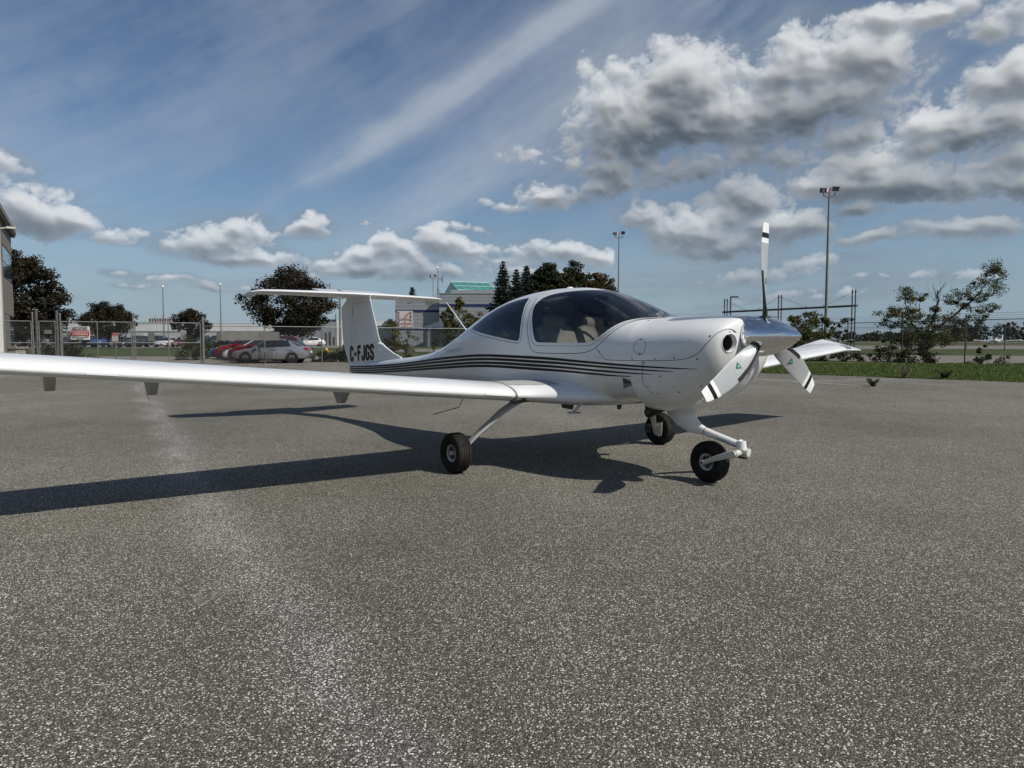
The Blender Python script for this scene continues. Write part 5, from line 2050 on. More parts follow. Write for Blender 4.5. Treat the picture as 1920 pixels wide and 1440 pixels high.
# ================================================================== masts, fences, gates, signs
def light_mast(px, d, top_px, label, style='flood', r0=.11, group='tall light masts', horizon=643.4):
    h = (horizon - top_px) * d / 1308.0 + CAM_H - gz(d)
    t = thing('light_mast', label, 'light mast', (wx(px, d), d, gz(d)), 0, group)
    MB().tube([(0, 0, 0), (0, 0, h * .5), (0, 0, h - .45)], [r0, r0 * .8, r0 * .5], 12).build('pole', CONC if style == 'flood' else GALV, t, smooth=True, angle=40)
    MB().tube([(0, 0, 0), (0, 0, .25)], [r0 * 1.9, r0 * 1.6], 12).build('foot', CONC, t)
    if style == 'flood':
        k = MB()
        k.tube([(-.42, 0, h - .12), (-.36, 0, h - .38), (0, 0, h - .46), (.36, 0, h - .38), (.42, 0, h - .12)], .035, 6)
        k.tube([(0, 0, h - .46), (0, 0, h)], .04, 6)
        k.build('yoke', GALVD, t)
        for sx_, tilt in ((-.40, .15), (.44, .25)):
            m_ = Matrix.Rotation(tilt, 3, 'X') @ Matrix.Rotation(-.5 * sx_, 3, 'Z')
            f = MB()
            f.box((sx_, 0, h + .02 + .1 * (sx_ > 0)), (.38, .32, .32), m_)
            fl = f.build('floodlight', GALVD, t)
            MB().box((sx_ + .19, -.10, h + .03 + .1 * (sx_ > 0)), (.12, .18, .30), m_).build('lens', SIGNW, fl)
        MB().bbox((-.11, -.05, h), (-.05, .05, h + .2)).build('warning_light', SIGNR, t)
        MB().bbox((.05, -.05, h), (.11, .05, h + .2)).build('warning_light', SIGNR, t)
    else:
        MB().lathe([(0, .30), (.16, .22), (.22, .05), (.14, -.12), (.05, -.2)], 10, 'Z', (0, 0, h - .25)).build('lamp_head', SIGNW, t, smooth=True)
    return t


light_mast(1546.5, 49.5, 362, 'tallest light mast, standing behind the shrub right of the propeller', r0=.115)
light_mast(1158.5, 76, 441, 'light mast rising behind the cockpit windscreen', r0=.10)
light_mast(813, 119, 519, 'light mast with dark floodlights beside the terminal roof mast', r0=.10)
light_mast(309, 118, 536, 'slim light mast left of the smallest maple on the lawn', 'ball', .12)
light_mast(416, 124, 532, 'slim light mast rising behind the long grey board on the fence', 'ball', .12)
sl = thing('street_light', 'street light with two short arms close behind the aircraft fin', 'street light', (wx(639, 70), 70, gz(70)))
MB().tube([(0, 0, 0), (0, 0, 5.5)], [.14, .10], 10).build('pole', CONC, sl)
for s_ in (-1, 1):
    h_ = MB()
    h_.tube([(0, 0, 5.3), (s_ * .5, 0, 5.45)], .04, 6)
    h_.box((s_ * .75, 0, 5.45), (.5, .25, .12))
    h_.build('lamp_arm', GALVD, sl)
for k, (px, d, top) in enumerate(((622, 100, 600), (524, 112, 578))):
    t = thing('utility_pole', ['thin pole between the big maple and the warehouse', 'thin pole left behind the big maple crown'][k], 'pole', (wx(px, d), d, gz(d)))
    hh = (643 - top) * d / 1308 + CAM_H - gz(d)
    MB().tube([(0, 0, 0), (0, 0, hh)], [.11, .07], 8).build('shaft', CONC, t)
    MB().bbox((-.35, -.05, hh - .25), (.35, .05, hh - .15)).build('crossarm', GALVD, t)


def link_mesh(L, H, pitch=.066, r=.0021, z0=.05):
    """woven wire of one fence bay in its own plane (x, z): crossing straight diagonals"""
    mb = MB()

    def seg(a, b, y):
        d = Vector((b[0] - a[0], 0, b[1] - a[1]))
        if d.length < .02:
            return
        d.normalize()
        n = Vector((-d.z, 0, d.x)) * r
        o = Vector((0, r * 1.2, 0))
        p, q = Vector((a[0], y, a[1])), Vector((b[0], y, b[1]))
        mb.add([p + n, p - n * .6 + o, p - n * .6 - o, q + n, q - n * .6 + o, q - n * .6 - o], [(0, 1, 4, 3), (1, 2, 5, 4), (2, 0, 3, 5)])
    n = int((L + H) / pitch) + 1
    for k in range(1, n):
        c = k * pitch
        a = (max(0, c - H), min(c, H))
        b = (min(c, L), max(0, c - L))
        seg((a[0], a[1] + z0), (b[0], b[1] + z0), -.004)
        seg((L - a[0], a[1] + z0), (L - b[0], b[1] + z0), .004)
    return mb


WIREM = mat('fence_wire', (0.045, 0.046, 0.048), 0.7, metal=0.1, var=.1)


def fence_run(name, label, pts, H, post_r=.032, barbed=False, material=None, rail=True, tall=None, group=None, pitch=.066, wire=True, mid=False):
    material = material or GALV
    f = thing(name, label, 'fence', (pts[0][0], pts[0][1], 0), 0, group)
    o = Vector((pts[0][0], pts[0][1], 0))
    for i, p in enumerate(pts):
        h = H + (.35 if barbed else .06)
        z0 = gz(p[1])
        rr = post_r
        if tall and i in tall:
            h, rr = tall[i]
        MB().tube([(p[0] - o.x, p[1] - o.y, z0 - .1), (p[0] - o.x, p[1] - o.y, z0 + h)], rr, 8).build('post', material, f, smooth=True, angle=50)
    for a, b in zip(pts[:-1], pts[1:]):
        za, zb_ = gz(a[1]), gz(b[1])
        la, lb = Vector((a[0], a[1], za)) - o, Vector((b[0], b[1], zb_)) - o
        if rail:
            MB().tube([la + Vector((0, 0, H)), lb + Vector((0, 0, H))], post_r * .72, 6).build('top_rail', material, f)
        if mid:
            MB().tube([la + Vector((0, 0, H * .45)), lb + Vector((0, 0, H * .45))], post_r * .6, 6).build('middle_rail', material, f)
        if barbed:
            for k in range(3):
                w_ = [la + Vector((0, 0, H + .12 + k * .13)), (la + lb) / 2 + Vector((0, 0, H + .105 + k * .13)), lb + Vector((0, 0, H + .12 + k * .13))]
                MB().tube(w_, .007, 4).build('barbed_wire', GALVD, f)
        if wire:
            L = (lb - la).length
            w_ = link_mesh(L, H - .05, pitch).build('wire_mesh', WIREM, f, kind='stuff')
            w_.location = la
            d = (lb - la).normalized()
            w_.rotation_euler = (0, -math.asin(d.z), math.atan2(d.y, d.x))
    return f


def pl(px, d):
    return (wx(px, d), d)


left_line = [pl(382, 40.5), pl(497, 41.5), pl(604, 43.2), pl(708, 45.2), pl(805, 47.0), pl(900, 48.6), (3.0, 49.4), (8.0, 49.6), (13.0, 49.3), (17.5, 48.9), (21.5, 48.4)]
fence_run('chain_link_fence', 'chain-link fence in front of the parked cars and the terminal', left_line, 2.2, tall={0: (2.75, .075)})
right_line = [(21.5, 48.5), (22.55, 46.96), (24.56, 44.0), (26.6, 41.0), (28.7, 37.9), (30.8, 34.8), (32.9, 31.7), (35.0, 28.7)]
fence_run('chain_link_fence', 'tall chain-link fence with barbed wire behind the grass strip on the right', right_line, 2.55, .036, True, GALVD)
fence_run('chain_link_fence', 'farther chain-link fence across the taxiway on the right', [(24, 86), (36, 84.5), (45.5, 84), (52, 80), (55, 78), (60, 76), (68, 72)], 2.6, .05, False, GALVD, pitch=.30)


def gate(name, label, a, b, H, midv=True, z0=.06, sgn=None):
    g = thing(name, label, 'gate', (a[0], a[1], 0), math.atan2(b[1] - a[1], b[0] - a[0]), 'swing gates of the apron fence')
    L = math.dist(a, b)
    for (p, q) in (((.03, z0), (.03, H)), ((L - .03, z0), (L - .03, H))):
        MB().tube([(p[0], 0, p[1]), (q[0], 0, q[1])], .028, 8).build('stile', GALV, g)
    for zz in (z0, H * .52, H):
        MB().tube([(.03, 0, zz), (L - .03, 0, zz)], .026, 8).build('rail', GALV, g)
    if midv:
        MB().tube([(L / 2, 0, z0), (L / 2, 0, H)], .024, 8).build('brace', GALV, g)
    link_mesh(L - .06, H - z0, .062).build('wire_mesh', WIREM, g, kind='stuff').location = (.03, 0, z0 - .05)
    return g


def at_line(px):
    """point of the gate line for a bearing"""
    k = (px - 960) / 1308.0
    # line from (-26.35, 36.2) to (-17.9, 40.5)
    ax, ay, bx, by = -26.35, 36.2, -17.9, 40.5
    t = (k * ay - ax) / ((bx - ax) - k * (by - ay))
    return (ax + (bx - ax) * t, ay + (by - ay) * t)


gate('swing_gate', 'wide gate leaf carrying the red and white warning sign', at_line(117), at_line(249), 2.36)
gate('swing_gate', 'wide gate leaf right of the warning sign, hung on the dark post', at_line(254), at_line(378), 2.36)
gate('swing_gate', 'narrow gate leaf between the two thick posts near the office', at_line(74), at_line(107), 2.36, False)
gate('swing_gate', 'gate leaf at the far left in front of the office wall', at_line(10), at_line(62), 2.36, False)
for px, h, r_, lab, m_ in ((7, 2.6, .05, 'slim gate post beside the office pilaster', GALV), (71, 2.95, .075, 'thick gate post left of the narrow gate leaf', GALVD), (109.5, 2.9, .075, 'thick gate post right of the narrow gate leaf', GALVD),
                        (64, 2.8, .04, 'thin gate post at the end of the leftmost gate leaf', GALV), (115.5, 2.75, .04, 'thin hinge post left of the warning sign gate', GALV), (251.5, 2.75, .035, 'thin meeting post between the two wide gate leaves', GALV)):
    p = at_line(px)
    t = thing('gate_post', lab, 'post', (p[0], p[1], 0), 0, 'posts of the apron gates')
    MB().tube([(0, 0, -.1), (0, 0, h)], r_, 10).build('shaft', m_, t, smooth=True, angle=50)
    MB().lathe([(0, .05), (r_ * .8, .03), (r_ * 1.08, 0), (r_ * 1.08, -.05)], 10, 'Z', (0, 0, h)).build('cap', m_, t)


def board(name, label, px0, px1, py0, py1, d, material, lift=-.05, cat='sign', post=False, group=None):
    """flat sign standing upright, facing the apron"""
    x0, x1 = wx(px0, d), wx(px1, d)
    z0, z1 = CAM_H + (643.4 - py1) * d / 1308, CAM_H + (643.4 - py0) * d / 1308
    t = thing(name, label, cat, (x0, d + lift, z0), 0, group)
    w, h = x1 - x0, z1 - z0
    MB().bbox((0, 0, 0), (w, .02, h)).build('board', material, t)
    if post:
        k = MB()
        for xx in ((w * .5,) if post == 1 else (w * .12, w * .88)):
            k.bbox((xx - .03, .021, gz(d) - z0), (xx + .03, .07, h))
        k.build('post', GALV, t)
    return t, w, h


p_ = at_line(153)
t, w, h = board('warning_sign', 'white sign with a red band fixed to the gate', 135.5, 171, 612, 637, p_[1] - .04, SIGNW)
MB().bbox((.015, -.006, h * .28), (w - .015, -.002, h * .70)).build('red_band', SIGNR, t)
for body, zz, sz, m_, sx_ in (('AUTHORIZED', .90, .125, INK, 1.0), ('PERSONS ONLY', .77, .125, INK, .95), ('LICENSED RESTRICTED AREA', .595, .098, SIGNW, .80), ('ZONE RÉGLEMENTÉE', .39, .115, SIGNW, .80), ('PERSONNES AUTORISÉES', .19, .095, INK, .85), ('SEULEMENT', .075, .095, INK, .85)):
    lettering(body, sz, w / 2, h * zz, -.010, t, m_, .002, sx_)
MB().bbox((w * .12, -.010, h * .485), (w * .88, -.008, h * .510)).build('rule', SIGNW, t)
t, w, h = board('notice_sign', 'small white notice with a red head on the wide gate', 212, 223.5, 624, 640, 44.0, mat('notice_pale', (.5, .45, .43), .5), post=1)
MB().bbox((.01, -.006, h * .68), (w - .01, -.002, h - .01)).build('red_head', SIGNR, t)
lettering('STOP', .085, w / 2, h * .83, -.010, t, SIGNW, .002)
MB().bbox((w * .34, -.006, h * .52), (w * .5, -.002, h * .62)).build('mark', INK, t)
board('notice_board', 'small grey plate on the narrow gate beside the office', 86, 100, 618.5, 626, at_line(93)[1] - .05, SIGNG)
t, w, h = board('notice_board', 'plain grey board standing on the lawn in front of the pickup', 279, 291, 623, 640, 62, SIGNG, post=2)
t, w, h = board('notice_board', 'pale grey text board under the smallest maple', 340.5, 351, 620, 637, 70, FGREY, post=2)
for j in range(4):
    MB().bbox((w * .12, -.006, h * (.18 + j * .2)), (w * .85, -.002, h * (.24 + j * .2))).build('text_line', SIGNG, t)
# the long metal panel fixed to the fence, its left end catching the sun
ALU = mat('brushed_panel', (.36, .345, .31), .38, metal=.55, var=.08, scale=2)
lp = thing('metal_panel', 'long blank grey metal panel on the fence above the parked cars', 'panel', (wx(407, 40.72), 40.72, 1.37), math.atan2(1.0, 14.3 * 1.0) * .6)
MB().bbox((.32, -.03, 0), (2.45, 0, .50)).build('sheet', ALU, lp)
MB().bbox((2.46, -.035, 0), (3.62, -.005, .49)).build('sheet', SIGNG, lp)
k = MB()
k.box((.16, -.02, .25), (.33, .03, .50), Matrix.Rotation(R(-14), 3, 'Z'))
k.build('bent_end', ALU, lp)

# tall cantilever gate frame on the right: three pairs of posts, a beam and stay wires
gf = thing('cantilever_gate', 'tall steel gate frame with paired posts, beam and stay wires beyond the spinner', 'gate frame', (23.4, 48, 0))
pA, pC = Vector((0, 0, 0)), Vector((17.7 - 23.4, 10, 0))
prs = []
for t_ in (0.0, .53, 1.0):
    c = pA + (pC - pA) * t_
    prs.append(c)
    for dx in (-.11, .11):
        MB().tube([(c.x + dx, c.y, gz(48 + c.y)), (c.x + dx, c.y, 4.88)], .045, 8).build('post', GALVD, gf)
        MB().tube([(c.x + dx, c.y, 4.66), (c.x + dx, c.y, 4.74)], .075, 8).build('collar', GALVD, gf)
        MB().tube([(c.x + dx, c.y, 3.70), (c.x + dx, c.y, 3.84)], .085, 8).build('collar', GALVD, gf)
MB().tube([(prs[0].x + .25, prs[0].y, 3.77), (prs[2].x - .25, prs[2].y, 3.77)], .075, 8).build('beam', GALVD, gf)
MB().tube([(prs[1].x, prs[1].y, 3.2), (prs[2].x, prs[2].y, 3.25)], .03, 6).build('lower_rail', GALVD, gf)
for a, b in ((0, 1), (1, 0), (1, 2), (2, 1)):
    m_ = prs[a] + (prs[b] - prs[a]) * .38
    MB().tube([(prs[a].x, prs[a].y, 4.70), (m_.x, m_.y, 3.85)], .010, 4).build('stay_wire', GALVD, gf)
    MB().tube([(m_.x, m_.y, 3.80), (m_.x, m_.y, 3.95)], .02, 5).build('wire_anchor', GALVD, gf)
g2 = thing('gate_lamp', 'small dark lamp post at the left end of the gate frame', 'lamp', (wx(1368, 58.5), 58.5, gz(58.5)))
MB().tube([(0, 0, 0), (0, 0, 4.9)], .06, 8).build('pole', GALVD, g2)
MB().bbox((0, -.12, 4.85), (.62, .12, 4.98)).build('lamp_head', GALVD, g2)

# fire hydrant and its cones
hy = thing('fire_hydrant', 'yellow fire hydrant between two traffic cones behind the fence', 'hydrant', (wx(612.5, 57), 57, gz(57)))
MB().lathe([(.0, 0), (.17, 0), (.17, .05), (.11, .06), (.11, .48), (.14, .50), (.14, .54), (.11, .56), (.085, .66), (.03, .70), (.03, .75), (0, .75)], 14, 'Z').build('barrel', YELLOW, hy, smooth=True, angle=40)
for s_ in (-1, 1):
    MB().tube([(s_ * .09, 0, .40), (s_ * .19, 0, .40)], [.06, .065], 10).build('nozzle', YELLOW, hy)
MB().tube([(0, -.09, .38), (0, -.2, .38)], [.075, .08], 10).build('nozzle', YELLOW, hy)
for px, lab in ((606, 'orange traffic cone left of the hydrant'), (621, 'orange traffic cone right of the hydrant')):
    t = thing('traffic_cone', lab, 'cone', (wx(px, 57), 57, gz(57)), 0, 'cones beside the hydrant')
    MB().lathe([(.135, .03), (.03, .48), (0, .48)], 14, 'Z').build('cone_body', ORANGE, t, smooth=True, angle=40)
    MB().lathe([(.102, .20), (.072, .33)], 14, 'Z').build('white_band', SIGNW, t, smooth=True)
    MB().bbox((-.17, -.17, 0), (.17, .17, .03)).build('base', ORANGE, t)
bo = thing('bollard', 'yellow bollard beside the red car in the far car park', 'bollard', (wx(344, 94.5), 94.5, gz(94.5)))
MB().tube([(0, 0, 0), (0, 0, .85), (0, 0, .92)], [.12, .12, .06], 10).build('shaft', YELLOW, bo)
MB().lathe([(.123, .55), (.123, .66)], 10, 'Z').build('stripe', INK, bo)

# ================================================================== vehicles
PAINT_S = mat('car_paint', (0.33, 0.335, 0.345), 0.28, metal=0.6, coat=0.8, var=0.05)
CARGLASS = mat('car_glass', (0.018, 0.022, 0.026), 0.05, spec=0.9, var=0.2)
PLASTIC = mat('dark_plastic', (0.018, 0.018, 0.02), 0.6)
RIMD = mat('dark_rim', (0.10, 0.10, 0.105), 0.4, metal=.7)
HEADL = mat('headlight_lens', (0.42, 0.44, 0.46), 0.1, metal=.4)
TAILL = mat('tail_light_lens', (0.28, 0.012, 0.015), 0.15)
PLATE = mat('number_plate', (.6, .6, .62), .5)


def make_car(kind):
    """car facing +x with its parts; the root is returned untagged"""
    root = bpy.data.objects.new(kind, None)
    COL.objects.link(root)
    suv = kind == 'suv'
    hz = .16 if suv else 0.0
    ST_ = [(-2.28, .62, .46, .66), (-2.22, .90, .36, .78), (-2.05, 1.00, .27, .83), (-1.7, 1.035, .22, .865), (-1.0, 1.00, .19, .875), (0, .955, .19, .875), (.7, .935, .19, .875), (1.05, .915, .19, .872), (1.5, .85, .22, .862), (1.9, .755, .24, .83), (2.12, .67, .26, .76), (2.25, .57, .32, .64), (2.29, .47, .38, .55)]
    rows = []
    for x, zt, zb_, w in ST_:
        zt += hz * 1.1 if x > -2.2 else hz
        zb_ += hz * .5
        h = zt - zb_
        half = [(0, zb_), (.80 * w, zb_), (.95 * w, zb_ + .09 * h), (w, zb_ + .30 * h), (.995 * w, zb_ + .62 * h), (.965 * w, zb_ + .86 * h), (.90 * w, zt - .012), (.70 * w, zt + .012), (0, zt + .03)]
        rows.append([(x, y, z) for y, z in half] + [(x, -y, z) for y, z in half[-2:0:-1]])
    mb = MB()
    mb.grid(rows, closed=True)
    mb.add(rows[0], [tuple(range(len(rows[0])))])
    mb.add(rows[-1], [tuple(range(len(rows[0])))])
    body = mb.build('body', PAINT_S, root, smooth=True, angle=38, fix=True)
    # cabin
    if suv:
        prof = [(1.02, 1.06), (.30, 1.58), (-.25, 1.66), (-1.5, 1.63), (-1.95, 1.55), (-2.16, 1.12)]
        i0, i1 = 1, 4
    else:
        prof = [(1.08, .925), (.22, 1.395), (-.35, 1.455), (-.95, 1.405), (-1.30, 1.30), (-1.86, 1.03)]
        i0, i1 = 1, 3
    zb_ = prof[0][1] - .05
    ht = max(z for _, z in prof)
    hw = lambda z: .80 - (z - zb_) / (ht - zb_) * .22

    def cross(x, z, off=0.0):
        w = hw(z) + off
        return [(x, w * k, z + off + .028 * (1 - k * k)) for k in (-1, -.6, 0, .6, 1)]
    fine = smooth_line(prof, 4)
    g = MB()
    g.grid([cross(x, z) for x, z in fine])
    for s_ in (-1, 1):
        side = [(x, s_ * hw(z), z) for x, z in fine]
        base = [(x, s_ * hw(zb_), zb_) for x, z in fine]
        g.grid([side, base])
    g.build('windows', CARGLASS, root, smooth=True, angle=30, fix=True)
    rf = [p for p in fine if prof[i1][0] - .02 <= p[0] <= prof[i0][0] + .02]
    r_ = MB()
    r_.grid([cross(x, z, .008) for x, z in rf])
    for s_ in (-1, 1):
        r_.grid([[(x, s_ * (hw(z) + .008), z + .008) for x, z in rf], [(x, s_ * (hw(z - .05) + .008), z - .05) for x, z in rf]])
    r_.build('roof', PAINT_S, root, smooth=True, angle=50, fix=True)
    # pillars: strips lying on the cabin flank
    def pillar(p, q, w0, w1, m_):
        for s_ in (-1, 1):
            k = MB()
            a = [(p[0] + dx * w0, s_ * (hw(p[1]) + .010), p[1]) for dx in (-.5, .5)]
            b = [(q[0] + dx * w1, s_ * (hw(q[1]) + .010), q[1]) for dx in (-.5, .5)]
            k.grid([a, b])
            k.build('pillar', m_, root)
    if suv:
        pillar((.34, 1.56), (1.02, 1.02), .07, .10, PAINT_S)
        pillar((-.42, 1.62), (-.38, 1.02), .06, .08, PLASTIC)
        pillar((-1.32, 1.60), (-1.30, 1.04), .07, .10, PLASTIC)
        pillar((-1.92, 1.52), (-2.05, 1.10), .22, .22, PAINT_S)
    else:
        pillar((.24, 1.375), (1.05, .90), .07, .11, PAINT_S)
        pillar((-.45, 1.42), (-.40, .92), .06, .08, PLASTIC)
        pillar((-1.12, 1.345), (-1.52, .98), .10, .52, PAINT_S)
    # bumpers, lamps, grille, plates
    if suv:
        dz = .16
    else:
        dz = 0
    gr = MB()
    gr.bbox((2.245, -.42, .36 + dz), (2.298, .42, .50 + dz))
    gr.build('grille', PLASTIC, root)
    MB().bbox((2.20, -.62, .27 + dz * .6), (2.275, .62, .35 + dz * .6)).build('lower_grille', PLASTIC, root)
    MB().bbox((2.299, -.24, .40 + dz), (2.305, .24, .50 + dz)).build('number_plate', PLATE, root)
    MB().bbox((-2.300, -.24, .62 + dz), (-2.292, .24, .73 + dz)).build('number_plate', PLATE, root)
    for s_ in (-1, 1):
        k = MB()
        k.add([(2.255, s_ * .50, .55 + dz), (2.13, s_ * .735, .585 + dz), (1.86, s_ * .835, .70 + dz), (1.90, s_ * .80, .745 + dz), (2.13, s_ * .64, .675 + dz)], [(0, 1, 2, 3, 4)])
        for i, v in enumerate(k.v):
            k.v[i] = (v[0] + .012, v[1] * 1.012, v[2] + .008)
        k.build('headlight', HEADL, root)
        MB().bbox((2.13, min(s_ * .56, s_ * .72), .36 + dz * .7), (2.255, max(s_ * .56, s_ * .72), .44 + dz * .7)).build('fog_light_recess', PLASTIC, root)
        k = MB()
        k.add([(-2.20, s_ * .845 * .96, .80 + dz), (-2.285, s_ * .70, .80 + dz), (-2.262, s_ * .55, .90 + dz), (-2.18, s_ * .76, .965 + dz), (-1.98, s_ * .848, .95 + dz)], [(0, 1, 2, 3, 4)])
        for i, v in enumerate(k.v):
            k.v[i] = (v[0] - .012, v[1] * 1.02, v[2])
        k.build('tail_light', TAILL, root)
        m_ = MB()
        m_.box((.72, s_ * .97, .98 + dz), (.14, .16, .12))
        m_.build('wing_mirror', PAINT_S, root)
        for x in (-.25, -1.15):
            MB().bbox((x - .10, min(s_ * .872, s_ * .90), .80 + dz * 1.2), (x + .10, max(s_ * .872, s_ * .90), .825 + dz * 1.2)).build('door_handle', PAINT_S, root)
        for x in (.62, -.42, -1.30):
            MB().bbox((x - .006, min(s_ * .86, s_ * .8785), .30 + dz), (x + .006, max(s_ * .86, s_ * .8785), .86 + dz)).build('door_gap', PLASTIC, root)
        MB().bbox((-.95, min(s_ * .82, s_ * .872), .19 + dz * .4), (.95, max(s_ * .82, s_ * .872), .26 + dz * .4)).build('sill', PLASTIC, root)
        for x in (1.40, -1.33):
            # arch and wheel
            a = MB()
            a.lathe([(0, s_ * .800), (.375, s_ * .800), (.375, s_ * .8795), (.335, s_ * .8795), (.335, s_ * .81), (0, s_ * .81)], 28, 'Y', (x, 0, .34 + dz * .25))
            a.build('wheel_arch', PLASTIC, root)
            e = bpy.data.objects.new('wheel', None)
            COL.objects.link(e)
            e.parent = root
            e.location = (x, s_ * .79, .325 + dz * .2)
            rr = .325 + dz * .2
            MB().lathe([(.21, -.09), (rr - .03, -.105), (rr, -.07), (rr, .07), (rr - .03, .105), (.21, .09)], 28, 'Y').build('tyre', RUBBER, e, smooth=True, angle=40)
            k = MB()
            k.lathe([(.21, s_ * .09), (.195, s_ * .095), (.19, s_ * .02), (0, s_ * .02)], 24, 'Y')
            for j in range(5):
                t = R(72 * j + 18)
                k.box((.11 * math.cos(t), s_ * .085, .11 * math.sin(t)), (.20, .02, .045), Matrix.Rotation(-t, 3, 'Y'))
            k.lathe([(0, s_ * .105), (.035, s_ * .10), (.04, s_ * .07)], 10, 'Y')
            k.build('rim', RIMD, e)
    return root


def paint(name, col, rough=.3, metal=.3):
    return mat(name, col, rough, metal=metal, coat=.8, var=.05)


PAINTS = {'silver': PAINT_S, 'burgundy': paint('burgundy_paint', (.13, .008, .014)), 'red': paint('red_paint', (.22, .008, .012)), 'white': paint('white_car_paint', (.66, .66, .65), metal=0),
          'blue': paint('blue_paint', (.012, .035, .19)), 'black': paint('black_car_paint', (.012, .013, .015)), 'grey': paint('slate_paint', (.06, .065, .075)), 'navy': paint('navy_paint', (.018, .022, .035)),
          'teal': paint('teal_paint', (.02, .07, .075)), 'bluesuv': paint('bright_blue_paint', (.03, .09, .26))}
sedan0 = make_car('sedan')
suv0 = make_car('suv')
first = {'sedan': True, 'suv': True}


def place_car(kind, color, label, x, y, rz, group=None, name='parked_car'):
    src = sedan0 if kind == 'sedan' else suv0
    if color == 'silver' and kind == 'sedan' and first['sedan']:
        o = src
        first['sedan'] = False
    else:
        o = copy_tree(src, None, None if color == 'silver' else {'car_paint': PAINTS[color]})
    o.name = name
    o.location = (x, y, gz(y))
    o.rotation_euler = (math.atan(.012 if 47 < y < 100 else 0) * 0, 0, rz)
    return tag(o, label, 'car', group)


RZ = math.pi
GR1 = 'cars parked nose to the left behind the fence'
CARS_ROW = [('suv', 'burgundy', 'dark burgundy car parked directly behind the silver sedan', 43.1, 419, 0),
            ('sedan', 'white', 'white car, only its nose showing between the two red cars', 45.8, 409, 0),
            ('suv', 'red', 'red car with a dark grille, second from the left in the row', 48.4, 395, 0),
            ('sedan', 'blue', 'blue car farthest left in the row behind the fence', 51.0, 385, 0)]
place_car('sedan', 'silver', 'silver sedan with dark wheels, nearest of the cars behind the fence', wx(435, 41.0 + 1.0) + 2.29, 42.6, RZ + R(3), GR1)
for kind, colr, lab, d, px, dz in CARS_ROW:
    place_car(kind, colr, lab, wx(px, d) + 2.29, d + 1.2, RZ + R(3), GR1)
GR2 = 'cars in the far car park across the lawn'
FAR = [(95, 'sedan', 'grey', 'grey car behind the narrow gate in the far car park'), (141, 'suv', 'black', 'black SUV just left of the blue one in the far car park'), (178, 'suv', 'bluesuv', 'bright blue SUV facing the apron in the far car park'),
       (211, 'sedan', 'navy', 'dark navy car right of the blue SUV in the far car park'), (229, 'sedan', 'white', 'white car between two dark ones in the far car park'), (243, 'suv', 'grey', 'slate grey SUV behind the meeting posts of the gates'),
       (279, 'suv', 'black', 'black SUV behind the plain grey board on the lawn'), (300, 'sedan', 'white', 'white car beside the slim light mast in the far car park'), (331, 'sedan', 'red', 'red car left of the yellow bollard'),
       (363, 'suv', 'navy', 'dark navy SUV under the smallest maple'), (396, 'suv', 'teal', 'teal SUV behind the metal panel in the far car park')]
for px, kind, colr, lab in FAR:
    d = 97.5 + (px % 7) * .3
    place_car(kind, colr, lab, wx(px, d), d + 2.2, -math.pi / 2 + R(px % 5 - 2), GR2)
# second, more distant file of pale cars
for k, (px, colr) in enumerate(((110, 'white'), (197, 'white'), (262, 'white'), (310, 'white'), (350, 'silver'), (420, 'white'))):
    d = 132 + k * .7
    place_car('sedan' if k % 2 else 'suv', colr, ['white car far left in the second file of the far car park', 'white car in the second file, right of the blue SUV', 'white car in the second file near the plain grey board', 'white car in the second file behind the slim mast', 'silver car in the second file under the smallest maple', 'white car in the second file behind the metal panel'][k], wx(px, d), d, R(90 + 3 * k), GR2)
place_car('sedan', 'white', 'white car parked by the grey warehouse left of the fin', wx(583, 112), 112, R(205))
# the unplaced master of the SUV becomes one more car
suv0.name = 'parked_car'
suv0.location = (wx(60, 100), 100, gz(100))
suv0.rotation_euler = (0, 0, -math.pi / 2)
tag(suv0, 'silver SUV far left in the far car park beside the office', 'car', GR2)


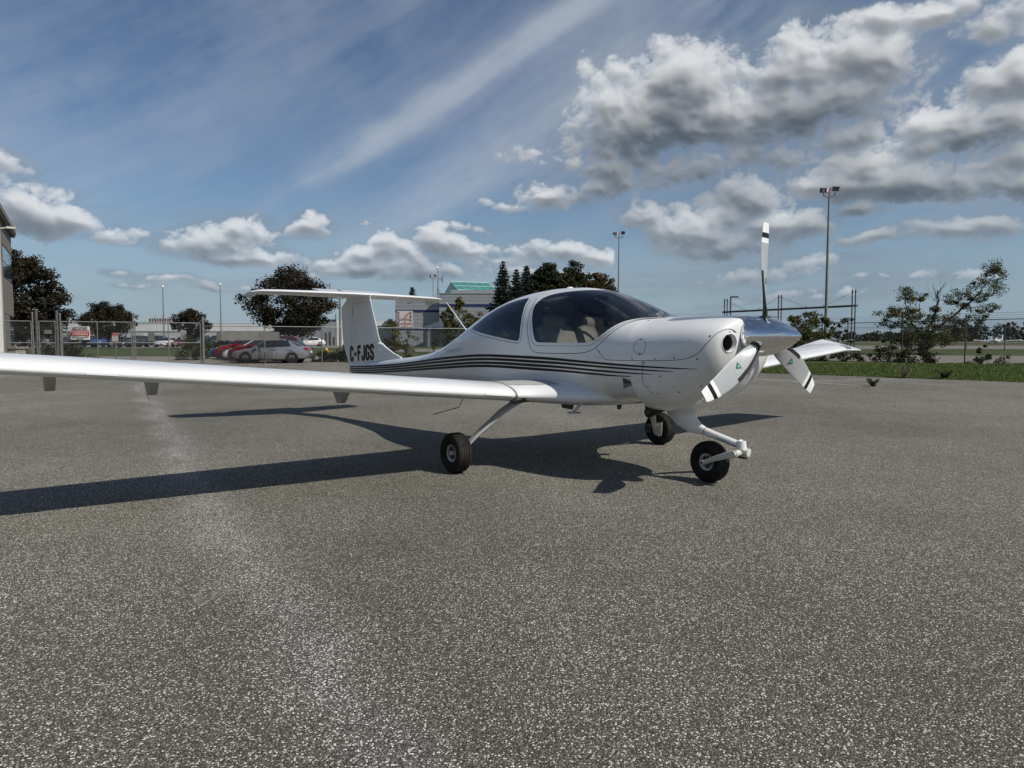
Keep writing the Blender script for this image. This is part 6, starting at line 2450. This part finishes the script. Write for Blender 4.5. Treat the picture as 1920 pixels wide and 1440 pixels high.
# ================================================================== other aircraft across the field
def make_piper():
    root = bpy.data.objects.new('parked_aircraft', None)
    COL.objects.link(root)
    W = MATS['white']
    secs = [(1.95, .05, .95, .85), (1.9, .28, 1.15, .72), (1.5, .50, 1.26, .55), (.9, .55, 1.30, .52), (.3, .58, 1.75, .50), (-.6, .56, 1.80, .52), (-1.3, .45, 1.55, .62), (-2.6, .26, 1.32, .78), (-4.2, .12, 1.22, .95), (-4.8, .05, 1.18, 1.02)]
    rows = [[(x, w * math.copysign(abs(math.sin(t)) ** .8, math.sin(t)), (zt + zb_) / 2 + (zt - zb_) / 2 * math.copysign(abs(math.cos(t)) ** .8, math.cos(t))) for t in np.linspace(0, 2 * math.pi, 17)[:-1]] for x, w, zt, zb_ in secs]
    m = MB()
    m.grid(rows, closed=True)
    m.build('fuselage', W, root, smooth=True, fix=True)
    MB().prism([(.85, 1.32), (.35, 1.70), (-.9, 1.66), (-1.2, 1.36)], -.585, .585).build('cabin_windows', mat('brown_tint', (.06, .03, .022), .1), root)
    for s_ in (-1, 1):
        r2 = []
        for y, x, c, z in ((.3, .55, 1.6, .62), (4.9, .45, 1.55, 1.05)):
            r2.append([(x - u * c, s_ * y, z + h * c) for u, h in airfoil(8, .13, .02, .4)])
        m = MB()
        m.grid(r2, closed=True)
        m.add(r2[1], [tuple(range(len(r2[1])))])
        m.build('wing', W, root, smooth=True, angle=40, fix=True)
        MB().tube([(.1, s_ * 1.6, .7), (.1, s_ * 1.6, .2)], .06, 6).build('gear_leg', W, root)
        MB().lathe([(0, -.07), (.2, -.07), (.2, .07), (0, .07)], 12, 'Y', (.1, s_ * 1.6, .2)).build('wheel', RUBBER, root)
    MB().tube([(1.35, 0, .6), (1.4, 0, .2)], .05, 6).build('gear_leg', W, root)
    MB().lathe([(0, -.06), (.18, -.06), (.18, .06), (0, .06)], 12, 'Y', (1.4, 0, .18)).build('wheel', RUBBER, root)
    MB().prism([(-3.9, 1.2), (-4.6, 2.45), (-5.1, 2.45), (-5.0, 1.1)], -.05, .05).build('fin', W, root)
    MB().prism([(-4.2, 1.95), (-4.2, -1.95), (-5.0, -1.95), (-5.0, 1.95)], 1.10, 1.17, 'Z').build('tailplane', W, root)
    MB().lathe([(.14, 1.94), (.10, 2.1), (0, 2.2)], 12, 'X', (0, 0, .95)).build('spinner', W, root, smooth=True)
    MB().box((2.02, 0, .95), (.03, .10, 1.85), Matrix.Rotation(R(35), 3, 'X')).build('propeller', INK, root)
    return root


pip = make_piper()
GP = 'light aircraft parked across the field'
d = 172
pip.location = (wx(1868, d), d, gz(d))
pip.rotation_euler = (0, 0, R(222))
tag(pip, 'white low-wing aircraft with brown cabin parked across the field', 'aircraft', GP)
for px, d, rz, lab in ((1553, 150, R(95), 'white aircraft tail showing between the two shrubs right of the mast'), (1938, 190, R(200), 'aircraft with just its wing tip in view at the right edge'), (1518, 158, R(80), 'white aircraft mostly hidden by the leafy shrub beside the mast')):
    o = copy_tree(pip)
    o.location = (wx(px, d), d, gz(d))
    o.rotation_euler = (0, 0, rz)
    tag(o, lab, 'aircraft', GP)


# ================================================================== trees, shrubs, grass
def leaf_mat(name, lo, hi, extra=None, scale=1.2):
    m = bpy.data.materials.new(name)
    m.use_nodes = True
    T = NT(m.node_tree)
    b = T.n['Principled BSDF']
    geo = T.n.new('ShaderNodeNewGeometry')
    f = T.noise(geo.outputs['Position'], scale, 3, 0.6)
    c = T.mix(T.smooth(f, 0.35, 0.65), lo, hi)
    rnd = geo.outputs['Random Per Island']
    c = T.mix(T.m('MULTIPLY', rnd, 0.5), c, tuple(min(1, k * 1.7) for k in hi))
    if extra:
        c = T.mix(T.m('MULTIPLY', T.smooth(rnd, 0.80, 0.86), 0.8), c, extra)
    T.l.new(c, b.inputs['Base Color'])
    b.inputs['Roughness'].default_value = 0.55
    pset(b, 'Specular IOR Level', 0.3)
    tr = T.n.new('ShaderNodeBsdfTranslucent')
    T.l.new(c, tr.inputs[0])
    mx = T.n.new('ShaderNodeMixShader')
    mx.inputs[0].default_value = 0.34
    T.l.new(b.outputs[0], mx.inputs[1])
    T.l.new(tr.outputs[0], mx.inputs[2])
    T.l.new(mx.outputs[0], T.n['Material Output'].inputs[0])
    MATS[name] = m
    return m


MAROON = leaf_mat('maroon_leaves', (0.014, 0.0135, 0.008), (0.030, 0.026, 0.014), (0.055, 0.036, 0.018))
OLIVEL = leaf_mat('olive_leaves', (0.034, 0.044, 0.010), (0.070, 0.076, 0.020), (0.10, 0.085, 0.02))
YGREEN = leaf_mat('yellow_green_leaves', (0.040, 0.050, 0.010), (0.085, 0.090, 0.018), (0.17, 0.14, 0.03))
DGREEN = leaf_mat('dark_green_leaves', (0.014, 0.022, 0.007), (0.032, 0.040, 0.012), (.06, .065, .02))
BRONZE = leaf_mat('bronze_leaves', (0.028, 0.024, 0.008), (0.060, 0.042, 0.014), (0.10, 0.06, 0.02))
SPRUCE = leaf_mat('spruce_needles', (0.008, 0.013, 0.009), (0.016, 0.024, 0.015))
GRASSL = leaf_mat('grass_blades', (0.050, 0.085, 0.014), (0.080, 0.118, 0.022), (0.17, 0.165, 0.07), .5)
HEDGE = leaf_mat('hedge_leaves', (0.016, 0.022, 0.008), (0.030, 0.036, 0.012))
BARK = mat('bark', (0.050, 0.042, 0.035), 0.9, var=.3, scale=9, bump=.5, bscale=40)


def leaves(name, P, size, material, parent, rs, aspect=.62, up=.25, **tags):
    """one quad per point, turned at random"""
    n = len(P)
    a = rs.normal(size=(n, 3))
    a[:, 2] *= .7
    a /= np.linalg.norm(a, axis=1)[:, None]
    b = rs.normal(size=(n, 3))
    b -= a * np.sum(a * b, 1)[:, None]
    b /= np.linalg.norm(b, axis=1)[:, None]
    s = (size * rs.uniform(.6, 1.35, n))[:, None]
    a *= s * .5
    b *= s * .5 * aspect
    V = np.stack([P - a, P - a * .1 + b, P + a, P - a * .1 - b], 1).reshape(-1, 3)
    me = bpy.data.meshes.new(name)
    me.vertices.add(4 * n)
    me.vertices.foreach_set('co', V.astype(np.float32).ravel())
    me.loops.add(4 * n)
    me.loops.foreach_set('vertex_index', np.arange(4 * n, dtype=np.int32))
    me.polygons.add(n)
    me.polygons.foreach_set('loop_start', np.arange(0, 4 * n, 4, dtype=np.int32))
    me.polygons.foreach_set('loop_total', np.full(n, 4, np.int32))
    me.materials.append(material)
    me.update(calc_edges=True)
    o = bpy.data.objects.new(name, me)
    COL.objects.link(o)
    if parent is not None:
        o.parent = parent
    return tag(o, **tags)


def clumps(rs, centers, radii, per):
    P = []
    for c, r in zip(centers, radii):
        q = rs.normal(size=(per, 3))
        q /= np.maximum(np.linalg.norm(q, axis=1)[:, None], 1e-6)
        q *= (r * rs.uniform(.15, 1.15, per) ** .7)[:, None]
        q[:, 2] *= .72
        P.append(np.asarray(c) + q)
    return np.concatenate(P)


def limb(mb, rs, p, q, r0, r1, wob=.08, n=5):
    p, q = np.array(p, float), np.array(q, float)
    L = np.linalg.norm(q - p)
    pts = []
    for k in range(n + 1):
        t = k / n
        o = rs.normal(size=3) * wob * L * math.sin(math.pi * t) * .5
        s = p + (q - p) * t + o
        s[2] += .10 * L * math.sin(math.pi * t) * (-.4)
        pts.append(tuple(s))
    mb.tube(pts, [r0 + (r1 - r0) * k / n for k in range(n + 1)], 6)
    return pts


def broad_tree(label, px, d, h, rad, base, material, seed, size=.17, per=52, ncl=95, cat='tree', name='maple_tree', group=None, trunk=.16, lean=0.0, density=1.0, bare=0):
    rs = np.random.default_rng(seed)
    t = thing(name, label, cat, (wx(px, d), d, gz(d)), 0, group)
    mb = MB()
    cz, rz = (h + base) / 2, (h - base) / 2
    top = (lean * h * .6, 0, h * .80)
    tp = limb(mb, rs, (0, 0, -.1), top, trunk, trunk * .25, .04, 8)
    C, Rr = [], []
    tries = 0
    while len(C) < ncl and tries < 9000:
        tries += 1
        u = rs.normal(size=3)
        u /= np.linalg.norm(u)
        f = rs.uniform(.25, 1) ** .45
        th = math.atan2(u[1], u[0])
        ruf = 1 + .17 * math.sin(3 * th + seed) + .13 * math.sin(5 * th + 2 * u[2] + seed * 2) + rs.normal() * .07
        # fuller below the middle, narrowing upward
        wz = 1 - .30 * max(0, u[2]) - .10 * max(0, -u[2])
        p = np.array([u[0] * rad * f * ruf * wz + lean * (cz + u[2] * rz) * .6, u[1] * rad * f * ruf * wz, cz + u[2] * rz * f * (1 + .08 * math.sin(4 * th + seed))])
        C.append(p)
        Rr.append(rad * rs.uniform(.12, .24))
    for i in range(min(26, ncl)):
        z0 = base * .8 + (h * .72 - base * .8) * rs.uniform(0, 1) ** 1.2
        k = min(len(tp) - 1, max(1, int(z0 / (h * .8) * (len(tp) - 1))))
        limb(mb, rs, tp[k], C[i], trunk * .34 * (1 - .5 * z0 / h), .012, .12)
    for i in range(bare):
        a = rs.uniform(0, 2 * math.pi)
        e = (rad * .35 * math.cos(a) + lean * h * .6, rad * .3 * math.sin(a), h * rs.uniform(.98, 1.07))
        limb(mb, rs, tp[-2], e, .035, .008, .15)
        for _ in range(3):
            e2 = (e[0] + rs.normal() * .3, e[1] + rs.normal() * .3, e[2] - rs.uniform(-.2, .5))
            limb(mb, rs, tuple((np.array(tp[-2]) + np.array(e)) / 2), e2, .018, .005, .15, 3)
    mb.build('trunk', BARK, t, smooth=True)
    leaves('crown', clumps(rs, C, Rr, int(per * density)), size, material, t, rs)
    return t


GT = 'dark maples on the lawn'
broad_tree('large dark maple beside the office building', 47, 60, 8.9, 3.3, 1.2, MAROON, 1, .21, 130, 260, group=GT, trunk=.22)
broad_tree('broad dark maple behind the warning sign', 205, 92, 6.0, 3.25, 1.4, MAROON, 2, .22, 110, 170, group=GT)
broad_tree('smallest dark maple, above the navy SUV', 361, 88, 5.0, 2.4, 1.3, MAROON, 3, .20, 90, 120, group=GT)
broad_tree('large maple with bare top twigs under the left tailplane', 553, 74, 8.7, 4.3, 1.6, MAROON, 4, .22, 130, 250, group=GT, trunk=.2, bare=9)
GD = 'leafy trees in front of the terminal'
broad_tree('dark green tree right of the spruces above the canopy', 1026, 92, 11.0, 3.0, 2.5, DGREEN, 6, .30, 110, 230, name='leafy_tree', group=GD)
broad_tree('tallest leafy tree above the cockpit roof', 1078, 94, 11.1, 3.3, 2.5, DGREEN, 7, .30, 110, 240, name='leafy_tree', group=GD)
broad_tree('bronze tinted tree at the right end of the clump above the cockpit', 1122, 90, 9.6, 2.6, 2.5, BRONZE, 8, .26, 110, 200, name='leafy_tree', group=GD)
# the young tree in front of the terminal: loose upright clumps
def young_tree():
    rs = np.random.default_rng(21)
    d = 66
    t = thing('young_tree', 'young yellow-green tree in front of the terminal left of the canopy', 'tree', (wx(860, d), d, gz(d)), 0, GD)
    mb = MB()
    limb(mb, rs, (0, 0, -.1), (.1, 0, 4.9), .09, .02, .04, 8)
    C, Rr = [], []
    for (cx, cz, r_, k) in ((.15, 4.9, .42, 7), (.1, 4.2, .55, 9), (-.75, 3.9, .5, 6), (-1.3, 3.5, .55, 8), (-.6, 3.0, .7, 10), (.7, 3.4, .6, 9), (1.4, 3.0, .6, 8), (.4, 2.4, .8, 10), (-1.2, 2.4, .7, 10), (1.5, 2.2, .6, 8), (-.3, 1.6, .8, 10), (1.0, 1.5, .6, 7), (-1.2, 1.4, .5, 6), (1.9, 2.7, .35, 4)):
        limb(mb, rs, (0.05, 0, max(.5, cz - 1.2)), (cx, rs.uniform(-.3, .3), cz), .03, .008, .1)
        for _ in range(k):
            C.append(np.array([cx, 0, cz]) + rs.normal(size=3) * r_ * .55)
            Rr.append(rs.uniform(.18, .36))
    mb.build('trunk', BARK, t, smooth=True)
    leaves('crown', clumps(rs, C, Rr, 70), .16, YGREEN, t, rs)


young_tree()


def spruce_tree(label, px, d, h, rad, seed, group='spruces by the terminal', zlow=.06):
    rs = np.random.default_rng(seed)
    t = thing('spruce_tree', label, 'tree', (wx(px, d), d, gz(d)), 0, group)
    mb = MB()
    mb.tube([(0, 0, -.1), (0, 0, h * .6), (0, 0, h * .98)], [.17, .09, .015], 7)
    P = []
    z = h * zlow
    while z < h * .985:
        f = 1 - z / h
        rr = rad * (f ** .82) * rs.uniform(.82, 1.12)
        nb = max(5, int(11 * (f ** .4)))
        a0 = rs.uniform(0, 6.28)
        for k in range(nb):
            a = a0 + 6.283 * k / nb + rs.normal() * .12
            L = rr * rs.uniform(.72, 1.12)
            n = max(8, int(L * 75))
            s = rs.uniform(.05, 1, n) ** .75 * L
            w = .14 + .24 * (1 - s / max(L, .1)) * min(1, L)
            x = s * math.cos(a) + rs.normal(size=n) * w * .8
            y = s * math.sin(a) + rs.normal(size=n) * w * .8
            zz = z - s * .30 + (s / max(L, .1)) ** 3 * L * .16 + rs.normal(size=n) * .07
            P.append(np.stack([x, y, zz], 1))
            if k % 2 == 0:
                mb.tube([(0, 0, z), (L * .9 * math.cos(a), L * .9 * math.sin(a), z - L * .2)], [.025, .006], 4)
        z += .30 + .16 * f
    mb.build('trunk', BARK, t)
    leaves('crown', np.concatenate(P), .27, SPRUCE, t, rs, .42)
    return t


spruce_tree('tallest spruce at the left end of the tree clump', 943, 84, 10.6, 3.0, 31)
spruce_tree('second spruce of the clump, just right of the tallest', 968, 86, 9.9, 2.6, 32)
spruce_tree('third spruce of the clump beside the leafy trees', 987, 90, 10.9, 3.2, 33)
spruce_tree('lone spruce at the left corner of the terminal', 774, 121, 10.3, 3.6, 34, zlow=.10)


def shrub(label, px, d, blobs, material, seed, size, per=46, name='shrub', stems=6, group=None, cat='shrub', x=None, upright=0.0):
    """blobs: (dx, dy, z, r, count)"""
    rs = np.random.default_rng(seed)
    t = thing(name, label, cat, (wx(px, d) if x is None else x, d, gz(d)), 0, group)
    C, Rr = [], []
    mb = MB()
    for i, (dx, dy, z, r_, k) in enumerate(blobs):
        if i < stems or rs.uniform() < .5:
            limb(mb, rs, (dx * .25, dy * .25, -.05), (dx, dy, z), .022, .006, .10)
        for _ in range(k):
            C.append(np.array([dx, dy, z]) + rs.normal(size=3) * r_ * .8)
            Rr.append(r_ * rs.uniform(.45, 1.0))
    C = [np.array([c[0], c[1], max(.04, c[2])]) for c in C]
    P = clumps(rs, C, Rr, int(per * 2.0))
    P[:, 2] = np.abs(P[:, 2])
    mb.build('stems', BARK, t)
    leaves('foliage', P, size, material, t, rs)
    return t


GS = 'shrubs growing along the fences'
# vine-like growth in the fence next to the fin
shrub('tall yellow-green shrub in the fence right of the aircraft fin', 733, 47.5, [(0, 0, .5, .45, 6), (-.2, 0, 1.1, .45, 6), (.1, .1, 1.6, .5, 7), (.35, 0, 2.0, .45, 6), (-.1, 0, 2.3, .35, 4), (.5, 0, 1.0, .4, 5), (-.45, 0, .6, .35, 4), (.2, 0, 2.55, .25, 2)], YGREEN, 41, .12, 34, group=GS)
shrub('sparse yellow-green shoots right of the tall fence shrub', 757, 47.2, [(0, 0, .4, .3, 3), (.1, 0, 1.0, .25, 3), (.25, 0, 1.6, .25, 2), (.45, 0, 2.1, .2, 2), (-.3, 0, .7, .3, 3), (.5, 0, .5, .3, 3), (.65, 0, 1.4, .2, 2)], YGREEN, 42, .11, 22, group=GS)
shrub('wispy shoots in the fence below the young tree', 814, 47.2, [(0, 0, .6, .2, 2), (.1, 0, 1.2, .2, 2), (0, 0, 1.6, .2, 2), (.2, 0, .3, .25, 2)], OLIVEL, 43, .11, 20, group=GS)
shrub('leafy vine shrub around the foot of the tallest light mast', 1521, 46.3, [(-.9, 0, .6, .5, 7), (-.2, 0, .6, .6, 9), (.5, 0, .6, .5, 7), (-.8, 0, 1.5, .6, 9), (0, 0, 1.5, .65, 10), (.6, 0, 1.6, .5, 7), (-1.0, 0, 2.3, .5, 7), (-.3, 0, 2.5, .5, 8), (.3, 0, 2.5, .5, 7), (-1.25, 0, 2.75, .3, 3), (.95, 0, 2.65, .25, 3), (1.2, 0, 2.5, .2, 2)], OLIVEL, 44, .15, 40, group=GS)
shrub('thin dark shrub between the mast and the gate frame posts', 1577, 46.5, [(0, 0, .5, .4, 4), (.2, 0, 1.1, .35, 4), (-.2, 0, 1.7, .35, 4), (.25, 0, 2.1, .3, 3), (0, 0, 2.6, .3, 3), (.3, 0, 2.75, .2, 2)], DGREEN, 45, .13, 26, group=GS)
shrub('bushy weed clump left of the second fence post on the right', 1667, 43.6, [(-.5, 0, .3, .35, 5), (0, 0, .5, .5, 8), (.5, 0, .35, .4, 6), (.1, 0, 1.0, .3, 3), (-.2, 0, 1.3, .2, 2), (.9, 0, .25, .3, 4)], DGREEN, 46, .13, 34, group=GS)
shrub('low leafy weeds under the leaning tree along the fence', 1728, 42.0, [(-.6, 0, .25, .3, 4), (0, 0, .35, .35, 5), (.6, 0, .3, .35, 5), (.3, 0, .6, .25, 3)], DGREEN, 47, .13, 30, group=GS)
shrub('tall weeds by the fence right of the third post', 1840, 39.6, [(-.3, 0, .25, .25, 3), (0, 0, .45, .3, 4), (.1, 0, .85, .2, 2), (.5, 0, .25, .25, 3), (-.9, 0, .2, .25, 3), (1.2, 0, .25, .3, 3)], DGREEN, 48, .11, 26, group=GS)
shrub('low weeds along the fence below the wing tip', 1590, 45.2, [(-.8, 0, .25, .3, 4), (-.2, 0, .3, .3, 4), (.4, 0, .3, .3, 4), (1.0, 0, .35, .3, 4)], DGREEN, 49, .12, 30, group=GS)
GB = 'clipped bushes on the lawn'
shrub('clipped round bush just left of the thick gate post', 101, 50, [(-.4, 0, .5, .5, 9), (.3, 0, .5, .5, 9), (0, 0, .85, .5, 9)], HEDGE, 51, .11, 46, name='round_bush', group=GB)
shrub('larger clipped bush below the warning sign', 133, 50, [(-.55, 0, .5, .55, 9), (.5, 0, .5, .55, 9), (0, 0, .95, .5, 9), (0, -.2, .4, .6, 9)], HEDGE, 52, .11, 46, name='round_bush', group=GB)
shrub('spreading low bush beside the blue car', 366, 49, [(-.4, 0, .3, .4, 6), (.2, 0, .5, .5, 8), (.6, 0, .6, .4, 6)], DGREEN, 53, .12, 40, name='round_bush', group=GB)
shrub('dark hedge behind the parked cars', 392, 56, [(-1.5, 0, .6, .6, 9), (-.5, 0, .7, .6, 9), (.5, 0, .7, .6, 9), (1.5, 0, .7, .6, 9)], HEDGE, 54, .14, 46, name='hedge', group=GB)
shrub('long grassy mound at the fence foot left of the fin', 627, 45.2, [(-1.2, 0, .2, .3, 6), (-.6, 0, .3, .35, 7), (0, 0, .35, .4, 8), (.6, 0, .35, .4, 8), (1.1, 0, .3, .4, 7)], DGREEN, 55, .14, 46, name='grass_mound', group=GB)

# the big leaning tree on the right: short trunk, dense mass, one long limb out to the right
def leaning_tree():
    rs = np.random.default_rng(61)
    d = 64
    t = thing('leaning_tree', 'old tree with a long limb leaning right and a dead top', 'tree', (wx(1731, d), d, gz(d)))
    mb = MB()
    mb.tube([(0, 0, -.1), (0, 0, .5), (-.05, 0, 1.3)], [.42, .36, .30], 10)
    k = lambda px, py, dy=0.0: ((px - 1731) / 1308 * d, dy, CAM_H + (643.4 - py) * d / 1308 - gz(d))
    C, Rr = [], []
    for (px, py, r_, n) in ((1695, 640, .9, 20), (1730, 642, 1.0, 24), (1762, 640, .9, 18), (1710, 618, 1.0, 24), (1750, 620, 1.1, 26), (1790, 615, .9, 16), (1680, 610, .8, 12), (1665, 590, .55, 8), (1690, 585, .7, 12), (1715, 590, .8, 14), (1745, 592, .8, 14), (1778, 598, .8, 12), (1700, 560, .6, 9), (1722, 555, .45, 5), (1690, 548, .35, 4), (1662, 600, .4, 4),
                            (1780, 568, .6, 8), (1795, 555, .5, 6), (1808, 575, .55, 7), (1820, 560, .6, 8), (1838, 535, .6, 8), (1850, 515, .5, 7), (1862, 505, .4, 5), (1848, 500, .35, 4), (1870, 530, .45, 5), (1862, 550, .4, 4), (1845, 570, .5, 6), (1858, 578, .35, 3), (1830, 590, .5, 5), (1835, 605, .35, 3), (1872, 515, .25, 2)):
        c = np.array(k(px, py))
        for _ in range(n):
            C.append(c + rs.normal(size=3) * np.array([.62, .8, .55]) * r_)
            Rr.append(rs.uniform(.22, .60))
    for a, b, r0, r1 in (((1730, 630), (1775, 600), .16, .11), ((1775, 600), (1825, 556), .11, .07), ((1825, 556), (1862, 512), .07, .02), ((1800, 578), (1845, 572), .05, .012), ((1840, 540), (1868, 530), .03, .01),
                         ((1730, 630), (1752, 585), .15, .09), ((1752, 585), (1753, 545), .09, .05), ((1753, 552), (1769, 529), .055, .02), ((1752, 560), (1744, 530), .03, .008), ((1753, 560), (1760, 538), .025, .006),
                         ((1725, 632), (1700, 590), .13, .05), ((1700, 590), (1688, 552), .05, .012), ((1715, 610), (1668, 592), .06, .012), ((1720, 600), (1722, 556), .05, .01)):
        limb(mb, rs, k(*a), k(*b), r0, r1, .06)
    for _ in range(14):
        a = k(1752 + rs.normal() * 3, 560 + rs.normal() * 10)
        b = k(1752 + rs.normal() * 16, 535 + rs.normal() * 10)
        limb(mb, rs, a, b, .014, .004, .15, 3)
    mb.build('trunk', BARK, t, smooth=True)
    C = [c for c in C if c[2] > .35]
    leaves('crown', clumps(rs, C, Rr, 75), .15, OLIVEL, t, rs)


leaning_tree()

# far woods: masses of leaves on the horizon
def far_wood(name, label, spans, seed):
    rs = np.random.default_rng(seed)
    P = []
    for (px0, px1, d, h0, h1, n) in spans:
        x0, x1 = wx(px0, d), wx(px1, d)
        m = int((x1 - x0) / 3.2) + 1
        for i in range(m):
            x = x0 + (x1 - x0) * (i + rs.uniform(0, 1)) / m
            f = (x - x0) / (x1 - x0)
            h = (h0 + (h1 - h0) * f) * rs.uniform(.72, 1.12)
            r_ = rs.uniform(5, 8)
            q = rs.normal(size=(n, 3))
            q /= np.linalg.norm(q, axis=1)[:, None]
            q *= rs.uniform(.5, 1, n)[:, None] ** .5
            yy = d + rs.uniform(0, 40)
            P.append(np.stack([x + q[:, 0] * r_, yy + q[:, 1] * r_, gz(yy) + h * .5 + q[:, 2] * h * .5], 1))
    P = np.concatenate(P)
    o = leaves(name, P, 2.1, leaf_mat(name + '_leaves', (0.012, 0.018, 0.010), (0.024, 0.030, 0.014), None, .05), None, rs, .8)
    return tag(o, label, 'wood', None, 'stuff')


far_wood('far_wood', 'dark wooded ridge on the horizon across the field', [(1480, 1830, 640, 8, 10, 110), (1820, 2300, 560, 15, 17, 130), (1300, 1500, 700, 7, 8, 90)], 71)
far_wood('far_grove', 'green treetops far behind the terminal and sheds', [(640, 760, 190, 6.0, 6.5, 120), (-200, 130, 300, 9, 10, 110)], 72)


# grass blades on the strip beside the apron (nobody could count them)
def grass():
    rs = np.random.default_rng(81)
    n = 170000
    e0, e1 = np.array([0, 41.1]), np.array([30.1, 3.5])
    f0, f1 = np.array([8.0, 49.6]), np.array([40, 21.5])
    s = rs.uniform(.10, .75, n)
    u = rs.uniform(0, 1, n) ** 1.5
    e = e0 + (e1 - e0) * s[:, None]
    dirv = np.array([.78, .625])
    P = e + dirv * (u * (4 + 17.5 * np.clip((s - .05) / .35, 0, 1)))[:, None] + rs.normal(size=(n, 2)) * .14
    # inside the strip polygon: between the apron edge and the fence
    nrm = np.array([.781, .624])
    h = rs.uniform(.03, .10, n) * (1 + .5 * np.sin(P[:, 0] * 1.7) * np.sin(P[:, 1] * 1.1))
    w = rs.uniform(.010, .022, n) * (1 + u)
    a = rs.uniform(0, 6.28, n)
    dx, dy = np.cos(a), np.sin(a)
    lean = rs.normal(size=(n, 2)) * .05
    z0 = .008
    V = np.zeros((n, 3, 3), np.float32)
    V[:, 0] = np.stack([P[:, 0] - dx * w, P[:, 1] - dy * w, np.full(n, z0)], 1)
    V[:, 1] = np.stack([P[:, 0] + dx * w, P[:, 1] + dy * w, np.full(n, z0)], 1)
    V[:, 2] = np.stack([P[:, 0] + lean[:, 0], P[:, 1] + lean[:, 1], z0 + h], 1)
    me = bpy.data.meshes.new('grass_blades')
    me.vertices.add(3 * n)
    me.vertices.foreach_set('co', V.ravel())
    me.loops.add(3 * n)
    me.loops.foreach_set('vertex_index', np.arange(3 * n, dtype=np.int32))
    me.polygons.add(n)
    me.polygons.foreach_set('loop_start', np.arange(0, 3 * n, 3, dtype=np.int32))
    me.polygons.foreach_set('loop_total', np.full(n, 3, np.int32))
    me.materials.append(GRASSL)
    me.update(calc_edges=True)
    o = bpy.data.objects.new('grass_blades', me)
    COL.objects.link(o)
    tag(o, 'rough green grass on the strip between apron and fence', 'grass', None, 'stuff')


grass()


def weed(label, x, y, h, n, seed, material):
    rs = np.random.default_rng(seed)
    t = thing('weed_tuft', label, 'weed', (x, y, 0), 0, 'weeds at the apron edge')
    mb = MB()
    P = []
    for k in range(n):
        a, L = rs.uniform(0, 6.28), h * rs.uniform(.6, 1.1)
        e = (L * .6 * math.cos(a), L * .6 * math.sin(a), L * .8)
        mb.tube([(0, 0, 0), (e[0] * .4, e[1] * .4, e[2] * .6), e], [.006, .004, .002], 4)
        for s in rs.uniform(.05, 1, 20):
            P.append([e[0] * s + rs.normal() * .02, e[1] * s + rs.normal() * .02, max(.01, e[2] * s)])
    mb.build('stems', material, t)
    leaves('foliage', np.array(P), .075, material, t, rs, .4)


weed('small dry weed growing at the end of the painted line', 10.12, 19.5, .26, 22, 91, leaf_mat('weed_green', (.07, .075, .035), (.11, .11, .055)))
weed('taller pale grass tuft at the edge of the grass strip', 13.5, 24.0, .62, 30, 92, leaf_mat('dry_grass', (.10, .095, .05), (.17, .16, .09)))
weed('dark weed clump right of the pale grass tuft', 14.4, 23.2, .40, 22, 93, DGREEN)
